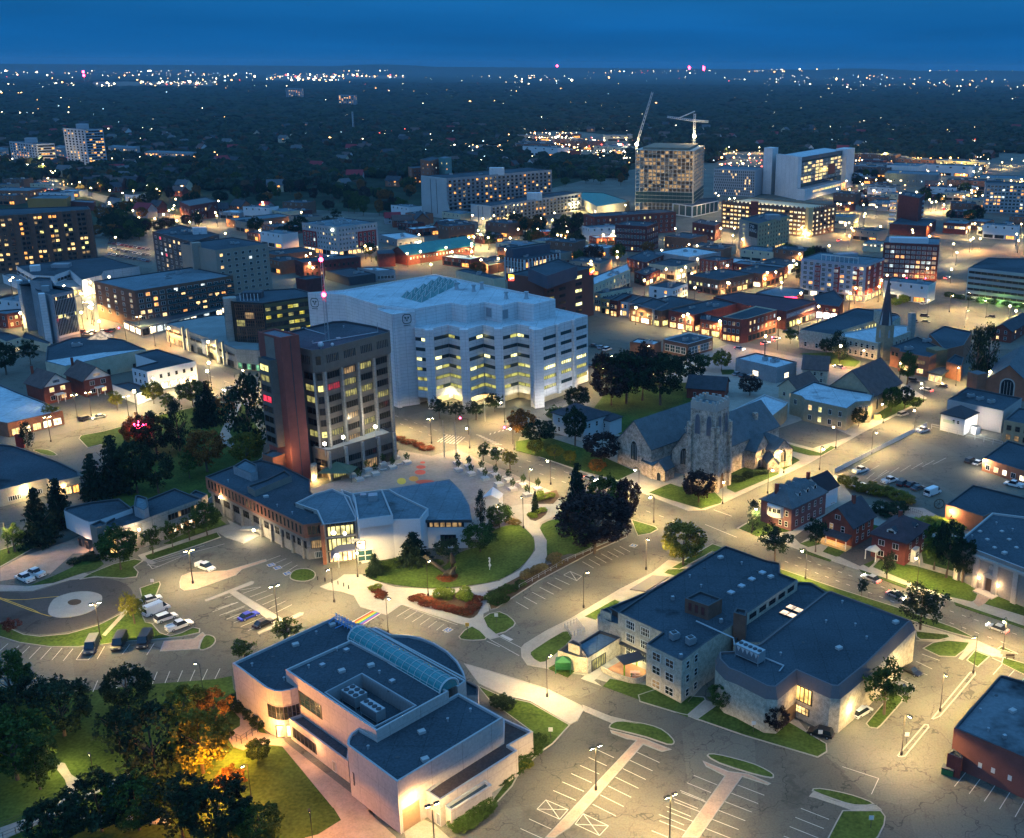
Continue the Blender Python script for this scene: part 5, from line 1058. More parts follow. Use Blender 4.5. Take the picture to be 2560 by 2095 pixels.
# ---- left of the tower
B=P_('stepped_tower','slim pale tower with folded blank side and dark vertical slot windows','L1','345,412 395,335 520,335 640,545 760,560 885,605 1280,522 1255,478 960,440 900,350',22,GREYW,RDARK,cat='tower')
a,c=V2('L1',885,605,22),V2('L1',1280,522,22);B.wins(a,c,[2.6],13,.75,18,.9,.5,0,'p','w',GD,name='slot_window');B.wins(a,c,[19.2],13,.8,1.6,.9,.5,.28,'p','w',lits=[LW],off=.05);B.wins(a,c,[11.2],13,.8,1.5,.9,.5,.3,'p','w',lits=[LY],off=.05)
for x,y in((410,350),(620,350),(800,580)):cc=V2('L1',x,y,22);B.cube(cc+Vector((-1.4,-1.2)),2.4,3.2,0,22.3,.55,WHITEW,'side_fin')
B.mz('L1','515,345 695,368 890,345 880,300 640,292',25.5,GREYW,RDARK);B.cube(V2('L1',790,480,23),3,2.4,21.5,24,.3,STEEL);done(B)
B=T('balcony_block','brown six storey block with balconies and orange lit rooms above glass shops','B1','830,312','668,240','1362,206',18,BRICKB,RBLUE,5,14,5,2.2,1.7,.34,'v','w',1,[LW,LO,LDIM,LW,LC],100,cat=AP,top=2)
N_,R__,F_,L_=B.q
for f in range(5):
    for i in range(7):
        a=N_.lerp(R__,.30+.1*i);d=(R__-N_).normalized();o=Vector((d.y,-d.x));b=MB();M=Matrix.Translation((a.x+o.x*.6,a.y+o.y*.6,3.7+2.75*f))@Matrix.Rotation(math.atan2(d.y,d.x),4,'Z');b.box(0,-.6,0,(R__-N_).length*.085,.6,.15,0,M);b.box(0,-.62,.15,(R__-N_).length*.085,-.55,1.05,1,M);B.put(b,'balcony',[CWALL,GT])
B.mz('B1','757,492 870,540 1370,415 1362,395 830,500',4.2,CWALL,RDARK,par=.2);B.wins(V2('B1',757,492,4.2),V2('B1',870,540,4.2),[.4],3,None,3,.3,.3,1,'v','d',lits=[LB],fill=.9);B.wins(V2('B1',870,540,4.2),V2('B1',1370,415,4.2),[.4],12,None,3,.3,.3,.8,'v','d',lits=[LB,LC],fill=.9);done(B)
B=T('beige_tower','beige nine storey tower with blank stair shaft and few lit square windows','B1','1328,62','1182,12','1612,14',29,mat('beige_wall',(.30,.245,.20),.9,.12),RDARK,9,7,0,1.8,1.5,.2,'v','w',cap=100,cat=AP,top=2);B.cube(B.q[0].lerp(B.q[3],.55),4.5,4.5,0,31,.55,mat('beige_wall',(.3,.25,.2)),'stair_shaft');done(B)
B=T('dark_slab','dark apartment slab with pale balcony stacks behind the beige tower','A1','1180,1242','938,1178','1350,1195',30,DARKW,RDARK,10,5,8,2.2,1.6,.26,'v','w',0,[LW,LDIM,LC,LR,LW],100,cat=AP,top=4);B.cube(V2('A1',1230,1165,32),7,4,29,33,.5,WHITEW,'penthouse');done(B)
B=P_('brown_slab','long brown brick apartment slab with many orange lit windows on the left edge','A1','-350,1100 90,1078 560,1043 540,1022 380,1026 -300,1048',33,BRICKB,RDARK,cat=AP,cap=100)
a,c=V2('A1',-350,1100,33),V2('A1',90,1078,33);e=V2('A1',560,1043,33)
B.wins(a,c,[1.2+2.85*i for i in range(11)],9,2.0,1.5,1,1,.3,'v','b',lits=[LO,LW,LDIM]);B.wins(c,e,[1.2+2.85*i for i in range(11)],15,2.2,1.6,1,1,.34,'v','b',lits=[LO,LW,LDIM,LW,LY])
for i in range(6):B.cube(c.lerp(e,.01+i*.19)+Vector((.2,-.5)),2.6,1.4,0,33.2,0,BRICKB,'brick_pier')
done(B)
B=P_('white_complex','low sprawling white complex with banded upper floor and floodlit doors','B1','100,158 200,215 335,222 345,213 430,183 505,245 625,215 640,190 860,160 740,130 640,98 230,140',9,WHITEW,RDARK,(('100,158','200,215',[5.2],4,None,1.5,0,'p','d',None),('345,213','430,183',[5.2],4,None,1.5,0,'p','d',None)),cat='complex')
B.mz('B1','14,210 60,200 330,235 640,240 960,200 940,215 660,262 440,290 140,262',5,WHITEW,RGRAV);B.wins(V2('B1',440,290,5),V2('B1',660,262,5),[.6],8,None,2.6,.5,.5,.6,'v','d',fill=.9,lits=[LW,LY]);B.wins(V2('B1',140,262,5),V2('B1',440,290,5),[.6],8,None,2.4,.5,.5,.3,'v','d',fill=.9)
for x,y,pw in((560,300,6000),(640,262,3000),(400,285,2500),(85,235,3500),(130,250,3000)):
    g_=V2('B1',x,y,4);light(B.root((0,0)),Vector((g_.x,g_.y-2,4))-B.L,pw,(1,.86,.5),'POINT',.4);b=MB();b.ball((g_.x,g_.y-1,4.2),.7);B.put(b,'wall_lamp',[emat('lamp_glow',(1,.8,.45),25,False)])
B.cube(V2('B1',215,160,11),5,5,0,11.5,.4,WHITEW,'stair_tower');B.cube(V2('B1',380,160,9),9,6,8.5,10.5,.1,GREYW);done(B)
# bronze glass office
B=P_('bronze_glass_office','bronze glass office with rows of yellow lights beside the white office','B1','1372,365 1440,378 1622,386 1908,345 1905,318 1820,295 1560,310 1380,352',25,GB,RDARK,cat=OF,cap=100)
a,c,e=V2('B1',1440,378,25),V2('B1',1622,386,25),V2('B1',1908,345,25)
B.wins(c,e,[1.4+3.3*i for i in range(7)],8,None,1.5,.5,.3,.62,'q','b',GB,[emat('amber_office_glow',(.95,.8,.08),.6),LYD,YB],.98);B.wins(c,e,[3.1+3.3*i for i in range(7)],1,None,1.4,.2,.2,0,'n','b',mat('olive_spandrel',(.12,.10,.05),.4,.1),fill=1.,name='spandrel_band')
B.wins(a,c,[1.4+3.3*i for i in range(7)],3,None,2.9,.2,.2,.25,'q','b',GB,[LYD,LDIM,LR],.98);B.cube(V2('B1',1400,372,25)+Vector((.5,1.5)),5,5,0,26,.4,CWALL,'stair_shaft');B.cube(V2('B1',1560,345,25),8,5,24,27,.1,DARKW,'penthouse')
for i in range(6):g_=V2('B1',1480+i*22,352,26);b=MB();b.tube([(g_.x,g_.y,24.5),(g_.x,g_.y,27.5)],.15,4);B.put(b,'vent_pipe',[WHITEW])
done(B)
B=P_('parking_podium','low concrete car park with lit slot towers and mural panels along the street','B1','1016,512 1200,575 1380,640 1452,672 1600,680 1600,540 1400,455 1290,462 1130,490',8.5,CWALL,mat('teal_deck',(.20,.24,.24),.9,.2),cat='car park',cap=60)
a,c,e=V2('B1',1016,512,8.5),V2('B1',1452,672,8.5),V2('B1',1600,690,8.5);B.wins(a,c,[5.2],9,None,1.0,1,1,.1,'p','d',GD,fill=.9);B.wins(a,c,[.4],7,None,2.6,1,1,.5,'v','d',fill=.6,lits=[LW,LDIM])
SG=emat('lit_slot',(1,.85,.4),1.6,False);d=(c-a).normalized();o=Vector((d.y,-d.x))
for t in(.30,.37,.78,.86):g_=a.lerp(c,t)+o*.8;B.cube(g_,.7,.9,0,10.5,math.atan2(d.y,d.x),CWALL,'slot_pylon');b=MB();M=Matrix.Translation((g_.x+o.x*.5,g_.y+o.y*.5,0))@Matrix.Rotation(math.atan2(d.y,d.x),4,'Z');b.box(-.15,-.05,.5,.15,0,10,0,M);B.put(b,'light_strip',[SG])
g_=a.lerp(c,.58)+o*.3;B.cube(g_,4.2,.3,1.5,7.5,math.atan2(d.y,d.x),mat('mural_panel',(.45,.43,.42),.8,.35,.8,2.),'mural')
B.wins(V2('B1',1452,672,8.5),V2('B1',1600,690,8.5),[.6],5,None,2.5,.3,.3,.5,'v','d',lits=[emat('green_shopfront',(.3,.9,.45),.5)],fill=.8)
for t in(.28,.5,.8):g_=a.lerp(c,t)+o*2.5;light(B.root((0,0)),Vector((g_.x,g_.y,2.5))-B.L,900,(1,.85,.5),'POINT',.3)
done(B)
B=P_('flat_roof_store','wide low building with dark roof and pale roof edge beside the street','B1','278,748 400,778 660,720 902,672 760,612 600,588 440,600 290,655',7.5,CREAM,RDARK,(('400,778','902,672',[.5],3,1.2,2.2,.2,'p','d',None),),cat='store')
b=MB();g_=[G('B1',x,y,7.2) for x,y in((285,742),(402,772),(660,714),(880,672),(640,690),(400,725))];b.add([(p.x,p.y,7.06) for p in g_],[tuple(range(6))]);B.put(b,'pale_roof_strip',[RWHITE]);hvac(B,V2('B1',470,655,7),.3,(3,2,1.6),7);b=MB();g_=V2('B1',620,585,8);M=Matrix.Translation((g_.x,g_.y,7));b.add([M@Vector(p) for p in((-4,-4,0),(4,-4,0),(4,4,0),(-4,4,0),(0,0,3))],[(0,1,4),(1,2,4),(2,3,4),(3,0,4)]);B.put(b,'glass_pyramid',[emat('pyramid_glow',(1,.75,.45),.5)]);done(B)
B=P_('white_corner_block','white three storey block with blue hipped flat roof and floodlit shopfront','B1','812,787 905,810 1207,745 968,668 832,702 965,748',8.2,WST,RDARK,(('905,810','1207,745',[4.6],6,1.0,1.5,0,'s','d',None),('812,787','905,810',[3,5.6],3,1.0,1.4,0,'s','w',None),('905,810','1207,745',[.4],5,None,2.4,1,'v','d',[LB])),cat='block')
g_=V2('B1',1090,880,3);light(B.o,Vector((g_.x,g_.y-3,3))-B.L,3500,(1,.8,.4),'POINT',.4);done(B)
B=P_('mural_shed','small white single storey building with pale blue mural wall and bright front','B1','692,890 842,948 935,918 800,870',4,WST,RDARK,(('842,948','935,918',[.3],2,None,2.4,1,'v','w',[LB]),),cat='shed');g_=V2('B1',900,960,3);light(B.o,Vector((g_.x,g_.y-1,3))-B.L,2200,(1,.85,.5),'POINT',.4);done(B)
for lab,p0,p1,ex in(('left red brick house of the twin pair with white front gable',(338,822),(248,795),2),('right red brick house of the twin pair with white porch under its gable',(588,782),(492,745),2)):
    B=Bld('twin_gable_house',lab,'house','twin red brick houses');a1,c1,a2,dn,no=rgable(B,'B1',p0,p1,10.6,6.4,5.0,BRICK,SHING,.6,gm=FRW,ext=(0,ex))
    l_,r_=(a2,a1) if a2.x<a1.x else(a1,a2);B.wins(l_,r_,[1.0,4.0],2,1.8,1.7,1,1,.25,'v','w',lits=[LW]);B.wins(l_,r_,[7.2],1,2.8,1.1,0,0,.5,'R','w',lits=[LDIM]);f=-dn;m_=(l_+r_)/2+f*1.2
    B.cube(m_,3.2,2.2,3.0,3.3,math.atan2(dn.x,-dn.y),FRW,'porch_roof')
    for s in(-1.3,1.3):e_=(r_-l_).normalized();p=m_+e_*s+f*.8;B.cube(p,.22,.22,0,3.0,0,FRW,'porch_post')
    B.wins(m_-f*1.15-(r_-l_).normalized()*.6,m_-f*1.15+(r_-l_).normalized()*.6,[.2],1,1.1,2.2,0,0,0,'p','w',FRB,name='door');chimney(B,c1-no*3,7,12);done(B)
done(P_('blue_strip_mall','low strip mall with pale blue wavy roof on the left edge','B1','-300,1060 0,1120 45,1128 385,1050 280,1000 110,935 0,888 -250,860',5,BRICKO,RWHITE,(('45,1128','385,1050',[.4],5,None,2.4,.8,'v','d',[LW,LB]),),cat='store'),
     P_('tan_hall','low tan building with broad dark roof and orange lamps behind the dark spruces','C1','-250,330 0,305 285,235 330,258 492,222 480,190 355,128 85,32 -250,0',5,CREAM,RDARK,(('0,305','285,235',[1],2,3.6,1.4,.0,'R','w',None),('330,258','492,222',[.4],3,None,2.4,1,'v','d',[LO,LW])),cat='hall'),
     P_('small_office','small two storey pale office with lit display window left of the store','B1','-40,590 38,625 130,598 60,570 -40,560',6,CREAM,RDARK,(('38,625','130,598',[.5],1,4.5,1.8,1,'R','d',[LB]),('38,625','130,598',[3.8],2,1.2,1.2,.5,'s','w',[LW])),cat=OF),
     P_('tan_brick_shop','two storey brick shop with pale windows beside the slim tower','B1','-80,440 40,455 150,435 150,420 0,432',7,BRICK,RBLUE,(('-80,440','40,455',[1,4],3,1.3,1.6,.4,'s','w',None),('40,455','150,435',[1,4],3,1.3,1.6,.2,'s','w',None)),cat=SH),
     P_('linked_low_shop','long low dark roofed shop in front of the slim tower','B1','130,600 300,640 310,628 150,560',4,CREAM,RDARK,cat=SH))
for k,x,y,pw in(('C1',170,300,1400),('C1',0,325,1400),('C1',400,270,500)):
    g_=G(k,x,y,3.5);o=thing('wall_floodlight',{170:'orange floodlight in middle of the tan hall wall',0:'orange floodlight at left end of the tan hall wall',400:'orange lamp over the entrance of the tan hall'}[x],'light',(g_.x,g_.y,3.5));b=MB();b.ball((0,0,0),.3);b.obj('lamp',emat('lamp_glow',(1,.8,.45),25,False),o);light(o,(0,-1,-.3),pw,(1,.7,.3),'POINT',.3)
# ---- middle left
B=Bld('hotel','pale five storey hotel with red framed window panels and lit shops','hotel',cap=100);q=rect3('N2',(600,372),(170,328),(1072,322),19);B.mass(q,19,mat('pale_grey_wall',(.38,.37,.38),.85,.08),RBLUE);N_,R__,F_,L_=q
B.wins(L_,N_,[4.4+2.9*i for i in range(5)],12,1.1,1.4,1,1,.1,'s','w');B.wins(N_,R__,[4.4+2.9*i for i in range(5)],12,1.1,1.4,1,1,.12,'s','w');B.wins(L_,N_,[.5],9,None,2.8,.5,.5,.9,'v','d',lits=[LB,LW,LO],fill=.9,name='shopfront');B.wins(N_,R__,[.5],9,None,2.8,.5,.5,.8,'v','d',lits=[LB,LW,LO],fill=.9,name='shopfront')
REDP=mat('red_panel',(.3,.03,.025),.7,.05)
for a,c,t0,t1 in((L_,N_,.0,.42),(N_,R__,.48,.96)):
    p,q2=a.lerp(c,t0),a.lerp(c,t1);d=(q2-p).normalized();o=Vector((d.y,-d.x))*.5;
    B.wins(p+o*.1,q2+o*.1,[3.9],1,None,10.5,.2,.2,0,'n','d',REDP,fill=1,name='red_frame',off=.1);B.wins(p+o*.1,q2+o*.1,[5,8,11],4,1.7,2.2,1,1,.2,'s','w',off=.22)
for i in range(6):hvac(B,q[0]+(q[1]-q[0])*B.r.uniform(.1,.9)+(q[3]-q[0])*B.r.uniform(.2,.8),.3,(4,2,1.8),18.5)
b=MB();g_=N_.lerp(L_,.12);b.ball((g_.x,g_.y-.6,17),.9);B.put(b,'lit_sign',[emat('sign_glow_cool',(.8,1,.8),8,False)]);done(B)
B=Bld('old_station','long red brick station with teal metal gabled roof and row of lamps','station');a1,c1,a2,dn,no=rgable(B,'N2',(1255,572),(1962,470),11,6.5,8.5,BRICK,TEALR,.8)
B.wins(a1,c1,[3.4],20,1.0,1.3,1,1,.75,'p','w',lits=[LB,LW]) if(c1-a1).x>0 else B.wins(c1,a1,[3.4],20,1.0,1.3,1,1,.75,'p','w',lits=[LB,LW]);B.cube(V2('N2',1120,650,7),10,14,0,8,.3,BRICK,'end_block',RDARK);done(B)
done(T('brick_depot','brown brick depot with long dark roof below the hotel','N2','245,745','135,712','868,690',9,BRICKM,RDARK,2,12,3,1.1,1.6,.06,'s','b'),
     T('white_cube_office','white cube building over a maroon base behind the white office','N2','275,927','150,906','478,900',11,BRICKM,RDARK,top=0,cap=20),
     P_('white_cap','flat white upper storey sitting on maroon base behind the white office','N2','275,925 478,898 400,878 150,903',11.6,WHITEW,RDARK,par=.3) if 0 else T('blue_roof_depot','low depot with bright blue white roof beside the station','N2','1240,500','1078,442','1512,470',5,GREYW,RWHITE,1,5,3,2,1.4,.5),
     T('roofed_market','low pale shed with blue white roof behind the white office','N2','1010,832','820,800','1222,820',6,GREYW,RWHITE,1,5,0,2,1.6,.2),T('dark_depot','dark low depot with flat roof in front of the brick depot','N2','730,900','500,830','1000,860',5,DARKW,RDARK,0,top=3),
     T('billboard_shop','low tan shop with painted sign wall behind the white office roof','N3','360,580','0,480','470,560',6.5,CREAM,RDARK,0,top=2),T('red_end_shop','low red shop with green lit sign left of the columned office','N3','300,440','215,370','470,400',5.5,BRICKO,RDARK,0),
     T('brown_flat_block','low brown shop row right of the beige tower','A1','1700,1325','1640,1300','1920,1290',8,BRICKO,RDARK,1,5,2,1.4,1.6,.3),T('blue_end_block','low blue grey block right behind the beige tower','A1','1690,1245','1510,1215','1690,1240',8,GREYW,RBLUE,0) if 0 else T('row_shop_left','low brick shop row with lit fronts left of the hotel','A1','1480,1115','1380,1100','1820,1085',6,BRICKO,RBLUE,1,8,3,1.6,1.4,.5,shop=0,lits=[LW,LB]))
B=T('columned_office','brown office with tall white columns and dark penthouse','N3','682,378','470,350','1075,312',13,BRICKM,RDARK,2,8,5,3.0,3.4,.3,'v','w',cat=OF,shop=3);N_,R__,F_,L_=B.q;PHM=mat('slate_blue_penthouse',(.07,.08,.11),.7,.2)
B.mass(rect3('N3',(560,265),(485,252),(950,205),18),18,PHM,RDARK,z0=12.5,name='penthouse_wall',rname='penthouse_roof')
for a,c,n in((L_,N_,6),(N_,R__,10)):
    for i in range(n+1):p=a.lerp(c,i/n);d=(c-a).normalized();B.cube(p+Vector((d.y,-d.x))*.35,.45,.6,0,13,math.atan2(d.y,d.x),WST,'column')
done(B)
B=T('brick_headquarters','square brown brick office with dark penthouse and yellow corner signs','N3','880,577','500,522','1418,456',24,mat('plum_brick',(.16,.065,.05),.9,.12),RDARK,cap=100,cat=OF,top=0);N_,R__,F_,L_=B.q
for f in range(6):z=19.6-3.3*f;B.wins(N_.lerp(R__,0),N_.lerp(R__,.5),[z],2,5.5,1.6,1,1,(.15,.0,.5,0,.3,0)[f],'R','b',GD,[LY,LYD]);B.wins(N_.lerp(R__,.52),N_.lerp(R__,.86),[z+.4],1,5.6,1.6,0,0,(1,0,1,0,1,0)[f],'R','b',GD,[YBB])
B.mass(rect3('N3',(920,548),(720,462),(1245,440),29),29,PHM,RDARK,z0=23,name='penthouse_wall',rname='penthouse_roof')
SY,SR=emat('yellow_sign',(1,.62,.04),3.5,False),emat('red_sign',(1,.06,.04),3,False)
for p,d in((L_.lerp(N_,.04),(N_-L_).normalized()),(N_.lerp(R__,.92),(R__-N_).normalized())):
    b=MB();o=Vector((d.y,-d.x))*.15;W=lambda u,v:(p.x+o.x+d.x*u,p.y+o.y+d.y*u,v);b.add([W(0,22),W(3.4,22),W(3.4,23.7),W(0,23.7)],[(0,1,2,3)],0);b.add([W(0,20.6),W(3.4,21),W(3.4,22),W(0,22)],[(0,1,2,3)],1);b.add([W(.8,21.4),W(3.2,22.2),W(3.2,22.7),W(.8,21.9)],[(0,1,2,3)],2);b.v[-4:]=[(v[0]+o.x*.2,v[1]+o.y*.2,v[2]) for v in b.v[-4:]];B.put(b,'corner_sign',[SY,SR,emat('white_sign',(1,1,1),3,False)])
done(B)
# ---- shops right of the headquarters
TR=[('arched_cream_block','cream three storey block with arched windows and bright blue roof','N3','1420,640','1400,560','1805,478',10.5,CREAM,RWHITE,2,10,0,1.0,1.9,.25),('narrow_cream_shop','cream shop with two floors next to the brick headquarters','N3','1490,735','1420,722','1852,675',9.5,CREAM,RDARK,2,8,2,1,1.6,.1),
      ('white_studio','white two storey building with dark paired windows and dark roof','N5','340,428','90,402','522,372',9.5,WST,RDARK,2,6,2,1.6,1.6,.3),('gold_front_shop','tan corner shop with shallow dark roof and lamp on its wall','N5','378,198','82,165','632,142',8,CREAM,RDARK,1,8,5,1.4,1.5,.3),
      ('tall_brick_shop','red brick three storey shop with small white windows','N5','835,138','632,110','992,105',10.5,BRICK,RDARK,3,5,4,1.1,1.5,.4),('long_brick_block','long brick block with shop arcade and orange lamp on its side wall','N5','845,340','470,290','1265,275',8.5,BRICKB,RDARK,1,8,8,1.4,1.6,.4),
      ('orange_wall_block','brick block behind glowing orange wall and parking yard','N5','1300,272','1000,240','1550,205',8,BRICKO,RDARK,1,5,3,1.2,1.5,.2),('teal_roof_block','low block with broad teal roof behind the long brick block','N5','1490,210','1000,150','1560,180',7.5,BRICKM,RBLUE,1,3,10,1.2,1.4,.1),
      ('white_strip_shop','low white shop strip with square dark windows','N5','1550,185','1270,135','1700,135',5.5,WST,RDARK,1,3,8,1.2,1.2,.1),('big_white_roof_hall','wide hall with bright pale blue roof among the shops','N5','520,95','180,35','840,35',9,GREYW,RWHITE,0,0,0),('brick_row_left','brown brick row with lamp left of the tan corner shop','N5','60,150','-140,100','275,60',8,BRICKM,RDARK,2,5,4,1.1,1.5,.3),
      ('dark_gable_shop','dark roofed shop below the brown brick row','N5','60,285','-60,250','215,225',6.5,BRICKM,RDARK,1,4,2,1.2,1.4,.3)]
for t in TR:done(T(*t,st='s',fr='w',shop=3,slit=.5,cap=40,cat=SH))
cols=[(CREAM,'cream'),(mat('ochre_wall',(.45,.33,.16),.9,.1),'ochre'),(BRICKM,'maroon'),(WST,'white'),(mat('pink_wall',(.5,.35,.34),.9,.1),'pale pink'),(GREYW,'grey')]
xs=[(1425,770),(1495,785),(1590,800),(1670,815),(1780,830),(1900,850),(2060,905)]
for i in range(6):
    (x0,y0),(x1,y1)=xs[i],xs[i+1];z=7.2+.5*(i%3)
    B=P_('row_shopfront','%s shopfront, number %s in the row of narrow fronts right of the brick headquarters'%(cols[i][1],('one','two','three','four','five','six')[i]),'N3','%d,%d %d,%d %d,%d %d,%d'%(x0,y0,x1,y1,x1+150,y1-75,x0+150,y0-75),z,cols[i][0],RDARK,(('%d,%d'%(x0,y0),'%d,%d'%(x1,y1),[4.0],3,1.0,2.0,.2,'s','w',None),('%d,%d'%(x0,y0),'%d,%d'%(x1,y1),[.3],2,None,2.5,.9,'v','d',[LB,LW])),cat=SH,group='narrow street fronts');done(B)
TR=[('brick_print_shop','brick shop with white sign board and yellow upper window','N5','575,705','315,652','1010,575',8.5,BRICKM,RDARK,1,0,3,2.4,1.7,.5),('dark_party_block','dark roofed shop with low blank side left of the print shop','N5','225,665','-100,600','640,555',8,BRICKB,RDARK,1,0,4,1.8,1.5,.2),('low_arch_shop','low brick shop with arched white windows left of the corner block','N5','868,790','635,748','880,735',7.5,BRICK,RDARK,1,0,5,1.0,1.7,.2)]
for t in TR:done(T(*t,st='s',fr='w',shop=3,slit=.9,cap=40,cat=SH))
B=P_('corner_brick_block','three storey red brick corner block with rounded corner and glowing bar front','N5','872,728 1075,755 1145,746 1455,652 1230,612',11,BRICK,RDARK,(('872,728','1075,755',[4.4,7.7],4,1.3,1.7,.15,'v','w',None),('1145,746','1455,652',[4.4,7.7],7,1.1,1.7,.35,'v','w',[LDIM,LC,LW]),('872,728','1075,755',[.4],4,None,2.8,1,'v','d',[LO,LW]),('1145,746','1455,652',[.4],7,None,2.6,.3,'v','d',[LDIM])),cat='corner block',cm=CREAM)
b=MB();g_=V2('N5',1180,745,4.6);b.box(g_.x-1.6,g_.y-1.3,4.0,g_.x+1.6,g_.y-1.1,5.2);B.put(b,'lit_sign',[emat('sign_glow_white',(1,.95,1),8,False)]);light(B.o,Vector((g_.x-3,g_.y-3,3))-B.L,2500,(1,.6,.25),'POINT',.3);done(B)
B=P_('furniture_store','long maroon store with white lettering band and yellow lit windows','N5','1548,668 1870,562 1780,545 1050,460 780,512 1120,600',9,BRICKM,mat('maroon_roof',(.07,.035,.045),.9,.25),(('1548,668','1870,562',[.5],9,None,3.0,.65,'v','d',[LY,LYD,LW]),),cat='store')
a,c=V2('N5',1548,668,9),V2('N5',1870,562,9)
def lettering(B,a,c,txt,z,hgt,m,t0=.05,t1=.95,fnt=None,name='lettering'):
    d=(c-a).normalized();cu=bpy.data.curves.new('letters','FONT');cu.body=txt;cu.size=1;cu.extrude=.04;cu.resolution_u=2
    o=bpy.data.objects.new('letters',cu);C.objects.link(o);bpy.context.view_layer.update();dg=bpy.context.evaluated_depsgraph_get();me=bpy.data.meshes.new_from_object(o.evaluated_get(dg));C.objects.unlink(o);bpy.data.objects.remove(o)
    x0=min(v.co.x for v in me.vertices);x1=max(v.co.x for v in me.vertices);y0=min(v.co.y for v in me.vertices);y1=max(v.co.y for v in me.vertices);p=a.lerp(c,t0);Ln=(c-a).length*(t1-t0);nrm=Vector((d.y,-d.x))
    for v in me.vertices:u=(v.co.x-x0)/(x1-x0)*Ln;w_=(v.co.y-y0)/(y1-y0)*hgt;e_=.15+v.co.z;v.co=Vector((p.x+d.x*u+nrm.x*e_,p.y+d.y*u+nrm.y*e_,z+w_))-B.L
    me.materials.clear();me.materials.append(m);q=bpy.data.objects.new(name,me);C.objects.link(q);q.parent=B.o;return q
B.wins(a,c,[5.2],1,None,2.4,.3,.3,0,'n','d',mat('mauve_band',(.3,.2,.24),.8,.1),fill=1,name='sign_band');lettering(B,a,c,"ETHAN'S MATTRESS CENTRE",5.6,1.5,FRW);done(B)
B=P_('bright_front_shop','brick shop with brilliant white lit front and people outside','N5','1860,590 2110,620 2160,545 2060,440 1840,500',7,BRICKM,RDARK,(('1860,590','2110,620',[.3],3,None,3.0,1,'v','w',[emat('blazing_front',(1,.88,.85),6)]),('1860,590','2110,620',[4.2],3,1.4,1.4,.4,'v','w',None)),cat=SH);g_=V2('N5',1980,640,3);light(B.o,Vector((g_.x,g_.y-5,3))-B.L,5000,(1,.85,.8),'POINT',.4);done(B)
B=P_('neon_roof_block','low block with bluish roof and red neon sign on its roof','N5','1230,470 1600,535 1740,460 1740,430 1450,400',6.5,BRICKM,RBLUE,cat='block');b=MB();g_=V2('N5',1580,525,8);b.box(g_.x-4,g_.y,7.2,g_.x+4,g_.y+.3,8.4);B.put(b,'neon_sign',[emat('red_neon',(1,.02,.08),8,False)]);done(B)
B=Bld('clapboard_villa','pale blue clapboard villa with dark hipped roofs half hidden by a tall tree','house');VW=mat('pale_blue_clapboard',(.42,.47,.5),.9,.06);q=rect3('B2',(1475,1120),(1335,1050),(1600,1060),7);hip(B,q[0],q[1],q[3],7,10,VW,SHINGD,.5,.4);B.wins(q[3],q[0],[1,4.2],3,1,1.7,1,1,.05,'s','w');B.wins(q[0],q[1],[1,4.2],3,1,1.7,1,1,0,'s','w')
q=rect3('B2',(1640,1115),(1545,1080),(1695,1085),5.6);hip(B,q[0],q[1],q[3],5.6,7.6,VW,SHINGD,.4,.2);B.wins(q[3],q[0],[2.8],2,1,1.6,1,1,.05,'s','w');done(B)
B=T('glass_pavilion','low pavilion with white framed tall glass walls and dark roof','N5','505,1018','255,962','762,940',6,BRICKB,RDARK,1,8,4,None,4.6,.15,'g','w',cm=WST,fill=.92,gl=GT,lits=[LDIM],cat='pavilion');done(B)
done(T('brown_annex','low brown annex with pale blue roof joined to the glass pavilion','N5','150,1022','-120,1000','245,985',5,BRICKB,RWHITE,0,top=2,cat='annex'),
     T('blue_roof_clinic','grey two storey clinic with bright blue roof and one big lit window','B3','597,786','352,724','714,748',6.5,GREYW,RWHITE,1,1,1,3,2.2,1,'q','w',lits=[LB],cat='clinic',top=3))
# ---- federal building
B=P_('courtyard_building','grey stone block round a small court with dark and pale blue roofs','B3','737,550 960,583 985,560 1240,480 1345,452 1090,416',8.2,STONE,RDARK,(('737,550','960,583',[1.0],3,1.3,2.2,.0,'s','w',None),),cat='civic building')
B.mz('B3','960,583 1222,636 1447,552 1400,528 1290,518 985,575',7.6,STONE,RWHITE,cm=COPEL);a,c,e=V2('B3',960,583,7.6),V2('B3',1222,636,7.6),V2('B3',1447,552,7.6);B.wins(a,c,[.8,4.3],7,1.3,1.9,1,1,.05,'s','w');B.wins(c,e,[1.2],9,1.2,4.4,1,1,.2,'s','w',lits=[LDIM])
B.mz('B3','1225,480 1345,452 1360,470 1290,520 1255,515',9.5,STONE,RBLUE);B.cube(V2('B3',1240,430,13),4.5,4.5,0,13,.5,STONE,'stair_tower',RBLUE);B.cube(V2('B3',1432,455,15),2.6,2.2,0,15.5,.5,CWALL,'chimney')
B.wins(V2('B3',1040,548,8.2),V2('B3',1232,486,8.2),[5.4],10,.9,1.6,.3,.3,.9,'p','w',lits=[LY],off=.25);done(B)
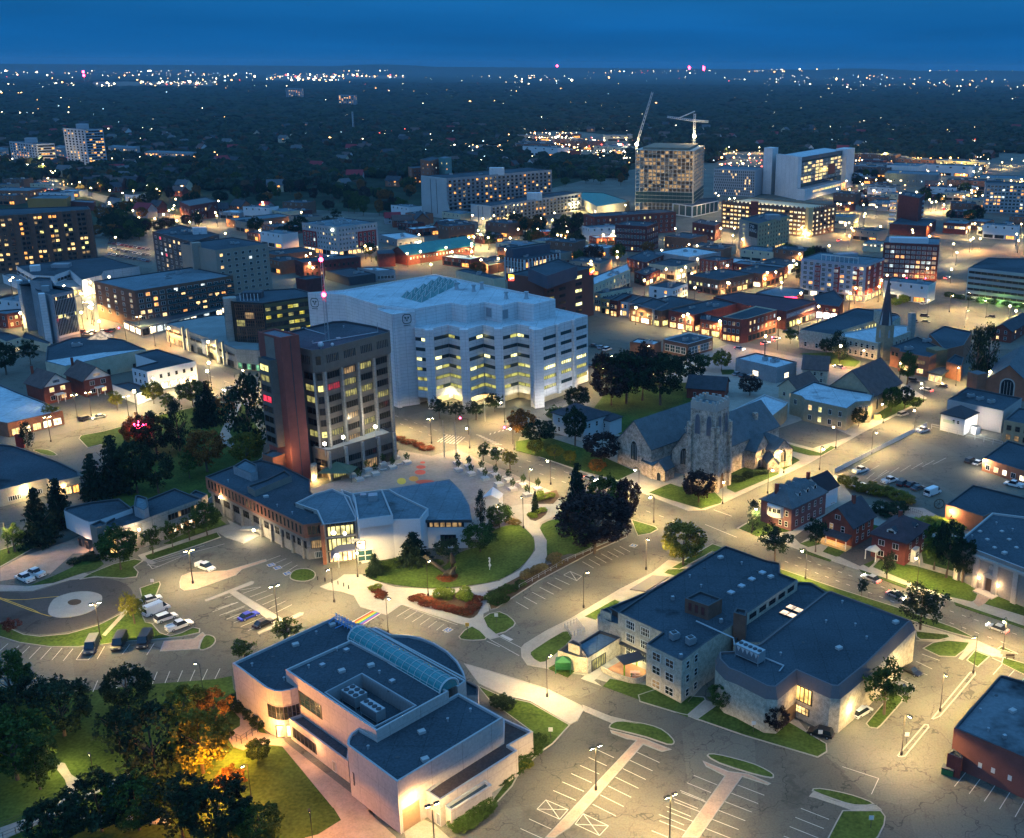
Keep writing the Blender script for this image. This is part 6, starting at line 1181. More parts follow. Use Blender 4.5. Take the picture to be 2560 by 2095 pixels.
# ---- tan church, hall and slate spire
B=Bld('tan_church','tan stone church with steep brown roof and slender dark spire','church');a1,c1,a2,dn,no=rgable(B,'N7',(602,515),(852,405),15,7.2,9.0,CREAM if 0 else mat('tan_stone',(.30,.25,.17),.9,.2,.8,4.),SHING,.5)
for i in range(4):lancet(B,(a1 if(c1-a1).x>0 else a1).lerp(c1,.15+.23*i),dn,no,1.4,1.6,4.4,GD)
tx=V2('B3',1255,752,0)+Vector((1,6));B.cube(tx,5.2,5.2,0,15,.5,mat('tan_stone',(.3,.25,.17)),'tower');b=MB();zt=36
for z0,z1,r0,r1 in((15,24,2.9,1.6),(24,zt,1.6,.05)):b.tube([(tx.x,tx.y,z0),(tx.x,tx.y,z1)],[r0,r1],8)
B.put(b,'spire',[SLATE if 0 else mat('dark_slate_spire',(.06,.06,.07),.8,.2)])
for an in(0,1,2,3):
    dd=Vector((math.cos(.5+an*math.pi/2),math.sin(.5+an*math.pi/2)));b=MB();p=tx+dd*2.4;s=Vector((-dd.y,dd.x));b.add([(p.x-s.x*.7,p.y-s.y*.7,15),(p.x+s.x*.7,p.y+s.y*.7,15),(tx.x+dd.x*1.6,tx.y+dd.y*1.6,21)],[(0,1,2)]);b.v=[(v[0]+dd.x*.35,v[1]+dd.y*.35,v[2]) for v in b.v];B.put(b,'spire_gable',[COPEL]);dl=Vector((dd.y,-dd.x));lancet(B,tx+dd*2.62,s if s.cross(dd)<0 else-s,dd,9.5,1.2,3.6,mat('pale_blue_louvre',(.25,.36,.42),.7,.1))
done(B)
B=P_('parish_hall','tan stone parish hall with bright blue roof and orange lit door','N7','55,712 155,742 180,770 557,852 640,792 770,784 797,716 620,690 470,664 265,610',8,mat('tan_stone',(.3,.25,.17)),RWHITE,(('180,770','557,852',[1,4.6],4,1.4,1.9,.25,'v','w',[LY,LW]),('640,792','770,784',[1,4.6],2,1.2,1.8,0,'v','w',None),('55,712','155,742',[4.4],1,1.4,1.9,0,'v','w',None)),cat='hall')
g_=V2('N7',450,905,3.6);light(B.o,Vector((g_.x,g_.y-1.2,3.8))-B.L,1000,(1,.62,.25),'POINT',.25);b=MB();b.ball((g_.x,g_.y-.8,3.9),.3);B.put(b,'wall_lamp',[emat('lamp_glow',(1,.8,.45),25,False)]);done(B)
for nm,lab,k,p0,p1,zr,z0,hw,wm,rm,ex in(('stone_manse','grey stone house with brown roofs and pointed gable behind the parish hall','N7',(180,378),(400,392),10,6,6,STONE,SHING,(0,0)),('brown_roof_annex','small pale house with steep brown roof left of the parish hall','N7',(40,590),(220,520),8,4.6,4,CREAM,SHING,(0,0)),('red_school_house','long dark roofed red brick house behind the stone church','B3',(60,830),(290,845),7.5,4.2,6,BRICK,SHINGD,(0,0)),('red_brick_duplex','red brick duplex with white porch by the car park','B3',(1990,520),(2090,462),8,5.4,4.4,BRICK,SHINGD,(0,6)),('corner_gable_church','red brick church with steep blue roof and large arched window','N7',(1995,470),(2085,325),13,6.5,8,BRICKO,SLATE,(0,6))):
    B=Bld(nm,lab,'church' if 'church' in nm else 'house');a1,c1,a2,dn,no=rgable(B,k,p0,p1,zr,z0,hw,wm,rm,.5,ext=ex);l_,r_=(a2,a1) if a2.x<a1.x else(a1,a2)
    if 'church' in nm:lancet(B,(l_+r_)/2,(r_-l_).normalized(),-dn,1.5,5.5,6.5,GD,n=4);B.cube(l_+Vector((-3,1)),5,5,0,9,.5,BRICKO,'side_tower',SLATE);lancet(B,l_+Vector((-3,1))-dn*2.55,(r_-l_).normalized(),-dn,.1,2.2,3.6,LW,name='lit_door')
    else:B.wins(l_,r_,[1.0,3.8] if z0>5 else[1.2],2,1.2,1.5,1,1,.3,'s','w');B.wins(a1,c1,[1.0,3.6] if z0>5 else[1.2],3,1.1,1.4,1,1,.1,'s','w') if(c1-a1).x>0 else None
    done(B)
B=P_('red_brick_offices','modern red brick offices with white bands and glowing glass entrance','N7','945,300 1025,322 1020,345 1285,397 1385,345 1385,310 1180,213',8.4,BRICKO,RDARK,(('1020,345','1285,397',[4.8],2,4.2,1.6,.5,'R','d',[LC,LDIM]),('1020,345','1285,397',[1.0],2,3.0,2.0,1,'v','w',[LW]),('945,300','1025,322',[4.8],2,1.4,1.6,0,'s','d',None)),cat=OF);hvac(B,V2('N7',1100,325,8.4),.4,(3,2,1.5),8);hvac(B,V2('N7',1260,255,8.4),.4,(3,2,1.5),8)
B.mz('N7','1285,190 1420,330 1590,290 1660,172 1415,118',8.4,BRICKO,RDARK);B.cube(V2('N7',1350,350,8),6,6,0,9.4,.5,mat('brown_panel',(.2,.15,.08),.8,.1),'lift_block');B.mz('N7','1265,525 1400,555 1490,490 1380,480',3.4,COPE,RDARK,z0=2.9,par=.2,name='canopy_edge',rname='canopy');B.wins(V2('N7',1275,530,3.4),V2('N7',1400,560,3.4),[.2],2,None,2.6,.2,.2,1,'v','w',lits=[LW],fill=.95)
B.mz('N7','1435,435 1570,475 1590,400 1510,370',6.5,BRICKO,RDARK);g_=V2('N7',1400,590,2.5);light(B.o,Vector((g_.x,g_.y,2.4))-B.L,1200,(1,.7,.3),'POINT',.3);done(B)
B=P_('windowless_store','pale windowless store with dark roof and bright lamp on its wall','N7','1447,768 1938,872 2105,757 1618,660',8,mat('pale_render',(.40,.37,.36),.9,.08),RDARK,cat='store');g_=V2('N7',1740,985,3);light(B.o,Vector((g_.x,g_.y-1.0,3.6))-B.L,1100,(1,.9,.7),'POINT',.2);hvac(B,V2('N7',1650,740,8),.5,z=7.5);hvac(B,V2('N7',1730,765,8),.5,z=7.5);hvac(B,V2('N7',1830,790,8),.5,z=7.5);done(B)
B=Bld('hipped_cottage','white two storey house with dark pyramid roof and bright porch lamp','house');q=rect3('N7',(1600,942),(1398,890),(1702,885),6);hip(B,q[0],q[1],q[3],6,8.8,WST,mat('dark_grey_shingle',(.05,.05,.055),.9,.2),.4,.05);B.wins(q[3],q[0],[3.6],2,.9,1.2,4,1.5,0,'s','w');B.wins(q[3],q[0],[3.2],1,4.5,1.0,.5,3,0,'n','w',mat('pale_green_sign',(.4,.5,.45),.7,0),name='sign_board');B.cube(q[0].lerp(q[1],.5)+Vector((1.3,-1.3)),2.4,2.4,0,2.8,.5,WST,'porch',SHINGD);g_=q[0].lerp(q[1],.3)+Vector((1.5,-2));light(B.o,Vector((g_.x,g_.y,2.6))-B.L,900,(1,.92,.75),'POINT',.2);done(B)
done(P_('fire_escape_block','tan brick block with dark roof and iron fire escape at right edge','N7','1945,950 2200,1000 2400,900 2075,842',7.5,BRICKT,RDARK,(('1945,950','2200,1000',[1,4.2],3,1.6,1.8,.2,'q','b',[LDIM]),),cat='block'),
     P_('taxi_office','low brown brick office with lit windows beside the big car park','B3','1868,1342 2150,1430 2450,1480 2450,1300 2121,1262 2020,1233',4.2,BRICKO,RDARK,(('1868,1342','2150,1430',[.8],5,1.6,1.7,.9,'v','w',[LW,LB]),),cat=OF))
g_=V2('B3',1880,1352,3.8);o=thing('wall_floodlight','bright floodlight at the corner of the low brown office','light',(g_.x-.4,g_.y-.4,3.6));b=MB();b.ball((0,0,0),.3);b.obj('lamp',emat('lamp_glow',(1,.8,.45),25,False),o);light(o,(-.6,-1.2,0),2200,(1,.78,.45),'POINT',.3)
# ---- right foreground
B=P_('classical_hall','grey classical hall with pale pilasters, pediment door and lamps either side','C3','1705,630 2121,790 2500,930 2500,640 2121,470 1925,446',9.5,mat('grey_panel_wall',(.25,.23,.22),.9,.15),RDARK,cat='hall',cm=COPEL);a,c=V2('C3',1705,630,9.5),V2('C3',2121,790,9.5);d=(c-a).normalized();o=Vector((d.y,-d.x));L_=(c-a).length*1.9
for i in range(7):p=a+d*(1+i*L_/6.6)+o*.25;B.cube(p,1.3,.7,0,8.2,math.atan2(d.y,d.x),MTRIM,'pilaster')
B.cube(a+d*L_/2+o*.3,L_,.9,7.9,8.5,math.atan2(d.y,d.x),MTRIM,'cornice');t,z=wallpt('C3',1905,920,a,c);B.wins(a+d*(t-1),a+d*(t+1),[.5],1,1.9,3.2,0,0,0,'v','b',FRB,name='door');b=MB();M=Matrix.Translation((a.x+d.x*t+o.x*.1,a.y+d.y*t+o.y*.1,0))@Matrix.Rotation(math.atan2(d.y,d.x),4,'Z');b.box(-1.6,-.5,0,-1.1,0,4,0,M);b.box(1.1,-.5,0,1.6,0,4,0,M);b.box(-1.8,-.6,4,1.8,0,4.4,0,M);b.add([M@Vector(p) for p in((-1.8,-.6,4.4),(1.8,-.6,4.4),(0,-.6,5.3),(-1.8,0,4.4),(1.8,0,4.4),(0,0,5.3))],[(0,1,2),(1,4,5,2),(0,2,5,3)]);b.box(-2.6,-2.6,0,2.6,0,.45,0,M);B.put(b,'door_surround',[MTRIM])
for s in(-2.6,2.6):p=a+d*(t+s)+o*.5;b=MB();b.ball((p.x,p.y,3),.22);B.put(b,'wall_lamp',[emat('lamp_glow',(1,.8,.45),25,False)]);light(B.o,Vector((p.x+o.x*.5,p.y+o.y*.5,3))-B.L,300,(1,.6,.25),'POINT',.15)
b=MB();p=a+d*t+o*.12;M=Matrix.Translation((p.x,p.y,6.6))@Matrix.Rotation(math.atan2(d.y,d.x),4,'Z');b.add([M@Vector((.6*math.cos(i*math.pi/8),0,.6*math.sin(i*math.pi/8))) for i in range(16)],[tuple(range(16))]);B.put(b,'wall_medallion',[MTRIM])
for i in range(6):B.cube(V2('C3',1850+i*45,560+(i%3)*50,9.2),.8,.8,9,9.3,.5,COPEL,'roof_hatch')
B.mz('C3','1640,395 1805,272 2400,420 2121,475 1925,446 1870,470',5.0,BRICKO,RDARK);g_=V2('C3',1665,440,3.2);b=MB();b.ball((g_.x,g_.y-.4,3.6),.3);B.put(b,'wall_lamp',[emat('lamp_glow',(1,.8,.45),25,False)]);light(B.o,Vector((g_.x-.3,g_.y-1.6,3.4))-B.L,2200,(1,.65,.28),'POINT',.3);done(B)
B=P_('brick_hall','windowless dark red brick hall with blue flat roof in bottom right corner','E3','1690,797 1975,470 2650,660 2650,1200',7.9,mat('dusky_brick',(.19,.07,.06),.9,.12,.6,5.),mat('stained_blue_roof',(.13,.16,.18),.9,.2,.1,1.5,stain=((.012,.014,.018),.035,.50)),cat='hall',cm=COPE)
B.mz('E3','1650,955 1685,925 1742,968 1740,990 ',4.2,BRICKM,mat('brown_sloped_roof',(.12,.08,.07)));a,c=V2('E3',1690,797,7.9),V2('E3',2650,1200,7.9)
for x,y in((1850,1030),(1930,1062),(2033,1108)):
    t,z=wallpt('E3',x,y,a,c);d=(c-a).normalized();B.wins(a+d*(t-.7),a+d*(t+.7),[z-.5],1,.7,1.0,0,0,0,'n','w',FRW,name='parking_sign')
B.cube(V2('E3',2000,860,7.5),.6,.6,7.3,8.1,.3,STEEL,'roof_vent');done(B)
# taller blocks further off
def more(*a,**k):done(T(*a,**k))
B=T('grey_red_condo','six storey condo in grey and red panels with white roof frame','B3','1150,152','757,108','1247,108',20,mat('condo_grey',(.33,.36,.42),.8,.1),RBLUE,6,3,10,2.4,1.7,.25,'q','w',3,[LW,LO,LC,LDIM],100,cat=AP,top=3);N_,R__,F_,L_=B.q
for i in(2,5,8):a=L_.lerp(N_,i/10+.02);c=L_.lerp(N_,i/10+.11);B.wins(a,c,[3.6],1,None,14,0,0,0,'n','d',mat('condo_red',(.3,.05,.04),.8,.1),fill=1,off=-.0,name='red_panel')
B.wins(N_,R__,[3.4],1,None,15.5,0,0,0,'n','d',mat('condo_red',(.3,.05,.04)),fill=1,off=-.01,name='red_panel')
for i in range(9):
    p=L_.lerp(N_,.28+i*.07)+Vector((1.5,2));B.cube(p,.3,.3,19,22.5,0,FRW,'roof_frame_post')
B.cube(L_.lerp(N_,.56)+Vector((1.5,2)),(N_-L_).length*.57,.4,22.4,22.8,math.atan2((N_-L_).y,(N_-L_).x),FRW,'roof_frame');B.cube(N_.lerp(F_,.45),12,6,19,23,.4,GREYW,'penthouse');done(B)
B=T('dark_red_condo','eight storey dark brick condo with grey balcony stacks by the green lit car park','N6','1225,1110','640,1100','1335,1045',21,BRICKM,RBLUE,7,2,10,2.2,1.7,.3,'q','w',0,[LW,LO,LDIM,LC],100,cat=AP,top=2);B.cube(V2('N6',900,1040,23),22,6,20,23.5,-.08,WST,'penthouse');done(B)
more('round_shaft_tower','brown brick tower with pale round stair shaft','N6','1010,615','790,575','1070,575',25,BRICKM,RDARK,7,0,0,top=2,cat='tower',cap=20)
B=Bld('tower_annex','low brown block with slot windows round the foot of the shafted tower','block');B.mass(rect3('N6',(1090,910),(690,895),(1300,850),8),8,BRICKM,RDARK);B.cube(V2('N6',890,590,24),2.6,2.6,0,26,0,CWALL,'stair_shaft');done(B)
for i,x in enumerate((740,1030)):
    B=Bld('balcony_stack',('left','right')[i]+' white balcony stack of the shafted tower','balcony');
    for f in range(6):g_=V2('N6',x,600,24);B.cube(g_,5,3,3+3.4*f,4.1+3.4*f,-.3,WST,'balcony')
    done(B)
more('long_apartment_slab','grey apartment slab with lit balconies at right edge','N6','1720,455','1690,430','2400,480',25,GREYW,RDARK,8,16,1,2.4,1.7,.34,'v','w',0,[LW,LO,LDIM,LC],60,cat=AP)
B=P_('banded_office','wide pale office with five dark window bands above green lit hedge','B3','1778,168 2121,205 2600,260 2600,140 2121,112 1895,108',17.5,mat('pale_band_wall',(.36,.38,.38),.85,.08),RDARK,cat=OF,cap=60);a,c=V2('B3',1778,168,17.5),V2('B3',2600,260,17.5);B.wins(a,c,[2.6+3.0*i for i in range(5)],20,None,1.3,.5,.5,.03,'R','b',GB,[LY],.98);B.wins(V2('B3',1895,108,17.5),a,[2.6+3.0*i for i in range(5)],5,None,1.3,.5,.5,.0,'R','b',GB,[LY],.98)
for i in range(4):g_=a.lerp(c,.12+i*.13)+Vector((0,-3));light(B.o,Vector((g_.x,g_.y,1.5))-B.L,1200,(.45,1,.2),'POINT',.4)
done(B)
# car park with jagged parapet
B=T('jagged_car_park','brown parking garage with jagged lit parapet and rows of bright openings','N4','1690,650','938,572','1878,605',20,BRICKB,mat('lit_deck',(.4,.36,.26),.9,.1),6,6,22,2.6,1.5,.92,'v','b',0,[emat('garage_light',(1,.84,.5),1.2),LW],100,cat='car park',top=0,par=1.0);N_,R__,F_,L_=B.q
for a,c in((L_,N_),(N_,R__)):
    n=int((c-a).length/3.6);d=(c-a).normalized()
    for i in range(n):p=a+d*(i+.5)*3.6;b=MB();M=Matrix.Translation((p.x,p.y,20))@Matrix.Rotation(math.atan2(d.y,d.x),4,'Z');b.add([M@Vector(v) for v in((-1.8,0,0),(1.8,0,0),(0,0,1.7),(-1.8,.4,0),(1.8,.4,0),(0,.4,1.7))],[(0,1,2),(5,4,3),(0,2,5,3),(1,4,5,2)]);B.put(b,'parapet_tooth',[BRICKB])
for t in(.1,.3,.55,.7,.9):g_=L_.lerp(N_,t)+(F_-N_)*.3;light(B.o,Vector((g_.x,g_.y,23.5))-B.L,5000,(1,.85,.5),'POINT',.5)
for t in(-.01,.06):g_=N_.lerp(L_,t+.03)+Vector((0,-2.5));light(B.o,Vector((g_.x,g_.y,3))-B.L,9000,(1,.7,.25),'POINT',.4)
B.cube(L_.lerp(N_,.38)+Vector((0,.5)),6,6,0,22.5,-.1,BRICKM,'stair_tower');B.cube(N_+Vector((-1,.8)),4,4,0,21.5,.4,mat('tan_corner',(.45,.36,.2),.8,.1),'corner_tower');done(B)
B=T('sign_block','tan seven storey block with black sign panel on its pale end wall','N4','1222,772','1055,730','1500,700',21,mat('ochre_facade',(.36,.29,.18),.9,.12),RDARK,6,11,0,1.0,1.4,.12,'s','b',1,None,80,top=1);N_,R__,F_,L_=B.q;B.wins(L_,N_,[0],1,None,20.6,.05,.05,0,'n','d',CWALL,fill=1,name='pale_end_wall');p,q2=L_.lerp(N_,.54),L_.lerp(N_,.98);B.wins(p,q2,[11.2],1,None,9,0,0,0,'n','d',mat('black_sign',(.012,.014,.02),.5,0),fill=1,name='sign_panel',off=.1);B.fin_=1
lettering(B,p,q2,'70',17.2,2.0,FRW,.12,.62);lettering(B,p,q2,'KING',14.6,2.2,FRW,.12,.9)
for o_ in B.o.children:
    if o_.name.startswith('lettering'):o_.location=Vector(((N_-L_).normalized().y,-(N_-L_).normalized().x,0))*.15
B.wins(L_,p,[3+2.9*i for i in range(6)],1,.8,1.1,0,0,.9,'p','d',lits=[LY],off=.05);B.cube(R__.lerp(N_,.45)+Vector((-2,3)),9,6,20,23.5,.3,GREYW,'penthouse');done(B)
more('white_trim_brick_block','dark red brick block with white cornice and rows of framed windows','N4','235,797','-62,788','396,765',17.5,BRICKM,RDARK,4,6,10,1.3,2.0,.06,'s','w',0,[LR,LW],100,top=2)
more('brick_warehouse','long red brick warehouse behind the white trimmed block','A2','1545,1088','1510,1068','1978,1045',15,BRICK,RDARK,4,14,2,1.3,1.7,.15,'s','w',0,None,60)
more('brown_loft','brown brick loft left below the black sign block','N4','840,790','640,760','900,760',11,BRICKM,RDARK,2,3,5,1.2,1.5,.3);more('brick_row_block','low brick block with pipes on roof below the loft','N4','620,905','400,880','765,870',8,BRICKO,RDARK,1,4,5,1.2,1.5,.2);more('beige_low_shop','low beige shop with lit door left of the black sign block','N4','960,985','640,960','1040,960',6,CREAM,RDARK,1,3,6,1.2,1.4,.3)
# construction tower: open slabs and columns
B=Bld('construction_tower','unfinished concrete tower of open floors with work lights and green net below','tower');q=rect3('N4',(655,132),(130,128),(868,88),52);N_,R__,F_,L_=q;core=inset(ccw(q),5);SLB=mat('new_concrete',(.42,.39,.34),.9,.1)
b=MB();b.prism(core,0,54);B.put(b,'core_wall',[mat('dim_core',(.22,.18,.13),.9,.2)]);nfl=17
for f in range(nfl+1):z=52*f/nfl;b=MB();b.prism(ccw(q),z-.16,z+.16,bottom=True);B.put(b,'floor_slab',[SLB])
for a,c,n in((L_,N_,14),(N_,R__,9)):
    b=MB();d=(c-a).normalized();o=-Vector((d.y,-d.x))*.5
    for i in range(n+1):p=a.lerp(c,i/n)+o;M=Matrix.Translation((p.x,p.y,0))@Matrix.Rotation(math.atan2(d.y,d.x),4,'Z');b.box(-.3,-.3,0,.3,.3,52,0,M)
    B.put(b,'columns',[SLB])
    for f in range(nfl):
        for i in range(n):
            if B.r.random()<(.55 if f>5 else.12):B.wins(a.lerp(c,i/n)+o*3,a.lerp(c,(i+1)/n)+o*3,[52*f/nfl+.3],1,None,2.2,.3,.3,1,'n','d',lits=[emat('work_light_room',(1,.62,.28),.35),emat('work_light_room',(1,.6,.25),.35),LDIM,emat('dull_unfinished_wall',(.5,.45,.4),.12)],fill=1,name='open_bay')  # work light painted in: bay walls and rooms glow by themselves
    B.wins(a,c,[3.06*f_+.2 for f_ in(3,4,5)],n,None,2.6,.1,.1,0,'n','d',mat('green_net',(.015,.05,.055),.7,.2),fill=1.,name='safety_net')
B.mz('N4','465,592 640,615 870,568 850,540 655,555',9.5,mat('white_podium_frame',(.6,.6,.6),.7,.05),RDARK);a,c,e=V2('N4',465,592,9.5),V2('N4',640,615,9.5),V2('N4',870,568,9.5);B.wins(a,c,[.8],3,None,8,.5,.5,0,'p','d',GT,fill=.85);B.wins(c,e,[.8],6,None,8,.5,.5,0,'p','d',GT,fill=.85)
for x,y,z in((800,480,20),(790,600,10),(660,220,45),(430,400,35),(540,300,40)):g_=V2('N4',x,y,z);light(B.o,Vector((g_.x,g_.y-3,z))-B.L,3500,(1,.7,.35),'POINT',.5)
done(B)
CR=mat('pale_crane_steel',(.5,.52,.55),.6,0)
def lattice(pts,w,n):
    b=MB();a,c=Vector(pts[0]),Vector(pts[1]);d=(c-a).normalized();s=d.cross(Vector((0,1,0))).normalized()*w;t=d.cross(s).normalized()*w
    for e1,e2 in((1,1),(1,-1),(-1,0)):b.tube([a+s*e1+t*e2,c+s*e1*.8+t*e2*.8],.28,4)
    for i in range(n):p,q_=a.lerp(c,i/n),a.lerp(c,(i+1)/n);b.tube([p+s-t,q_-s],.14,3);b.tube([p-s,q_+s+t],.14,3)
    return b
def crane(label,k,base,z0,parts,lamp):
    g_=V2(k,*base,z0);o=thing('construction_crane',label,'crane',(g_.x,g_.y,0))
    for nm,p,q_,w in parts:lattice((p,q_),w,14).obj(nm,CR,o)
    b=MB();b.ball(lamp,1.5);b.obj('work_lamp',emat('work_lamp_glow',(1,.8,.4),40,False),o);light(o,(lamp[0],lamp[1]-4,lamp[2]+1),9000,(1,.75,.35),'POINT',.8)
crane('hammerhead tower crane with horizontal jib on top of the unfinished tower','N4',(655,60),54,(('mast',(0,0,52),(0,0,79),.9),('jib',(1,0,73),(-24,4,76),.7),('counter_jib',(0,0,73),(12,-2,72.4),.8),('tie_bar',(0,0,81),(-14,2,75),.15)),(0,-2,60))
crane('luffing crane with long steep jib and red base left of the unfinished tower','A2',(1805,655),48,(('mast',(0,0,30),(0,0,50),.9),('jib',(0,0,50),(14,0,96),.8)),(0,-2,50))
B=T('chequered_building','blue grey building with chequered dark and pale window panels','N4','1195,300','860,280','1205,270',25,mat('chequer_pale',(.33,.36,.40),.7,.05),RBLUE,cap=100);N_,R__,F_,L_=B.q;n=20
for f in range(9):
    B.wins(L_,N_,[1+2.6*f],n,None,1.9,.2+(f%2)*1.0,.2,.07,'n','d',mat('chequer_dark',(.05,.075,.09),.4,.1),[LW],.55)
done(B)
B=T('white_medical_centre','tall white medical building with yellow lit window bands and red panel','N4','1590,192','1400,165','1990,122',38,GT,RWHITE,6,12,0,None,2.4,.55,'q','w',0,[emat('ward_glow',(1,.78,.28),1.1),LW],90,z1=14,fh=3.3,cat='hospital',top=0,fill=.9);N_,R__,F_,L_=B.q;d=(R__-N_).normalized()
B.cube(N_.lerp(L_,.5),(L_-N_).length+1,4,0,39,math.atan2((L_-N_).y,(L_-N_).x),WHITEW,'end_wall');B.cube(R__+Vector((1,4)),24,12,0,39.5,math.atan2(d.y,d.x),WHITEW,'end_wall');B.cube(L_+(L_-N_).normalized()*14,14,9,0,44,math.atan2(d.y,d.x),WHITEW,'stair_tower');B.cube(N_.lerp(R__,.45),(R__-N_).length*.9,1.2,35,38.3,math.atan2(d.y,d.x),mat('slate_band',(.08,.11,.13),.6,.1),'top_band')
p=N_.lerp(R__,.35)+Vector((d.y,-d.x))*5;B.cube(p,(R__-N_).length*.8,8,0,10.5,math.atan2(d.y,d.x),WHITEW,'podium',RBLUE);B.wins(N_.lerp(R__,.1)+Vector((d.y,-d.x))*9.1,N_.lerp(R__,.74)+Vector((d.y,-d.x))*9.1,[5.5],14,None,2.2,1,1,.9,'q','w',lits=[LW,LY],fill=.9)
b=MB();e_=R__+d*13.2+Vector((0,-2.4));b.box(e_.x-.5,e_.y-.6,2,e_.x+.5,e_.y-.2,39);B.put(b,'light_strip',[emat('strip_glow',(1,.85,.5),8)]);B.wins(N_.lerp(R__,.62),N_.lerp(R__,.78),[17],1,None,10,0,0,0,'n','d',mat('crimson_panel',(.2,.015,.02),.6,0),fill=1,off=.2,name='red_panel');done(B)
# apartment slabs with flared end walls
for nm,lab,N,L,R,z,nf,nc in(('terraced_slab','long tall terraced apartment slab with pale flared end wall','632,852','527,832','1152,788',32,10,24),('low_terraced_slab','lower terraced apartment slab with flared end and sloping balconies','905,1022','797,1010','1412,935',15,5,24)):
    B=T(nm,lab,'A2',N,L,R,z,GREYW,RDARK,nf,nc,0,2.4,1.6,.22,'v','d',0,[LW,LO,LDIM,LO],100,cat=AP,top=2);N_,R__,F_,L_=B.q;d=(N_-L_).normalized();o=Vector((d.y,-d.x));w_=(N_-L_).length
    b=MB();f_=[(w_*.0-.3,z),(w_,z),(w_,z*.45),(w_+z*.15,0),(-z*.05,0)];t_=1.2;b.add([(L_.x+d.x*u+o.x*t_,L_.y+d.y*u+o.y*t_,v) for u,v in f_]+[(L_.x+d.x*u,L_.y+d.y*u,v) for u,v in f_],[(4,3,2,1,0)[::-1]]+[(i,(i+1)%5,(i+1)%5+5,i+5) for i in range(5)]);B.put(b,'flared_end_wall',[mat('pale_end_panel',(.42,.42,.42),.8,.08)]);b=MB()
    for t in(.38,.62):p=L_.lerp(N_,t)+o*1.25;b.box(p.x-.2,p.y-.1,z*.1,p.x+.2,p.y+.1,z*.95)
    B.put(b,'wall_slot',[DARKW]);e_=(R__-N_).normalized();o2=Vector((e_.y,-e_.x));Ls_=(R__-N_).length
    for f in range(nf):s=.9+max(0,(1-f/(nf*.5)))*z*.14;c_=N_.lerp(R__,.5)+o2*s/2;B.cube(c_,Ls_,s,.6+(z-1.7)/nf*f,.9+(z-1.7)/nf*f,math.atan2(e_.y,e_.x),mat('balcony_concrete',(.22,.22,.21),.9,.1),'balcony_row')
    B.cube(N_.lerp(R__,.45)+Vector((0,5)),12,7,z-1,z+5,.05,WHITEW,'penthouse');done(B)
more('salmon_terraced_block','stepped salmon brick apartments with teal towers in the trees','A2','530,745','470,735','600,725',27,BRICKO,RDARK,6,3,2,2,1.5,.3,'s','w',0,None,20,cat=AP);more('salmon_low_wing','lower salmon brick wing with lamps left of the stepped apartments','A2','420,790','395,780','530,780',16,BRICKO,RDARK,4,4,1,2,1.5,.3,'s','w',0,None,20,cat=AP);more('teal_stair_block','teal clad block rising behind the stepped apartments','A2','620,730','582,722','662,720',29,mat('teal_cladding',(.08,.22,.22),.7,.1),RBLUE,5,2,1,2,1.5,.2,'s','w',0,None,20,cat=AP)
# curved roof market
B=P_('teal_roof_market','market hall with broad teal roof and floodlit front by the railway','A2','1412,950 1480,985 1560,1025 1730,1000 1760,990 1600,940 1480,935',8,CREAM,TEALR,(('1412,950','1560,1025',[.5],6,None,4,1,'v','w',[LB,LW]),),cat='market');
for x,y in((1440,1010),(1560,1050),(1690,1030)):g_=V2('A2',x,y,6);light(B.o,Vector((g_.x,g_.y-5,6))-B.L,9000,(1,.85,.45),'POINT',.5)
done(B)
# far left towers
for nm,lab,N,L,R,z,nR,nL,ll in(('far_point_tower','tall white balcony tower by itself at far left with warm lit windows','520,550','402,540','630,545',44,6,6,[LO,LW,LDIM]),('far_white_slab','broad pale grey apartment slab at far left edge','225,640','52,622','335,635',26,6,10,[LW,LO])):
    B=T(nm,lab,'A1',N,L,R,z,mat('far_white_wall',(.40,.42,.46),.8,.08),RDARK,max(6,int(z/3)),nR,nL,3.2,1.8,.24,'v','d',0,ll,60,cat=AP,top=0);B.cube(B.q[0].lerp(B.q[2],.5),12,8,z-1,z+5,.2,mat('far_white_wall',(.4,.42,.46)),'penthouse');done(B)
for i,(x0,x1,y,z,lab) in enumerate(((665,860,655,12,'long low apartment block right of the far point tower'),(890,1210,688,10,'long flat roofed school in trees right of the far towers'),(340,420,655,16,'brown block between the two far left towers'),(-60,50,665,14,'pale low block on the left edge by the far slab'))):more('distant_flats',lab,'A1','%d,%d'%(x1-30,y+10),'%d,%d'%(x0,y),'%d,%d'%(x1,y-2),z,GREYW,RBLUE,3,2,14,3,1.6,.35,'s','w',0,[LO,LW,LDIM],20,cat=AP)
B=P_('orange_lit_hall','brick hall whose tall wall glows orange under floodlights','N1','285,318 700,322 750,290 450,280',10,mat('orange_plaster',(.4,.2,.06),.9,.1),RBLUE,cat='hall');  # the floodlights' orange is put into the wall's base colour
for x in(470,600,690):g_=V2('N1',x,360,5);light(B.o,Vector((g_.x,g_.y-4,5))-B.L,3500,(1,.42,.05),'POINT',.4)
B.mz('N1','745,350 990,365 1010,345 800,335',7,BRICKM,RBLUE);done(B)
more('brick_school','long red brick school on the left edge with lit windows','N1','300,240','-100,225','440,205',9,BRICKO,RBLUE,2,5,10,2,1.6,.5,'s','w',0,[LW,LB],30)
more('colonial_house','white colonial house with pillared floodlit portico','N1','1400,285','1335,275','1530,270',8,WST,SHINGD,2,4,3,1.2,1.6,.4,cap=20,top=0);g_=G('N1',1400,400,0);light(None,(g_.x,g_.y-2,2),1600,(1,.8,.45),'POINT',.4)
more('parish_brick_block','large dark brick church hall with blue slate roof above the dark slab','N1','2010,400','1900,350','2300,350',12,BRICKM,SLATE,2,8,3,1.4,2.2,.1,cap=20,top=0)
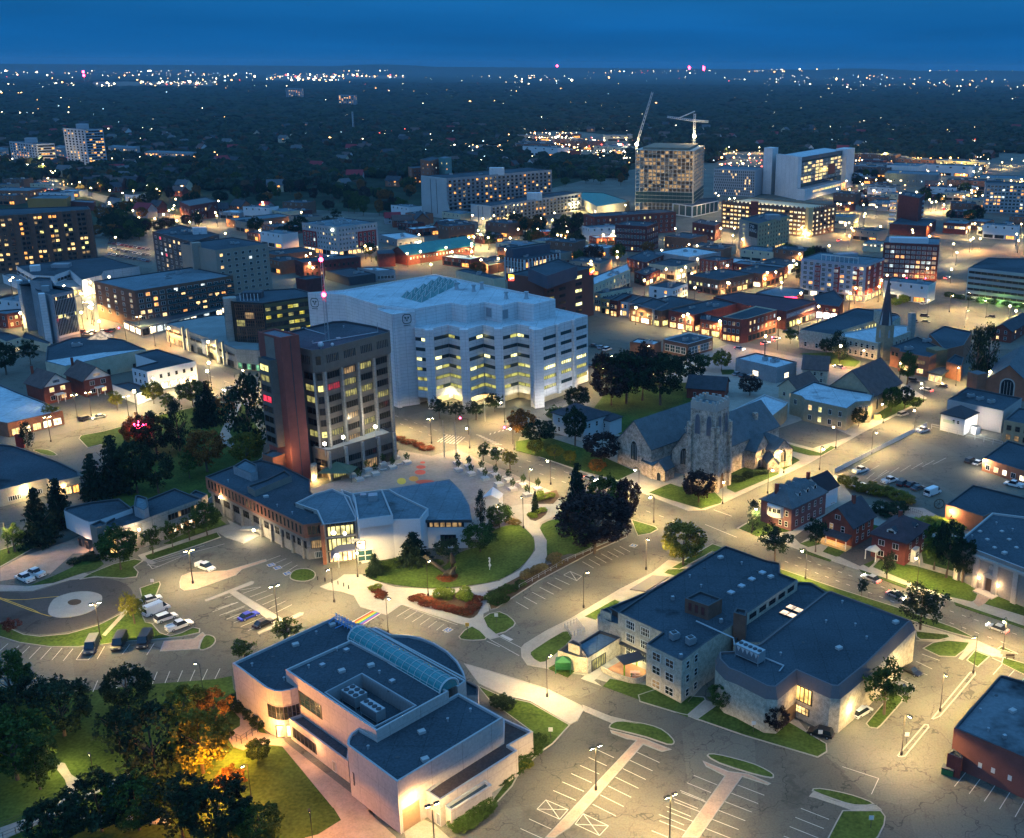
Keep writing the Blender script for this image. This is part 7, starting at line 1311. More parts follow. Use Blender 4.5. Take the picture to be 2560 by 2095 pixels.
# far right: big boxes and floodlit plant
for i,(k,x0,x1,y,z,wm,lab) in enumerate((('N6',640,1250,350,12,RBLUE,'wide blue roofed arena right of the medical building'),('N6',680,1040,260,14,WHITEW,'white roofed rink hall above the arena'),('N6',1640,2300,400,8,CREAM,'long store with lit fascia at right edge'),('N6',480,720,650,7,GREYW,'grey workshop left of the shafted tower'),('N6',1270,1550,870,8,BRICKM,'brick offices with pale windows right of the shafted tower'),('N6',1560,1750,850,7,BRICKO,'brick shed with white doors right of the brick offices'),('N6',90,330,800,9,CREAM,'shop with brightly lit upper front below the medical building'),('N6',420,640,1080,6,CREAM,'low shop with warm lit arcade left of the dark condo'),('N6',1890,2010,880,5,WST,'small white shed far right'))):
    more('distant_store',lab,k,'%d,%d'%(x1-40,y+18),'%d,%d'%(x0,y),'%d,%d'%(x1,y-14),z,wm,RBLUE,1,3,8,2.4,1.8,.5,'s','w',1,[LW,LB],20,cat='store')
for i,(k,x0,x1,y,z,wm,lab) in enumerate((('A2',560,700,395+0,26,GREYW,''),)):pass
for i,(x0,x1,y,lab) in enumerate(((1760,1870,300,'distant grey tower block on the left horizon'),(2085,2200,340,'distant pale tower block beside the left horizon lights'))):more('horizon_tower',lab,'A1','%d,%d'%(x1-20,y),'%d,%d'%(x0,y-3),'%d,%d'%(x1,y-3),34,GREYW,RBLUE,8,2,6,5,2.4,.4,'n','d',0,[LO,LDIM,LW],20,cat='tower')
# streets further off
ST=[('by the tower avenue','B1','2100,1150 1700,1000 1280,830 1120,640 860,560 560,500',34,5200),('on the park street','B1','40,1240 480,1130 1000,1010 1500,930',30,4600),('on the narrow front street','B2','1540,440 1800,500 2121,590',26,4200),('on the bar corner street','B3','60,600 420,660 700,730 1000,800 1650,915 2121,1010',32,4600),
      ('on the theatre street','B3','620,640 870,440 1130,390 1500,245 1800,60',34,6500),('on the street with the garage','A3','700,1250 1200,1150 1550,1050 1900,960',44,9000),('on the hospital road','A3','960,990 1180,900 1700,840 2100,770',60,14000),('on the row below the terraced slabs','A2','850,1190 1000,1130 1200,1090 1420,1060',42,8000),
      ('on the left hill road','A1','230,800 330,900 620,970 900,1060 1400,1160',60,8000),('on the mall street','B1','480,340 600,440 700,560',30,5000),('at the hotel street','A2','-300,1270 0,1310 420,1290 820,1240',42,7000),('at the left edge lot','B1','0,330 60,420 -60,380',26,7000),
      ('in the shop yards','N5','0,760 330,860 620,900 880,960',24,3800),('in the lane of the long brick block','N5','80,300 400,330 700,470',26,4600),('at the car park by the dark condo','N6','1400,1230 1900,1160 2100,1000',50,7000),('along the far right avenue','N6','1100,800 1400,700 1700,600 2100,500',60,12000),
      ('behind the headquarters','N3','100,420 700,180 1200,250 1400,300',40,7000),('at the station tracks','N2','1400,700 1700,640 2050,590',34,6000),('behind the white medical centre','A3','240,700 420,690 540,700',60,14000),('in the yards by the yellow sign','N4','880,780 920,900 1100,1010',34,6000)]
BLD=list(FOOT)
def inb(x,y):
    for f in BLD:
        c=False;n=len(f)
        if n<3:continue
        for i in range(n):
            a,b_=f[i],f[i-1]
            if(a[1]>y)!=(b_[1]>y) and x<(b_[0]-a[0])*(y-a[1])/(b_[1]-a[1])+a[0]:c=not c
        if c:return True
    return False
PAVT=mat('street_asphalt',(.14,.13,.115),.85,.2,.06,2.)
for ph,k,s,sp,pw in ST:
    pp=PT(k,s);q=strip(pp,13 if sp<50 else 18);sheet('street',ccw(q),.045+.001*(sp%7),PAVT)
    for side in(-1,1):q=strip([p+Vector((0,0,0)) for p in pp],19 if sp<50 else 25);
    for a,c in zip(pp,pp[1:]):
        n=max(1,int((c-a).length/9));
        for i in range(n):p=a.lerp(c,(i+.5)/n);FOOT.append([(p.x-2,p.y-2),(p.x+2,p.y+2)])
for k,s in(('A2','1130,565 1400,560 1780,600 1780,735 1500,725 1200,690 760,700 780,640 1130,650'),('A3','1030,740 1250,715 1750,760 1900,780 1900,860 1600,850 1030,790'),('A3','240,690 560,690 560,800 240,790'),('A1','570,255 1340,255 1340,285 900,280 700,295 570,285'),('A1','1640,215 2121,200 2121,250 1640,245'),('A2','-10,195 380,190 380,235 -10,240')):sheet('commercial_lot',ccw(PT(k,s)),.06,mat('pale_lot_asphalt',(.15,.13,.1),.9,.3,.01,.08))
# trees
import numpy as np
def foliage(name,c,c2=None):
    m=mat(name,c,.9,.45,.35,2.2,spec=.1,col2=c2);nt=m.node_tree;b=nt.nodes['Principled BSDF'];return m
FG=foliage('green_foliage',(0.0295,0.058,0.0126),(0.0527,0.0896,0.019));FD=foliage('dark_foliage',(0.0126,0.0274,0.0148),(0.0232,0.0422,0.019));FY=foliage('yellow_green_foliage',(0.0896,0.116,0.0158),(0.148,0.137,0.0211))
FO=foliage('orange_foliage',(0.137,0.0632,0.0126),(0.211,0.0949,0.0211));FP=foliage('copper_foliage',(.026,.018,.017),(.045,.03,.026));FR_=foliage('red_leaf_foliage',(0.0738,0.0232,0.0158),(0.105,0.0316,0.0211));FC=foliage('conifer_foliage',(0.0105,0.0253,0.0169),(0.0211,0.0401,0.0232))
BARK=mat('bark',(.10,.075,.055),.95,.3,1.,6.)
def quads(C_,s,r,flat=0.):
    n=len(C_);a=r.normal(size=(n,3));a[:,2]*=(1-flat);a/=np.linalg.norm(a,axis=1)[:,None]+1e-9;b=np.cross(a,r.normal(size=(n,3)));b/=np.linalg.norm(b,axis=1)[:,None]+1e-9;s=s*r.uniform(.6,1.3,(n,1));a=a*s;b=b*s*.75
    return np.stack([C_-a-b,C_+a-b,C_+a+b,C_-a+b],1).reshape(-1,3)
def npmesh(name,V,k,mats,mi=None):
    me=bpy.data.meshes.new(name);n=len(V)//k if isinstance(k,int) else None
    me.vertices.add(len(V));me.vertices.foreach_set('co',V.astype(np.float32).ravel());nf=len(V)//k
    me.loops.add(nf*k);me.loops.foreach_set('vertex_index',np.arange(nf*k,dtype=np.int32));me.polygons.add(nf);me.polygons.foreach_set('loop_start',np.arange(nf,dtype=np.int32)*k)
    try:me.polygons.foreach_set('loop_total',np.full(nf,k,dtype=np.int32))
    except Exception:pass
    for m in mats:me.materials.append(m)
    if mi is not None:me.polygons.foreach_set('material_index',mi.astype(np.int32))
    me.update(calc_edges=True);me.validate();return me
CROWN={}
def crown(kind,m,seed):
    key=(kind,m.name,seed)
    if key in CROWN:return CROWN[key]
    r=np.random.default_rng(seed*7+len(kind));P0=[]
    if kind=='round': # unit: width 1, height 1, centred at .5
        for i in range(120):
            d=r.normal(size=3);d/=np.linalg.norm(d);rad=r.uniform(.30,.43)*(1 if r.random()>.25 else 1.10);c=d*np.array([rad,rad,rad*1.0]);c[2]=c[2]*.95+.5;q=r.normal(size=(44,3));q/=np.linalg.norm(q,axis=1)[:,None];P0.append(c+q*r.uniform(.5,1,(44,1))*r.uniform(.05,.10))
        V=quads(np.concatenate(P0),.017,r)
    elif kind=='cone':
        for i in range(15):
            z=.06+.90*i/15;R0=.5*(1-z)**.8+.02;nb=max(5,int(12*(1-z))+3)
            for j in range(nb):
                a=2*math.pi*(j+r.random()*.7)/nb;L0=R0*r.uniform(.6,1.12);n=int(12+52*L0*2);t=r.random((n,1))**.7;P0.append(np.array([math.cos(a),math.sin(a),0])*L0*t+np.array([0,0,1.])*(z-.12*L0*t)+r.normal(size=(n,3))*np.array([.028,.028,.010]))
        V=quads(np.concatenate(P0),.02,r,.4)
    elif kind=='open':
        for i in range(60):
            d=r.normal(size=3);d/=np.linalg.norm(d);c=d*np.array([.4,.4,.42])*r.uniform(.4,1.05);c[2]+=.5;q=r.normal(size=(40,3));P0.append(c+q*r.uniform(.025,.05))
        V=quads(np.concatenate(P0),.018,r)
    else:
        for i in range(30):
            z=r.uniform(.05,.95);R0=.5*math.sin(math.pi*min(1,z*.85+.15))**.6;a=r.uniform(0,6.28);q=r.normal(size=(60,3))*np.array([.11,.11,.05]);P0.append(np.array([math.cos(a)*R0*.7,math.sin(a)*R0*.7,z])+q)
        V=quads(np.concatenate(P0),.024,r)
    CROWN[key]=npmesh('crown',V,4,[m]);return CROWN[key]
TRK={}
def trunk(seed):
    if seed in TRK:return TRK[seed]
    r=random.Random(seed);b=MB();b.tube([(0,0,0),(r.uniform(-.03,.03),0,.35),(0,r.uniform(-.03,.03),.75)],[.032,.024,.010],6)
    for i in range(5):a=r.uniform(0,6.28);z=r.uniform(.28,.5);b.tube([(0,0,z),(math.cos(a)*.14,math.sin(a)*.14,z+.14),(math.cos(a)*.27,math.sin(a)*.27,z+.25)],[.013,.008,.003],5)
    TRK[seed]=b.mesh('trunk',[BARK],True);return TRK[seed]
KM={'g':('round',FG),'d':('round',FD),'y':('round',FY),'o':('round',FO),'p':('round',FP),'r':('open',FR_),'c':('cone',FC),'C':('cone',FG),'l':('tall',FD),'L':('tall',FC),'s':('open',FG),'S':('open',FY),'O':('open',FO),'G':('open',FD)}
NM={'round':'broadleaf_tree','open':'young_tree','cone':'spruce_tree','tall':'columnar_tree'}
tcount=[0]
def tree(x,y,h,w_,kd,label,group=None,base=.16,z=0.,cat='tree'):
    kind,m=KM[kd];tcount[0]+=1;sd=tcount[0]%4;o=thing(NM[kind],label,cat,(x,y,z),rnd.uniform(0,6.28),group)
    cb={'cone':.03,'tall':.06}.get(kind,base)
    inst(crown(kind,m,sd),'crown',o,(0,0,h*cb),(0,0,0),(w_,w_*rnd.uniform(.9,1.1),h*(1-cb)))
    inst(trunk(sd),'trunk',o,(0,0,0),(0,0,0),(h*.8,h*.8,h));FOOT.append([(x-1,y-1),(x+1,y+1)]);return o
TL='''E1 400 850 12 13 d|very dark round tree left in the park under the parking bays
E1 800 690 10 10 d|dark round tree against the lower parking bays, right of the darkest one
E1 745 960 11 9 G|thin grey green tree with visible trunk standing in the park lawn
E1 960 1130 15 11 l|tall dark blue green tree in the middle of the park
E1 1255 1080 13 12 y|wide oak lit orange from below near the pale hall
E1 1330 790 9 8 O|small russet tree above the orange lit oak
E1 1170 800 9 9 y|orange glowing small tree beside the oak
E1 1430 1190 5 6 O|bright orange maple bush at the edge of the orange lawn
E1 70 640 11 10 g|green tree at left edge below the parking bays
E1 190 700 9 9 G|grey green tree between left edge and the darkest park tree
E1 110 1120 14 15 g|big spreading tree over the left part of the park
E1 -30 960 13 12 d|dark tree cut by the left edge halfway down the park
E1 250 1180 9 9 s|light green lower tree beside the curving park path
E1 630 1440 11 12 d|dark tree in front of the lower park path, left one
E1 860 1430 10 11 g|green dark tree at bottom, right of the lower path
E1 1130 1480 12 13 G|grey tree at bottom centre of the park
E1 1360 1500 12 12 d|dark tree at bottom before the orange lawn
E1 1610 1530 8 8 g|low tree at bottom edge of the orange lawn
E1 330 1530 9 9 d|dark tree under the footbridge corner
E1 1600 1000 4.5 5 g|round clipped shrub tree near the lit side door
B1 725 1050 8 7 S|small yellow tree in the lot beside the twin houses
B1 950 1010 9 8 y|yellow green tree in front of the white corner block
B1 1190 1020 10 11 g|bright green lit tree in the park corner
B1 1300 1140 17 9 c|tall dark conifer near the park corner
B1 1240 1150 12 7 c|shorter dark conifer just left of the tall one
B1 870 1310 13 12 o|orange autumn tree at edge of the park lawn
B1 970 1350 16 13 d|large dark tree in the park beside the orange one
B1 1110 1300 17 6 L|slim dark conifer in the middle of the park
B1 1280 1430 14 13 o|brown orange tree close to the civic hall
B1 1170 1470 10 7 s|pale green young tree behind the civic hall
B1 1545 1270 24 15 l|huge dark tree pressed against the lift shaft
B1 1530 1400 12 12 y|brown yellow tree below the huge dark one
B1 1385 1110 9 9 o|small orange tree by the pale park path
B1 1035 1060 8 6 s|thin green tree on the kerb by the white corner block
B1 40 830 14 12 d|dark tree left of the twin houses
B1 190 770 11 10 G|thin dark tree behind the twin houses
B1 325 1130 8 7 S|yellow lit tree before the blue roofed mall
B1 175 1280 9 4 L|green column tree beside the red kiosk
C1 255 650 17 10 c|tall spruce at left in front of the tan hall
C1 380 540 15 9 c|spruce right of the tan hall
C1 95 690 8 7 s|small green tree at left edge lawn
C1 590 370 15 9 c|spruce behind the low curved office, left
C1 720 330 19 11 c|tallest spruce behind the curved office
C1 850 330 17 11 d|dark tree with red lights in its branches
C1 980 330 13 11 d|dark tree right of the red lit one
C1 1280 590 10 8 g|tree at right end of the curved office
C1 945 705 8 6 s|young tree on the grass strip, left of three
C1 1065 665 8 6 s|young tree on the grass strip, middle of three
C1 1170 620 7 5 s|young tree on the grass strip, right of three
C1 745 800 12 11 g|leafy tree before the brown stair tower
C1 832 1135 8 7 S|yellow autumn tree by the white van
C1 75 1200 4 5 r|small red leaved bush tree by the turning circle
C1 1510 1370 6 6 s|bright lit tree behind the left corner of the pale hall
C1 1775 1260 7 7 s|bright lit tree behind the long roof edge of the pale hall
C2 430 760 9 10 c|wide pine in front of the white wing
C2 640 760 7 9 G|dark low tree right of the pine
C2 840 690 8 10 g|olive shrubby tree at the round lawn
C2 960 540 7 8 g|green bush tree near the small white kiosk
C2 845 520 10 2.6 L|slim cypress beside the wavy roof
C2 192 830 6 5 c|cone shaped shrub beside the glass atrium
C2 1545 700 17 22 p|huge copper beech with nearly black leaves
C2 1440 520 19 9 c|tall spruce behind the copper beech
C2 1600 520 15 11 g|green tree between spruce and dark maple
C2 1745 520 14 9 p|dark maple over the avenue kerb
C2 2090 770 12 13 y|full maple with yellow lower leaves by the stone hall corner
C2 1180 450 7 2.6 c|little cone tree in the oval flower bed
B2 590 1100 8 9 G|street tree before the white office, first from left
B2 690 1110 7 8 G|street tree before the white office, second from left
B2 815 1110 8 9 G|street tree before the white office, third from left
B2 930 1060 8 9 G|street tree before the white office, fourth from left
B2 1100 1215 10 11 o|orange street tree on the crossing corner
B2 1300 1150 8 8 s|yellowish young tree by the clapboard villa
B2 1440 1060 10 10 d|dark tree behind the clapboard villa
B2 1205 1270 9 12 d|rounded dark tree left of the clapboard villa
B2 1425 1270 14 9 d|tall narrow dark tree before the clapboard villa
B2 1590 1370 10 15 p|wide copper tree left of the church
B2 1180 1320 5 6 y|yellow shrub tree on the church lawn, first
B2 1300 1350 5 6 y|yellow shrub tree on the church lawn, second
B2 1395 1375 4.5 5 y|yellow shrub tree on the church lawn, third
B2 1560 1440 5 6 o|brownish shrub tree on the church lawn, fourth
B2 860 1365 7 5 s|kerbside sapling at the plaza, left of three
B2 940 1390 7 5 s|kerbside sapling at the plaza, middle of three
B2 1025 1420 7 6 S|kerbside sapling at the plaza, right of three
B2 1650 1020 17 17 p|dark copper tree at left end of the grove behind the church
B2 1740 1010 21 17 d|tall dark tree in the grove behind the church
B2 1840 990 22 19 p|largest copper tree in the grove behind the church
B2 1950 1020 21 18 d|dark tree at right end of the grove behind the church
B2 2010 880 12 10 s|light green tree above the grove
C3 115 385 10 11 p|round purple tree on the church corner lawn
C3 450 560 9 3.4 L|slim street tree on the crossing kerb
C3 585 745 10 11 G|airy street tree in front of the purple brick house
C3 835 690 10 7 G|thin tree between the two brick houses
C3 1275 860 8 5 G|small tree before the square brick house
C3 1640 850 16 8 d|tall dark tree left of the classical hall
C3 1740 880 12 8 d|dark tree touching the classical hall
C3 1565 800 13 8 g|dark green tree right of the square brick house
C3 1480 1170 11 14 G|broad oak over the avenue by the stone hall
C3 1120 960 5 3 G|bare sapling on the avenue verge
E3 1258 720 12 11 s|tree on the car park island beside the stone hall
E3 255 690 6 6 g|small tree on the lawn before the stone hall
E3 590 835 6 5 p|purple plum tree before the garage door
B3 255 805 9 9 y|yellow lit tree beside the blue roofed clinic
B3 140 800 7 8 g|dull green tree left of the yellow one
B3 680 640 8 8 s|street tree at the clinic corner
B3 975 735 12 7 L|evergreen against the courtyard building
B3 900 710 8 7 d|dark round tree against the courtyard building
B3 1400 890 14 8 g|street tree right of the tan church
B3 1300 1060 10 9 g|bushy tree at the side of the tan church
B3 1385 1040 9 7 d|darker tree at the side of the tan church
B3 1100 1150 7 7 d|round evergreen before the parish hall
B3 1820 880 23 7 l|tall poplar column, left of two
B3 1885 850 22 7 l|tall poplar column, right of two
B3 430 960 8 10 p|dark copper tree behind the flat church wing
B3 60 900 14 14 d|dark tree behind the church ridge
B3 1450 1045 5 5 g|low bush tree on the side street lawn
N2 950 690 10 11 d|dark tree at the hotel corner
N2 1070 760 6 7 y|yellow lit tree below the hotel
N3 1260 420 9 10 g|street tree behind the brick headquarters'''
for ln in TL.split('\n'):
    a,lab=ln.split('|');k,x,y,h,w_,kd=a.split();g_=G(k,float(x),float(y));tree(g_.x,g_.y,float(h),float(w_),kd,lab,base=.08 if k in('E1',) else.16)
def shrub(k,x,y,h,w_,m,label,group=None,kd='round',nm='shrub',cat='shrub',z=.1):
    g_=G(k,x,y);o=bpy.data.objects.new(nm,crown(kd,m,1));C.objects.link(o);o.location=(g_.x,g_.y,z-.1*h);o.scale=(w_,w_,h*1.1);o.rotation_euler=(0,0,rnd.uniform(0,6));return tag(o,label,cat,group)
HG='shrubs of the flower borders'
FLIM=foliage('lime_foliage',(.10,.17,.02),(.16,.22,.03));FRED=foliage('red_flowers',(.04,.035,.012),(.13,.03,.015));FBR=foliage('brown_grasses',(.13,.10,.04),(.2,.15,.06))
def bed(k,s,m,h,w_,label,n=1):
    for p in s.split():
        x,y=pr(p);shrub(k,x,y,h*rnd.uniform(.8,1.2),w_*rnd.uniform(.8,1.2),m,label,HG)
bed('C2','1150,470 1190,455 1225,440 1170,480',FLIM,1.3,2.6,'low lime green bush in the oval bed');bed('C2','1200,370 1240,365 1280,355 1210,345',FLIM,1.6,3,'lime green bush by the plaza edge')
bed('C2','580,975 640,985 650,960 730,980 750,955 600,960 760,990',FLIM,2.2,3,'pale green bush in the triangular bed');bed('C2','470,980 520,1010 600,1030 700,1060 760,1070 800,1030 820,990 440,985 660,1050',FRED,.8,4.5,'red flowering ground plants in the triangular bed');bed('C2','200,935 240,955 220,970',FRED,.7,3,'red flowering plants in the small pointed bed');bed('C2','180,925 210,915',FLIM,1.2,2.4,'lime bush in the small pointed bed');bed('C2','605,855 640,865 675,850',FRED,.8,3,'red flowers round the sculpture foot')
bed('C2','910,980 950,960 980,1000 1000,940 1040,930 1090,900 940,1010',FG,1.6,4,'green bush in the long border');bed('C2','1120,850 1150,830 1190,815 1220,800 1280,745 1320,770 1300,730',FBR,1.6,4,'tan grass clump in the long border');bed('C2','260,790 300,765 230,775 350,750 480,755 570,770',FG,1.2,4,'low bush below the white wing');bed('C2','1030,510 1060,520 900,570 930,530 880,600',FBR,1.2,3.5,'brown clump on the round lawn edge')
bed('E2','1200,900 1150,940 1110,980 1170,960 1100,1040 1060,1070 1000,1110 960,1140 1030,1060',FG,1.8,4,'bush along the pale hall side border');bed('E2','1130,1040 1060,1070',FY,1.3,3,'yellow bush in the side border');bed('E2','720,1420 760,1400 800,1370 840,1340 870,1310 700,1400',FLIM if 0 else FG,1.9,4,'bright green bush before the loading box')
bed('E2','960,660 1000,680',FD,2,4,'dark bush beneath the young trees of the hall');bed('E1','1450,640 1500,700 1560,740 1600,790 1470,690',FD,2,4,'dark bush beside the pale hall corner');bed('C3','1450,530 1520,520 1580,520 1650,540 1700,560 1610,560',FLIM,2.2,6,'lit lime creeper bush behind the square brick house')
bed('C3','1010,270 1060,300 1120,320 1180,330 1230,340 1290,350 1350,370 1400,390',FO if 0 else FY,3.4,6,'lamp lit thicket bush along the big car park');bed('C3','1240,450 1300,470 1350,440',FD,3,7,'dark bush in the back gardens');bed('C3','420,230 500,205 350,250',FD,1.6,5,'dark shrub bed along the church side');bed('C3','560,190 175,320',FD,2.4,3,'round clipped bush at the church')
bed('B3','620,1350 ',FD,4,5,'rounded yew by the church transept');bed('B2','340,1230 400,1250 460,1270 510,1290',FRED,.9,5,'dark red planting beside the tower');bed('C1','460,760 520,740 570,720 590,740',FD,1.4,4,'dark bush on the bank before the curved office');bed('B3','1330,400 1380,385 1430,370 1480,350',FLIM,4,6,'lit green street tree hedge by the far crossing')
bed('B3','1660,350 1720,360 1790,370 1860,385 1930,395 2010,405 2090,415',FG,2.6,7,'clipped hedge plant under the banded office')
# orange and dark trees scattered behind
def inside(x,y):
    for f in FOOT:
        if min(p[0] for p in f)-3<x<max(p[0] for p in f)+3 and min(p[1] for p in f)-3<y<max(p[1] for p in f)+3:return True
    return False
FB=[(min(p[0] for p in f)-4,max(p[0] for p in f)+4,min(p[1] for p in f)-4,max(p[1] for p in f)+4) for f in FOOT]
def free(x,y):return not any(a<x<b_ and c<y<d for a,b_,c,d in FB)
# low blocks that fill the streets between the named ones
ip=[(BRICKM,RDARK),(CREAM,RBLUE),(BRICKB,RDARK),(GREYW,RWHITE),(BRICKO,RDARK),(WST,RBLUE),(BRICK,RWHITE),(mat('beige_wall',(.3,.25,.2)),RDARK)]
def low_proto(i):
    z=5.5+(i%3)*2.2;W_,D_=16+(i*7)%9,12+(i*5)%6;B=Bld('low_block','','block','low blocks of the back streets',cap=12);B.L=Vector((0,0,0));B.o=thing(B.name,B.label,B.cat,(0,0,0),0,B.group)
    q=[Vector(p) for p in((-W_/2,-D_/2),(W_/2,-D_/2),(W_/2,D_/2),(-W_/2,D_/2))];B.mass(q,z,*ip[i]);FOOT.pop();B.wins(q[0],q[1],[.4],3,None,2.5,.5,.5,.7,'v','d',lits=[LB,LW,LO,LY],fill=.85);B.wins(q[3],q[0],[z-2.6],3,1.3,1.5,.5,.5,.3,'s','w');B.wins(q[0],q[1],[z-2.4],4,1.3,1.4,.5,.5,.3,'s','w')
    hvac(B,Vector((W_*.2,D_*.1)),0,(2.6,1.8,1.5),z-.5);hvac(B,Vector((-W_*.25,-D_*.1)),0,(1.6,1.2,1),z-.5);B.fin();return B.o
lows=[low_proto(i) for i in range(8)];seen=set();nlow=0
CN=('maroon brick','cream','brown brick','grey','orange brick','white','red brick','beige')
for k,x0,y0,x1,y1,n in(('N6',60,560,760,760,9),('N6',1150,480,1700,640,12),('N6',400,900,700,1060,4),('N6',1300,660,1700,860,5),('N6',1750,900,2121,1100,5),('A2',820,1200,1650,1480,16),('N2',0,560,1100,900,10),('A1',1380,1060,1900,1240,12),('N4',380,850,1060,1040,10),('N5',900,0,1750,250,8),('B3',0,0,500,200,6),('A1',0,900,560,1030,8),('B1',-60,300,200,600,5),('B1',150,500,800,700,6),('A3',1000,830,1300,1000,8),('B3',1150,220,1420,420,5),('N3',0,330,480,620,6),('A2',380,1090,800,1230,9),('A2',1150,585,1740,715,13),('A3',1050,750,1880,850,14)):
    for i in range(n*4):
        g_=G(k,rnd.uniform(x0,x1),rnd.uniform(y0,y1))
        if n<=0 or any(min(p[0] for p in f)-9<g_.x<max(p[0] for p in f)+9 and min(p[1] for p in f)-8<g_.y<max(p[1] for p in f)+8 for f in FOOT):continue
        n-=1;j=nlow%8;nlow+=1;f=min((f for f in FOOT if len(f)>2),key=lambda f:(f[0][0]-g_.x)**2+(f[0][1]-g_.y)**2);a=math.atan2(f[1][1]-f[0][1],f[1][0]-f[0][0]);a=(a+math.pi/4)%(math.pi/2)-math.pi/4
        o=lows[j] if j not in seen else copy_tree(lows[j]);seen.add(j);o.location=(g_.x,g_.y,0);o.rotation_euler.z=a;o.scale=(2.6,1.9,1.2) if g_.y>1150 else(1,1,1);o['label']='one of the low %s blocks with flat roof in the back streets'%CN[j];o['group']='low %s blocks'%CN[j];FOOT.append([(g_.x-9,g_.y-8),(g_.x+9,g_.y+8)])
for j in range(8):
    if j not in seen:lows[j].location=(0,-200,0)
FB=[(min(p[0] for p in f)-4,max(p[0] for p in f)+4,min(p[1] for p in f)-4,max(p[1] for p in f)+4) for f in FOOT]
zones=[('N6',0,480,700,760,16),('N6',1200,560,1700,900,14),('N1',1000,150,2121,700,40),('N5',0,0,2000,500,16),('B2',1200,500,2121,900,6),('B1',480,300,900,620,6),('A2',820,1200,1700,1480,20),('A1',1300,1050,2121,1240,24),('A1',580,1100,930,1240,16),('A1',640,1160,850,1250,8),('A1',1350,860,2100,1020,44),('A1',700,800,1300,920,26),('A2',0,980,380,1090,24),('A2',100,820,420,960,14),('A2',860,1130,1500,1210,34),('A2',1180,800,1740,900,34),('A3',1040,830,1230,940,12),('A3',1500,960,1600,1010,3),('A1',0,690,260,830,14),('A2',380,880,520,1000,5),('A2',1160,1230,1500,1300,6),('A3',680,940,1000,975,10),('A3',1880,1050,2121,1080,10)]
cnt=0
for k,x0,y0,x1,y1,n in zones:
    for i in range(n):
        g_=G(k,rnd.uniform(x0,x1),rnd.uniform(y0,y1))
        if not free(g_.x,g_.y):continue
        tree(g_.x,g_.y,rnd.uniform(9,15),rnd.uniform(8,14),rnd.choice('ddggGdop'),'one of the dark street and garden trees just beyond the centre','trees of the near streets')
        cnt+=1
# the wooded suburbs
r=np.random.default_rng(5)
ico=[];t_=(1+5**.5)/2
iv=np.array([(-1,t_,0),(1,t_,0),(-1,-t_,0),(1,-t_,0),(0,-1,t_),(0,1,t_),(0,-1,-t_),(0,1,-t_),(t_,0,-1),(t_,0,1),(-t_,0,-1),(-t_,0,1)])/1.902
fi=np.array([(0,11,5),(0,5,1),(0,1,7),(0,7,10),(0,10,11),(1,5,9),(5,11,4),(11,10,2),(10,7,6),(7,1,8),(3,9,4),(3,4,2),(3,2,6),(3,6,8),(3,8,9),(4,9,5),(2,4,11),(6,2,10),(8,6,7),(9,8,1)])
def clear_zone(px,py):
    """pixels of bright open districts that carry no wood"""
    for k,x0,y0,x1,y1 in(('A2',1130,565,1760,735),('A3',240,690,560,800),('A3',1030,745,1900,1050),('A1',560,255,1340,290),('A1',1650,205,2121,245),('A2',0,195,380,235),('A3',1900,700,2300,1000),('A1',220,860,480,960),('A1',440,930,1500,1110),('A2',760,645,1010,690)):
        a,b_=S(k,x0,y0);c,d=S(k,x1,y1)
        if a<px<c and b_<py<d:return True
    return False
pts=[];HS=[]
y=700.
while y<7500:
    sp=11+max(0,(y-900))*.0065;xl,xr=-y*.66-20,y*.40+20
    for x in np.arange(xl,xr,sp):
        X,Y=x+r.uniform(-.5,.5)*sp,y+r.uniform(-.5,.5)*sp;px,py=P((X,Y,0))
        if py>(480 if px<900 else 445 if px<1560 else 408 if px<1900 else 402) or clear_zone(px,py) or not free(X,Y):continue
        u=r.random();gap=math.sin(X*.011+2*math.sin(Y*.004))*math.sin(Y*.009+X*.002)
        if gap>.82 and u<.8:continue
        if u<.10 and Y<2300:HS.append((X,Y));continue
        pts.append((X,Y,r.uniform(.75,1.25)*(sp*.62),r.uniform(6,11)))
    y+=sp
Vs=[];Ms=[]
for X,Y,R0,hh in pts:
    nb=3 if Y<1500 else 2 if Y<2400 else 1
    for q in range(nb):
        s=R0*(r.uniform(.55,.8) if nb>1 else 1);off=r.normal(size=2)*R0*.42*(nb>1);V=iv*(1+r.normal(size=(12,1))*.22)*np.array([s,s,hh*.55]);V=V+np.array([X+off[0],Y+off[1],hh*.5+r.uniform(-1,1)]);Vs.append(V[fi].reshape(-1,3));Ms.append(np.full(20,r.choice([0,0,1,1,2,3,4],p=[.2,.2,.18,.17,.13,.08,.04])))
FF=[foliage('wood_foliage_%d'%i,c) for i,c in enumerate(((.014,.026,.016),(.02,.034,.016),(.011,.02,.016),(.034,.03,.014),(.05,.026,.014)))]
o=bpy.data.objects.new('suburban_wood',npmesh('suburban_wood',np.concatenate(Vs),3,FF,np.concatenate(Ms)));C.objects.link(o);tag(o,'dark autumn woods covering the suburbs up to the horizon','woods',kind='stuff')
# far rolling hills on the skyline
b=MB()
for(yy,hh,x0,x1) in((16000,60,-11000,9000),(24000,120,-18000,12000)):
    n=90
    for i in range(n):
        xa,xb=x0+(x1-x0)*i/n,x0+(x1-x0)*(i+1)/n;f=lambda x:hh*(.45+.35*math.sin(x*.0006+yy)+.2*math.sin(x*.0019+yy*.3));b.add([(xa,yy-3500,-5),(xb,yy-3500,-5),(xb,yy,f(xb)),(xa,yy,f(xa)),(xb,yy+3500,-5),(xa,yy+3500,-5)],[(0,1,2,3),(3,2,4,5)])
tag(b.obj('hills',EARTH),kind='structure')
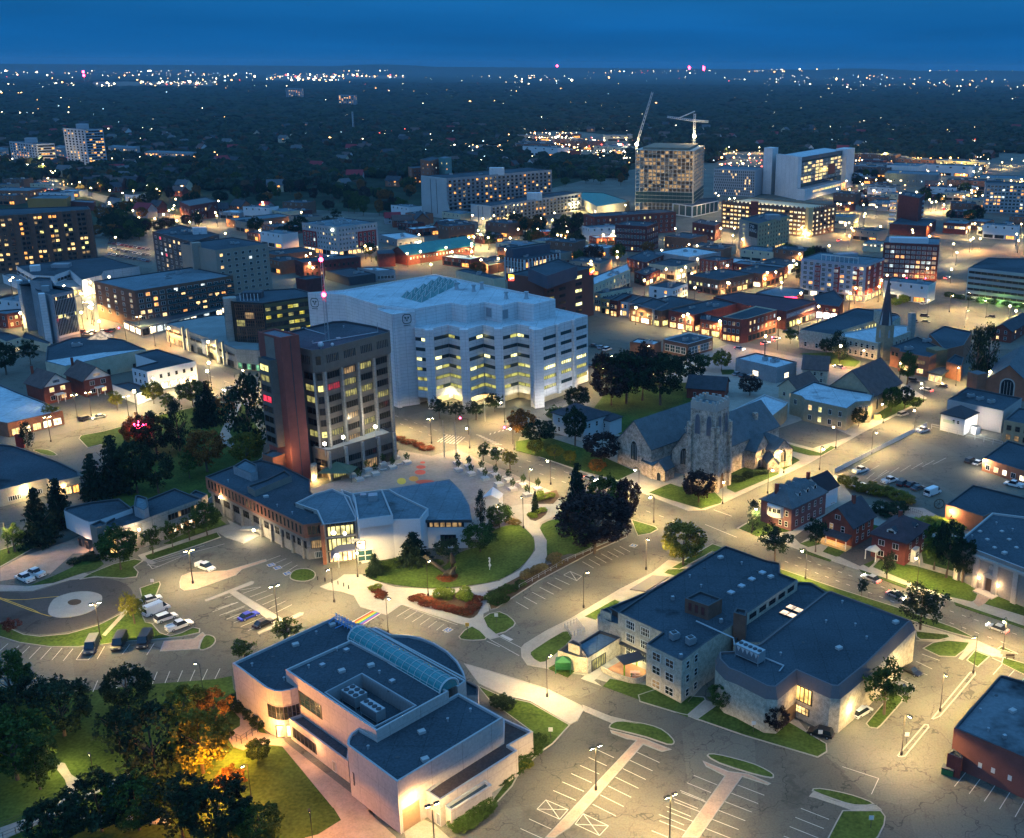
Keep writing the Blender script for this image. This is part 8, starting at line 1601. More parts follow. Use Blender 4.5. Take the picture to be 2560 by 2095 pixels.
# houses among the trees
rm_=[SHINGD,SHING,mat('grey_shingle',(.10,.11,.12),.9,.2),REDROOF];wm_=[BRICK,WST,CREAM,GREYW,BRICKO]
def house_proto(i):
    B=Bld('suburban_house','small gabled house among the dark trees of the suburbs','house','houses among the trees',cap=4);B.L=Vector((0,0,0));B.o=thing(B.name,B.label,B.cat,(0,0,0),0,B.group)
    gable(B,Vector((-5,-4,0)),Vector((5+i,-4,0)),Vector((-5,4,0)),5.5,9.2,wm_[i%5],rm_[i%4],.5);B.wins(Vector((-5,-4)),Vector((5+i,-4)),[1.2,3.8],2,2.0,1.5,1,1,.3+.15*(i%3),'s','w',lits=[LW,LO,LDIM]);B.fin();return B.o
protos=[house_proto(i) for i in range(6)];used=set();HS=[h for h in HS if P((h[0],h[1],0))[1]>175];r.shuffle(HS);HS=HS[:190]
extra=[('A1',560,905),('A1',620,900),('A1',720,935),('A1',640,1080),('A1',720,1060),('A1',890,1090),('A1',1190,1090),('A1',1260,1090),('A1',1370,1080),('A1',800,790),('A1',1200,740),('A2',290,1130),('A2',480,1150),('A2',340,1150),('A2',610,1190),('A2',740,1200),('A2',180,840),('A2',60,870),('A2',300,900),('A3',1540,920),('A3',1180,850),('A3',1420,880),('A1',400,840),('A1',1640,1060),('A1',1480,1065),('A1',1100,960),('A1',980,1060)]
for k,x,y in extra:g_=G(k,x,y);HS.append((g_.x,g_.y))
for i,(x,y) in enumerate(HS):
    j=i%6;o=protos[j] if j not in used else copy_tree(protos[j]);used.add(j);o.location=(x,y,0);o.rotation_euler=(0,0,rnd.choice((-.5,-.3,.2,1.0,-1.1))+rnd.uniform(-.2,.2));s=rnd.uniform(.9,1.3);o.scale=(s,s,s)
# street lamps
POLE=mat('dark_pole_metal',(.04,.035,.03),.6,0);LENS=emat('lamp_lens',(1,.80,.42),60,False);LENSF=emat('far_lamp_lens',(1,.78,.40),22,False);LENSF.cycles.emission_sampling=LENS.cycles.emission_sampling='NONE'
WARM=(1,.69,.24)
def lamp_proto(kind):
    b=MB();h=8.6
    p={'d':[(0,0,0),(0,0,h)],'s':[(0,0,0),(0,0,h),(.9,0,h+.1)],'p':[(0,0,0),(0,0,7.4),(.5,0,7.9),(1.2,0,7.8)],'m':[(0,0,0),(0,0,8)]}[kind]
    b.tube(p,.11 if kind!='m' else.14,6);b.tube([(0,0,0),(0,0,.7)],.25,8);hd=MB();le=MB()
    for x in{'d':(-.75,.75),'s':(1.1,),'p':(1.2,),'m':(0,)}[kind]:
        if kind in 'ds':hd.box(x-.45,-.22,h-.05,x+.45,.22,h+.2);le.box(x-.35,-.18,h-.13,x+.35,.18,h-.04)
        elif kind=='p':hd.tube([(x,0,7.8),(x,0,7.3)],[.05,.32],8);le.ball((x,0,7.15),.28,8,5)
        else:le.ball((x,0,8.3),.55,8,5)
    if kind=='d':hd.box(-.6,-.05,h-.02,.6,.05,h+.06)
    return b.mesh('pole',[POLE]),(hd.mesh('lamp_head',[POLE]) if hd.v else None),le.mesh('lamp_lens',[LENSF if kind=='m' else LENS])
LP={k:lamp_proto(k) for k in 'dspm'}
def lamp(x,y,kind,label,power=3600,rz=None,group=None,lit=True,col=WARM,s=1.):
    o=thing('street_lamp',label,'street lamp',(x,y,.1),rnd.uniform(0,6) if rz is None else rz,group);a,b_,c=LP[kind];inst(a,'pole',o,(0,0,0))
    if b_:inst(b_,'lamp_head',o,(0,0,0))
    if lit:inst(c,'lamp_lens',o,(0,0,0));light(o,(0 if kind in 'dm' else 1.15,0,8.35 if kind in 'ds' else 7.4 if kind=='m' else 6.8),power,col,'SPOT',.35,172 if kind!='m' else 168,wide=True)
    o.scale=(s,s,s);return o
NL='''C1 1190 885 d 5200|twin headed lamp on the pale brick island by the white pickup
C1 1713 1115 d 5200|twin headed lamp at the end of the concrete traffic islands
C1 622 1230 d 5600|twin headed lamp on the grass by the three dark vans
C2 273 1190 s 3600|lamp post beside the rainbow crossing
C2 520 965 s 3200|lamp post standing over the triangular flower bed
C2 1478 1035 s 4600|lamp post on the pavement before the stone hall stairs
C2 1862 800 s 4600|tall lamp post near the yellow leaved maple
C2 1107 545 s 2600|thin lamp beside the curved park path
C2 1275 275 p 4200|hanging lamp on the avenue verge behind the copper beech
C2 1910 510 p 4200|hanging lamp on the avenue kerb by the triangular lawn
C2 1818 330 p 4200|pale hanging lamp at the church corner of the avenue
C2 85 845 s 3000|lamp beside the lit entrance canopy of the glass atrium
C2 -60 1000 s 3000|lamp on the forecourt by the wheelchair bays
C2 1145 345 s 3000|short lamp at the plaza edge by the planters
E2 1253 610 s 5200|lamp on the white triangular pavement
E2 1553 1185 d 6800|twin headed lamp on the brick strip of the big parking lot
E2 2008 1500 d 6800|twin headed lamp at the bottom edge of the parking lot
E2 560 1560 d 4200|twin headed lamp below the loading box of the pale hall
E3 1365 970 s 4400|lamp at lower end of the long kerbed strip
E3 1603 700 s 4400|lamp in the middle of the long kerbed strip
E3 1808 465 s 4400|lamp at upper end of the long kerbed strip
E3 1992 320 p 4400|hanging lamp on the avenue at the right edge
C3 773 858 p 4400|hanging lamp on the avenue behind the stone hall
C3 1462 890 p 4400|lamp among the branches of the broad oak
C3 442 572 p 4000|hanging lamp at the corner of the purple brick house
C3 262 395 p 4400|white banner lamp beside the church tower door
C3 640 205 p 4400|white banner lamp at the end of the church lawn
C3 860 185 p 4000|hanging lamp over the side street behind the purple brick house
C3 540 330 p 3600|lamp behind the dormers of the purple brick house
B3 960 1285 p 4400|white banner lamp beside the church parking
B3 1180 1320 p 4400|lamp on the fenced side of the side street
B3 1252 1130 p 4200|white banner lamp by the parish hall evergreen
B3 1445 1170 p 4200|lamp on the fence near the hipped white cottage
B3 1500 1000 p 4200|white banner lamp at the corner by the tan church
B3 1700 900 p 4000|lamp at the crossing by the poplar pair
B3 1110 785 p 3600|lamp on the lawn before the courtyard building
B1 478 1100 d 4200|globe lamp at the lot by the twin houses, left
B1 565 1085 d 4200|globe lamp at the lot by the twin houses, right
B1 797 1110 d 4600|globe lamp on the park street kerb
B1 315 1245 d 4600|lamp before the blue roofed mall
B1 1515 910 p 3000|unlit looking lamp on the corner above the huge dark tree
B1 958 655 d 4200|white lamp at the mall crossing by the low store
B1 870 585 d 4200|white lamp before the lit shops of the balcony block
B1 540 490 d 4600|lamp in the dark lot by the slim tower
B2 540 1255 d 5200|very tall lamp on the plaza corner of the crossing
B2 990 1125 p 4600|white lamp before the white office
B2 1050 1295 p 4600|signal corner lamp on the crossing
B2 775 1285 p 4400|lamp at plaza side of the zebra crossing
B2 1590 925 s 4200|lamp in the lot behind the grove
B2 1665 840 s 4200|lamp in the lot right of the white office
B2 1895 780 s 4200|lamp by the glass pavilion
B2 300 1180 p 4400|lamp on the avenue kerb right of the brown tower
B3 1525 470 s 5200|globe lamp in the big pale car park, first from left
B3 1660 445 s 5200|globe lamp in the big pale car park, tallest upper one
B3 1755 540 s 5600|globe lamp in the big pale car park, nearest
B3 1885 480 s 5200|globe lamp in the big pale car park, right one
B3 1775 420 s 4600|globe lamp in the big pale car park by its upper edge
B3 2100 500 s 5200|globe lamp at the right edge of the big pale car park
E1 595 1190 s 800|park lamp with dark head beside the footbridge path
E1 1550 1240 s 1300|tall park lamp in the orange lit lawn
E1 1935 1560 s 1400|park lamp at the bottom of the orange lawn
E1 1255 600 s 500|short park lamp under the lower parking bays
C1 55 700 s 2800|lamp among spruces at the left edge'''
for ln in NL.split('\n'):
    a,lab=ln.split('|');k,x,y,kd,pw=a.split();g_=G(k,float(x),float(y));low='park lamp' in lab
    lamp(g_.x,g_.y,kd,lab,float(pw)*2.35,{'d':.6}.get(kd),col=(1,.36,.03) if low and float(pw)>900 else WARM,s=.8 if low else 1.)
g_=G('E1',1290,1230);light(None,(g_.x,g_.y,5.),9000,(1,.34,.03),'POINT',.5);g_=G('E1',1450,1000);light(None,(g_.x,g_.y,3.5),7000,(1,.42,.05),'POINT',.5);g_=G('E1',420,1060);light(None,(g_.x,g_.y,4),1600,(1,.75,.3),'POINT',.5)  # bare point lights added without fixtures to make the park trees glow
for ph,k,s,sp,pw in ST:
    pp=[G(k,*pr(t)) for t in s.split()];carry=sp*.4;side=1
    for a,c in zip(pp,pp[1:]):
        L_=(c-a).length;d=(c-a).normalized();n=Vector((-d.y,d.x,0));t=carry
        while t<L_:
            p=a+d*t+n*side*5;side=-side;t+=sp;
            if not inb(p.x,p.y):lamp(p.x,p.y,'m','one of the equal lamps '+ph,pw*2.6,None,'street lamps '+ph,col=WARM if rnd.random()>.12 else(1,.45,.1))
        carry=t-L_
for ph,k,x0,y0,x1,y1,n,pw in(('among the right hand lots','N6',60,480,2100,1200,40,9000),('among the shop yards of the centre','N5',0,0,2000,560,22,5500),('in the yards behind the white office','N2',0,600,2100,1000,16,6000),('in the lots round the beige tower','N1',1000,200,2121,900,20,8000),('in the blocks under the terraced slabs','A2',760,1120,1700,1460,26,8000),('around the unfinished tower','N4',0,560,1060,1040,12,7000),('in the streets left of the hotel','A1',900,1040,1900,1300,18,8000),('near the left edge blocks','B1',0,300,900,640,12,6000),('around the courtyard building','B3',0,150,2121,720,18,6000)):
    for i in range(n*3):
        p=G(k,rnd.uniform(x0,x1),rnd.uniform(y0,y1))
        if n>0 and not inb(p.x,p.y):n-=1;lamp(p.x,p.y,'m','one of the small lamps '+ph,pw*1.7,None,'lamps '+ph,col=WARM if rnd.random()>.2 else(1,.42,.08))
# lights of the far town
r=np.random.default_rng(11);pts=[]
def add(px,py,s,c,z=6.):
    g_=G('S',px,py,z);
    if g_.y>0:pts.append((g_.x,g_.y,z,s,c))
for i in range(2600):
    px=r.uniform(-60,2620);py=176+r.random()**1.5*250
    dn=.3+.7*(math.sin(px*.006+1)*math.sin(py*.05+px*.002)>-.1)
    if r.random()<dn:add(px,py,r.uniform(.45,.95)*(.6+r.random()**4*1.8),r.choice(4,p=[.5,.3,.14,.06]))
for k,x0,y0,x1,y1,n,s,cs in(('A1',880,255,1330,272,90,1.15,(.6,.25,.05,.1)),('A1',585,262,700,285,30,1.4,(.8,.15,.05,0)),('A1',650,195,1650,225,50,.7,(.5,.4,.05,.05)),('A1',1660,200,2121,245,150,1.2,(.55,.3,.05,.1)),('A2',0,190,370,228,130,1.2,(.55,.3,.05,.1)),('A1',0,300,220,325,24,1.2,(.6,.3,.1,0)),('A1',240,262,520,290,26,1.2,(.6,.3,.1,0)),
                                ('A2',620,200,700,212,16,1.1,(0,1,0,0)),('A2',950,195,1250,240,40,.8,(.5,.4,.1,0)),('A2',1130,570,1400,600,50,1.3,(.7,.3,0,0)),('A2',1130,600,1760,680,230,1.5,(.5,.32,.03,.15)),('A2',770,645,1000,690,40,1.2,(.5,.5,0,0)),('A2',1500,680,1760,725,70,1.5,(.7,.2,.1,0)),
                                ('A3',540,172,1030,180,34,.9,(.8,.2,0,0)),('A3',1030,175,1850,198,24,.8,(.7,.3,0,0)),('A3',930,275,1770,325,60,.8,(.6,.4,0,0)),('A3',240,700,540,780,90,1.4,(.3,.3,.1,.3)),('A3',1030,725,1740,790,110,1.9,(.3,.7,0,0)),('A3',1300,770,1900,850,120,1.7,(.4,.6,0,0)),('A3',1100,870,2121,960,120,1.2,(.5,.35,.05,.1)),
                                ('A1',130,740,340,830,40,1.7,(.7,.3,0,0)),('A1',260,870,440,940,26,1.6,(.2,.4,0,.4)),('A1',640,700,860,760,20,1.3,(.5,.5,0,0)),('A1',900,690,1350,720,24,1.1,(.3,.7,0,0)),('A2',200,540,420,575,22,1.1,(.2,.5,0,.3)),('A3',640,520,740,540,3,2.4,(0,1,0,0)),('A1',1215,405,1245,420,2,3.2,(1,0,0,0)),
                                ('A3',130,185,210,195,6,1.2,(1,0,0,0)),('A1',560,860,700,890,5,2.4,(1,0,0,0)),('A1',960,930,1050,950,4,2.0,(0,1,0,0)),('A2',900,1120,1420,1130,3,1.6,(1,0,0,0))):
    for i in range(int(n*.55)):row=r.integers(0,5)/4;p=S(k,x0+(x1-x0)*(r.random() if i%3 else r.integers(0,9)/8+r.normal()*.015),y0+(y1-y0)*min(1,max(0,row+r.normal()*.04)));add(p[0],p[1],s*r.uniform(.4,1.2),r.choice(4,p=np.array(cs)/sum(cs)),7.)
Vs=[];Ms=[]
for x,y,z,s,c in pts:R0=math.hypot(x,y)*.00043*min(s,1.3)*(.45+r.random()**4*1.5);Vs.append((iv*R0+np.array([x,y,z]))[fi].reshape(-1,3));Ms.append(np.full(20,c))
EM=[emat('town_light_white',(1,.82,.52),14,False),emat('town_light_orange',(1,.48,.14),12,False),emat('town_light_cool',(.55,.85,1),5,False),emat('town_light_red',(1,.10,.06),6,False)]
for m in EM:m.cycles.emission_sampling='NONE'
o=bpy.data.objects.new('town_lights',npmesh('town_lights',np.concatenate(Vs),3,EM,np.concatenate(Ms)));C.objects.link(o);tag(o,'countless small lamps and lit signs of the far suburbs','town lights',kind='stuff')
for k,x,y,pw,c in(('A2',1250,600,60000,0),('A2',1400,640,90000,0),('A2',1600,660,90000,0),('A2',1700,700,50000,0),('A3',1080,745,60000,1),('A3',1250,760,60000,1),('A3',1450,770,60000,1),('A3',1600,800,50000,1),('A3',1750,800,50000,1),('A3',400,740,40000,0),('A1',1100,262,250000,0),('A1',1900,225,300000,0),('A2',150,210,300000,0),('A1',250,790,40000,0),('A1',350,900,16000,1),('A2',900,670,25000,1),('A3',1300,900,14000,1),('A3',1700,940,14000,0)):
    g_=G(k,x,y);light(None,(g_.x,g_.y,14),pw*.5,(1,.8,.45) if c==0 else(1,.68,.15),'POINT',1.5)  # unseen strong point lights added to brighten the ground under the town lights
def mast(k,x,yb,yt,label,nl=3):
    g_=G(k,x,yb);h=HT(k,x,yb,yt);o=thing('radio_mast',label,'mast',(g_.x,g_.y,0));b=MB();w_=g_.length*.0003;b.tube([(0,0,0),(0,0,h)],w_,4);b.obj('mast',STEEL,o)
    for i in range(nl):b=MB();b.ball((0,0,h*(1-.33*i/1.0)),g_.length*.0009);b.obj('red_beacon',RED,o)
mast('A3',57,190,120,'shorter of two red lit radio masts on the skyline',2);mast('A3',146,188,80,'taller of two red lit radio masts on the skyline',3);mast('A1',523,262,195,'radio mast with two red lamps left of the bright strip',2);mast('A2',1315,168,100,'lone radio mast with a red lamp near the middle skyline',1)
b=MB();g_=G('A2',60,560);o=thing('stadium_light_mast','thin pale lattice mast standing in the woods','mast',(g_.x,g_.y,0));lattice(((0,0,0),(0,0,HT('A2',60,560,440))),1.2,12).obj('mast',CR,o)
# vehicles
RUB=mat('tyre_rubber',(.02,.02,.02),.9,0);CGL=glass('car_glass',(.015,.02,.03),.08);HLM=emat('headlight_lens',(1,.9,.7),.3,False);TLM=emat('tail_light_lens',(1,.03,.02),.06,False);HLO=emat('lit_headlight',(1,.9,.7),30,False);TLO=emat('lit_tail_light',(1,.03,.02),14,False)
SHP={'sedan':(4.7,1.8,.75,1.42,((-1.9,.75),(-1.2,1.42),(.45,1.42),(1.2,.8))),'suv':(4.8,1.9,.9,1.75,((-2.3,.95),(-2.05,1.75),(.6,1.75),(1.3,1.0))),'pickup':(5.7,1.95,.95,1.85,((-.9,1.0),(-.75,1.85),(.9,1.85),(1.6,1.05))),'van':(5.9,2.05,1.1,2.4,((-2.85,1.1),(-2.8,2.4),(1.5,2.4),(2.3,1.25)))}
CARM={}
def car_meshes(kd,paint):
    if(kd,paint.name) in CARM:return CARM[(kd,paint.name)]
    L_,W_,hb,ht,cab=SHP[kd];w2=W_/2;b=MB()
    prof=[(-L_/2,.35),(-L_/2,hb*.92),(-L_/2+.2,hb),(L_/2-1.1,hb),(L_/2-.15,hb*.86),(L_/2,.6),(L_/2,.35)];n=len(prof)
    b.add([(x,-w2,z) for x,z in prof]+[(x,w2,z) for x,z in prof],[tuple(range(n)),tuple(reversed(range(n,2*n)))]+[(i,i+n,(i+1)%n+n,(i+1)%n) for i in range(n)])
    wi=w2*.82;c=[(cab[0][0],w2*.95,cab[0][1]-.02),(cab[1][0]+.1,wi,cab[1][1]),(cab[2][0]-.1,wi,cab[2][1]),(cab[3][0],w2*.95,cab[3][1]-.02)]
    b.add([(c[1][0],-wi,ht),(c[2][0],-wi,ht),(c[2][0],wi,ht),(c[1][0],wi,ht),(c[1][0],-wi,ht-.06),(c[2][0],-wi,ht-.06),(c[2][0],wi,ht-.06),(c[1][0],wi,ht-.06)],[(0,1,2,3),(4,5,1,0),(6,7,3,2),(5,6,2,1),(7,4,0,3)])
    if kd=='pickup':b.box(-L_/2,-w2,hb,-.95,-w2+.12,hb+.35);b.box(-L_/2,w2-.12,hb,-.95,w2,hb+.35);b.box(-L_/2,-w2,hb,-L_/2+.12,w2,hb+.35)
    if kd=='van':b.box(-2.75,-w2*.97,1.1,1.2,w2*.97,2.35)
    g_=MB();q=[(c[0][0],-c[0][1],c[0][2]),(c[1][0],-wi,ht-.03),(c[2][0],-wi,ht-.03),(c[3][0],-c[3][1],c[3][2])];q2=[(x,-y,z) for x,y,z in q];g_.add(q+q2,[(3,2,1,0),(4,5,6,7),(0,1,5,4),(2,3,7,6)])
    wh=MB();wh.tube([(0,-.12,0),(0,.12,0)],.34,12);wh.tube([(0,-.13,0),(0,.13,0)],.2,8,1);hl=MB();hl.box(-.03,-.22,-.1,.03,.22,.1)
    r_=(b.mesh('body',[paint]),g_.mesh('window_glass',[CGL]),wh.mesh('wheel',[RUB,STEEL]),hl);CARM[(kd,paint.name)]=r_;return r_
LM={}
def car(k,x0,y0,x1,y1,kd,paint,label,group=None,lit=False,off=None):
    a,c=G(k,x0,y0),G(k,x1,y1);d=(c-a).normalized();m=(a+c)/2 if off is None else off;o=thing({'sedan':'parked_car','suv':'parked_suv','pickup':'pickup_truck','van':'van'}[kd] if not lit else 'moving_car',label,{'sedan':'car','suv':'car','pickup':'pickup truck','van':'van'}[kd],(m.x,m.y,.07),math.atan2(d.y,d.x),group)
    L_,W_,hb=SHP[kd][:3];bo,gl,wh,hl=car_meshes(kd,paint);inst(bo,'body',o,(0,0,0));inst(gl,'window_glass',o,(0,0,0))
    for sx_ in(-.31,.31):
        for sy_ in(-1,1):inst(wh,'wheel',o,(L_*sx_,sy_*(W_/2-.1),.34))
    for sy_ in(-1,1):
        for nm,x,m_ in(('headlight',L_/2,HLO if lit else HLM),('tail_light',-L_/2,TLO if lit else TLM)):
            if(nm,lit) not in LM:LM[(nm,lit)]=hl.mesh(nm,[m_])
            inst(LM[(nm,lit)],nm,o,(x,sy_*(W_/2-.35),hb*.72),(0,0,0),(1,1,1) if not lit else(1,1.3,1.6))
    if lit:light(o,(L_/2+.3,0,.7),260,(1,.9,.7),'SPOT',.1,70,aim=(1,0,-.12))
    return o
PC={n:mat('paint_'+n,c,.28,0,spec=.6) for n,c in(('white',(.75,.75,.75)),('black',(.012,.012,.015)),('blue',(.015,.03,.4)),('silver',(.35,.36,.38)),('grey',(.08,.085,.09)),('red',(.3,.015,.01)))}
for ln in '''C1 1225 780 1310 812 pickup white|white pickup alone on the pale paving by the long brick island
C1 200 885 110 845 pickup white|left white pickup of the pair by the turning circle
C1 265 850 172 818 pickup white|right white pickup of the pair by the turning circle
C1 885 1095 1045 1030 van white|white cargo van beside the yellow tree
C1 965 1130 1085 1088 suv white|white estate car parked between van and pickup
C1 1035 1185 1180 1132 pickup white|white pickup at the end of the row by the yellow tree
C1 905 1000 958 985 sedan white|white car half hidden behind the white cargo van
C1 600 1230 538 1350 van grey|silver roofed dark van, left of three facing down
C1 775 1205 705 1330 van black|dark van, middle of three facing down
C1 930 1195 860 1315 van black|dark van, right of three facing down
C1 1480 1118 1588 1075 sedan blue|bright blue sports car in the marked bays
C1 1572 1165 1678 1118 sedan black|black car next to the blue one
B1 490 1122 572 1100 suv black|dark car waiting by the lot of the twin houses
E3 1072 745 1165 690 suv white|white estate car beside the lit corner of the stone hall
E3 925 862 805 832 suv black|black car before the garage door of the stone hall
E3 1365 435 1482 490 sedan black|black car in the stone hall lot, farther of two
E3 1305 545 1412 592 sedan grey|dark car under the island tree of the stone hall lot
C3 1075 208 1150 186 pickup white|white pickup alone near the fence of the big lot
C3 1250 272 1335 248 pickup white|white and red pickup behind the thicket
C3 1345 292 1400 262 suv black|dark car next to the white and red pickup
C3 1400 292 1455 272 sedan black|black car in the middle of the row behind the thicket
C3 1435 312 1500 295 sedan grey|grey car at the right of the row behind the thicket
C3 1520 350 1592 322 van white|white covered van by the farm wheel
C3 1757 152 1822 122 suv black|black car beside the low brown office
C3 1815 160 1862 138 sedan white|white car right beside the low brown office
C3 2115 298 2000 272 pickup white|white crew pickup at the right edge
C3 1085 295 1130 280 sedan white|white car seen over the thicket, left
C3 1165 330 1215 318 sedan white|white car seen over the thicket, right
C3 870 375 930 395 sedan silver|silver car tucked behind the purple brick house
B3 1345 1092 1400 1075 suv silver|silver car parked on the side street by the parish hall
B3 1470 1192 1526 1175 pickup white|white pickup inside the fence by the cottage
B3 1648 912 1585 903 sedan black|black car before the poplar pair
B3 1410 872 1470 880 suv grey|grey car before the red brick offices
B3 410 862 465 842 suv silver|silver jeep beside the clinic
B3 330 838 375 826 sedan silver|pale car beside the clinic, left
B3 375 848 410 838 sedan black|dark car between two pale ones at the clinic
B3 1480 472 1540 478 suv black|dark jeep in the big pale car park
B3 1488 508 1540 512 sedan black|dark car just below the jeep in the big pale car park
B3 1945 482 1890 474 sedan black|dark car at the right of the big pale car park
B3 1440 500 1460 515 sedan black|dark car behind the stone chimney of the courtyard building
B3 1480 400 1525 393 sedan white|white car at the top of the big pale car park
B2 1585 742 1660 755 sedan black|dark car in the middle of the lot right of the white office
B2 1518 655 1568 662 sedan grey|dark car beneath the lit shop wall
B2 1565 678 1605 658 sedan silver|silver car beneath the lit shop wall, left
B2 1600 688 1645 672 suv white|white car beneath the lit shop wall, right
B2 1955 770 1905 775 sedan blue|blue car by the glass pavilion
B2 1515 785 1540 772 sedan black|dark car at the white office corner
E2 0 0 1 1 x x|'''.split('\n')[:-1]:
    a,lab=ln.split('|');k,x0,y0,x1,y1,kd,cl=a.split();car(k,float(x0),float(y0),float(x1),float(y1),kd,PC[cl],lab)
for i in range(30):
    j,i2=divmod(i,10);a=G('N1',1170+i2*45,800+j*60+i2*8);car('N1',0,0,60,-12,'sedan',PC[rnd.choice(['white','silver','black','grey','red'])],'one of the small cars in the lot below the brown slab','cars in the lot below the brown slab',off=a)
for k,x0,y0,x1,y1,n in(('N6',1420,740,1680,770,14),('N4',900,180,1300,235,26),('N2',1850,700,2060,730,4),('L1',1400,1230,2000,1310,7),('N5',600,460,800,490,4)):
    for i in range(n):a=G(k,x0+(x1-x0)*(i+.5)/n,rnd.uniform(y0,y1));car('S',0,900,60,905 if i%2 else 870,'sedan',PC[rnd.choice(['white','silver','black','grey','red'])],'one of the small parked cars '+{'N6':'by the grey right edge slab','N4':'behind the unfinished tower','N2':'at the old station','L1':'at the mall crossing','N5':'in the lane by the long brick block'}[k],'small cars '+k[1]+' lot',off=a)
for k,x0,y0,x1,y1,lab in(('C3',1215,880,1140,850,'car with glowing headlights coming up the avenue behind the stone hall'),('C3',1300,955,1365,980,'car with red tail lights on the avenue by the broad oak'),('C3',1990,1185,1920,1160,'car with headlights at the right edge of the avenue'),('C2',1480,232,1560,262,'car leaving down the avenue before the church'),('B1',1450,918,1380,935,'car with red lights on the park street'),('B1',640,1092,580,1105,'car behind the waiting dark one on the park street'),('B3',330,670,400,682,'car turning by the bar corner'),('B3',500,648,552,636,'white car at the bar corner crossing'),('B3',570,625,612,610,'white car behind another at the bar corner crossing'),('B3',1560,940,1480,920,'car passing the red brick offices'),('B3',1010,795,950,782,'car before the courtyard building'),('B3',1480,300,1520,285,'dark car at the far crossing'),('B3',1620,245,1670,230,'white car beyond the far crossing'),('A3',950,1250,1010,1225,'car on the street before the jagged car park'),('A3',1580,1060,1680,1030,'car climbing the far right avenue')):car(k,x0,y0,x1,y1,'sedan',PC['white' if 'white' in lab else 'silver'],lab,lit=True)
# plaza and small things
PLT=mat('pale_planter',(.5,.5,.48),.8,.1)
pb=MB();pb.prism([(-1.1,-1.1),(1.1,-1.1),(1.1,1.1),(-1.1,1.1)],0,.8);pm=pb.mesh('planter_box',[PLT]);R1='C2 145,190 195,215 240,155 300,175 390,145 95,250 50,225 320,115 705,190 770,170 850,195 785,215 870,245 935,225 955,280 1015,255 1040,310 1105,285 1130,345 1195,310 700,150 20,190'
for t in R1.split()[1:]:
    g_=G('C2',*pr(t));o=thing('plaza_planter','one of the pale square planters with little trees spread over the plaza','planter',(g_.x,g_.y,.1),.6,'plaza planters');inst(pm,'planter_box',o,(0,0,0));inst(crown('open',FG,rnd.randrange(3)),'planter_tree',o,(0,0,1.0),(0,0,0),(2.2,2.2,3))
bb=MB();bb.box(-1,-.3,.25,1,.3,.5);bb.box(-.9,-.25,0,-.7,.25,.25);bb.box(.7,-.25,0,.9,.25,.25);bm_=bb.mesh('plaza_bench',[PLT])
for x,y in((145,230),(245,190),(345,155),(900,205),(980,235),(1065,265),(1150,298)):g_=G('C2',x,y);o=bpy.data.objects.new('plaza_bench',bm_);C.objects.link(o);o.location=(g_.x,g_.y,.11);o.rotation_euler.z=.6;tag(o,'one of the low pale benches between the planters','bench','plaza benches')
for x,y,w_,h_,cn in((485,140,16,7,'red'),(475,168,30,11,'red'),(470,200,34,15,'red'),(500,260,60,14,'red'),(430,240,30,16,'orange'),(355,255,28,20,'yellow')):
    p=[G('C2',x+w_*math.cos(i*math.pi/9),y+h_*math.sin(i*math.pi/9)) for i in range(18)];sheet('plaza_floor_paint',ccw(p),.135,mat('floor_paint_'+cn,{'red':(.5,.08,.05),'orange':(.6,.28,.05),'yellow':(.6,.45,.06)}[cn],.85,.1))
def simple(nm,label,cat,k,x,y,fn,m,z=.1,rz=0,smooth=False):
    g_=G(k,x,y);b=MB();fn(b);o=b.obj(nm,m,None,(g_.x,g_.y,z),smooth);o.rotation_euler.z=rz;return tag(o,label,cat)
def tent(b):b.add([(-5,-3,2.8),(5,-3,2.8),(5.5,3,2.8),(-4,3.5,2.8),(0,.3,5.4)],[(0,1,4),(1,2,4),(2,3,4),(3,0,4)]);[b.tube([(x,y,0),(x,y,2.8)],.08,5) for x,y in((-5,-3),(5,-3),(5.5,3),(-4,3.5))]
simple('plaza_canopy','dark green tent canopy at the foot of the brown tower','canopy','C2',-40,240,tent,mat('green_canvas',(.04,.10,.08),.8,.1))
def scul(b):b.add([(-1.6,0,.2),(1.4,0,.2),(2.2,.2,3),(-.6,.4,1.6),(-1.6,.4,.2),(1.4,.4,.2),(2.2,.6,3),(-.6,.8,1.6),(-6,.6,5.2),(-5.2,.9,5.6),(-1,.2,1.2)],[(0,1,2,3),(5,4,7,6),(1,5,6,2),(3,2,6,7),(0,3,7,4),(3,8,10),(7,9,8,3),(10,8,9,7)]);b.tube([(.9,.3,1.2),(1.4,.3,4),(1.1,.3,6.5)],[1.1,.8,.3],8)
simple('black_sculpture','black folded steel sculpture over red flowers on the round lawn','sculpture','C2',640,850,scul,mat('black_steel',(.012,.012,.014),.5,0))
def statue(b):b.tube([(0,0,0),(.1,0,1.2),(0,.1,2.2),(.2,0,3)],[.15,.35,.25,.08],8);b.ball((0,0,3.1),.22)
simple('white_sculpture','slim white sculpture standing in the round lawn','sculpture','C2',898,800,statue,WST)
def kiosk(b):b.prism([(-2.6,-1.4),(2.2,-2.2),(2.8,1.6),(-1.6,2.2)],0,3.8);b.add([(-2.8,-1.6,3.8),(2.4,-2.4,3.8),(3,1.8,3.8),(-1.8,2.4,3.8),(0,2.6,5.6),(0,-2.6,5.2)],[(0,5,4,3),(5,1,2,4),(0,1,5),(2,3,4)])
kk=simple('white_kiosk','small white kiosk with pitched roof and lit window by the plaza','kiosk','C2',915,425,kiosk,WST);b=MB();b.box(1.2,-2.25,.6,2.1,-2.1,2.2);b.obj('lit_window',LB,kk)
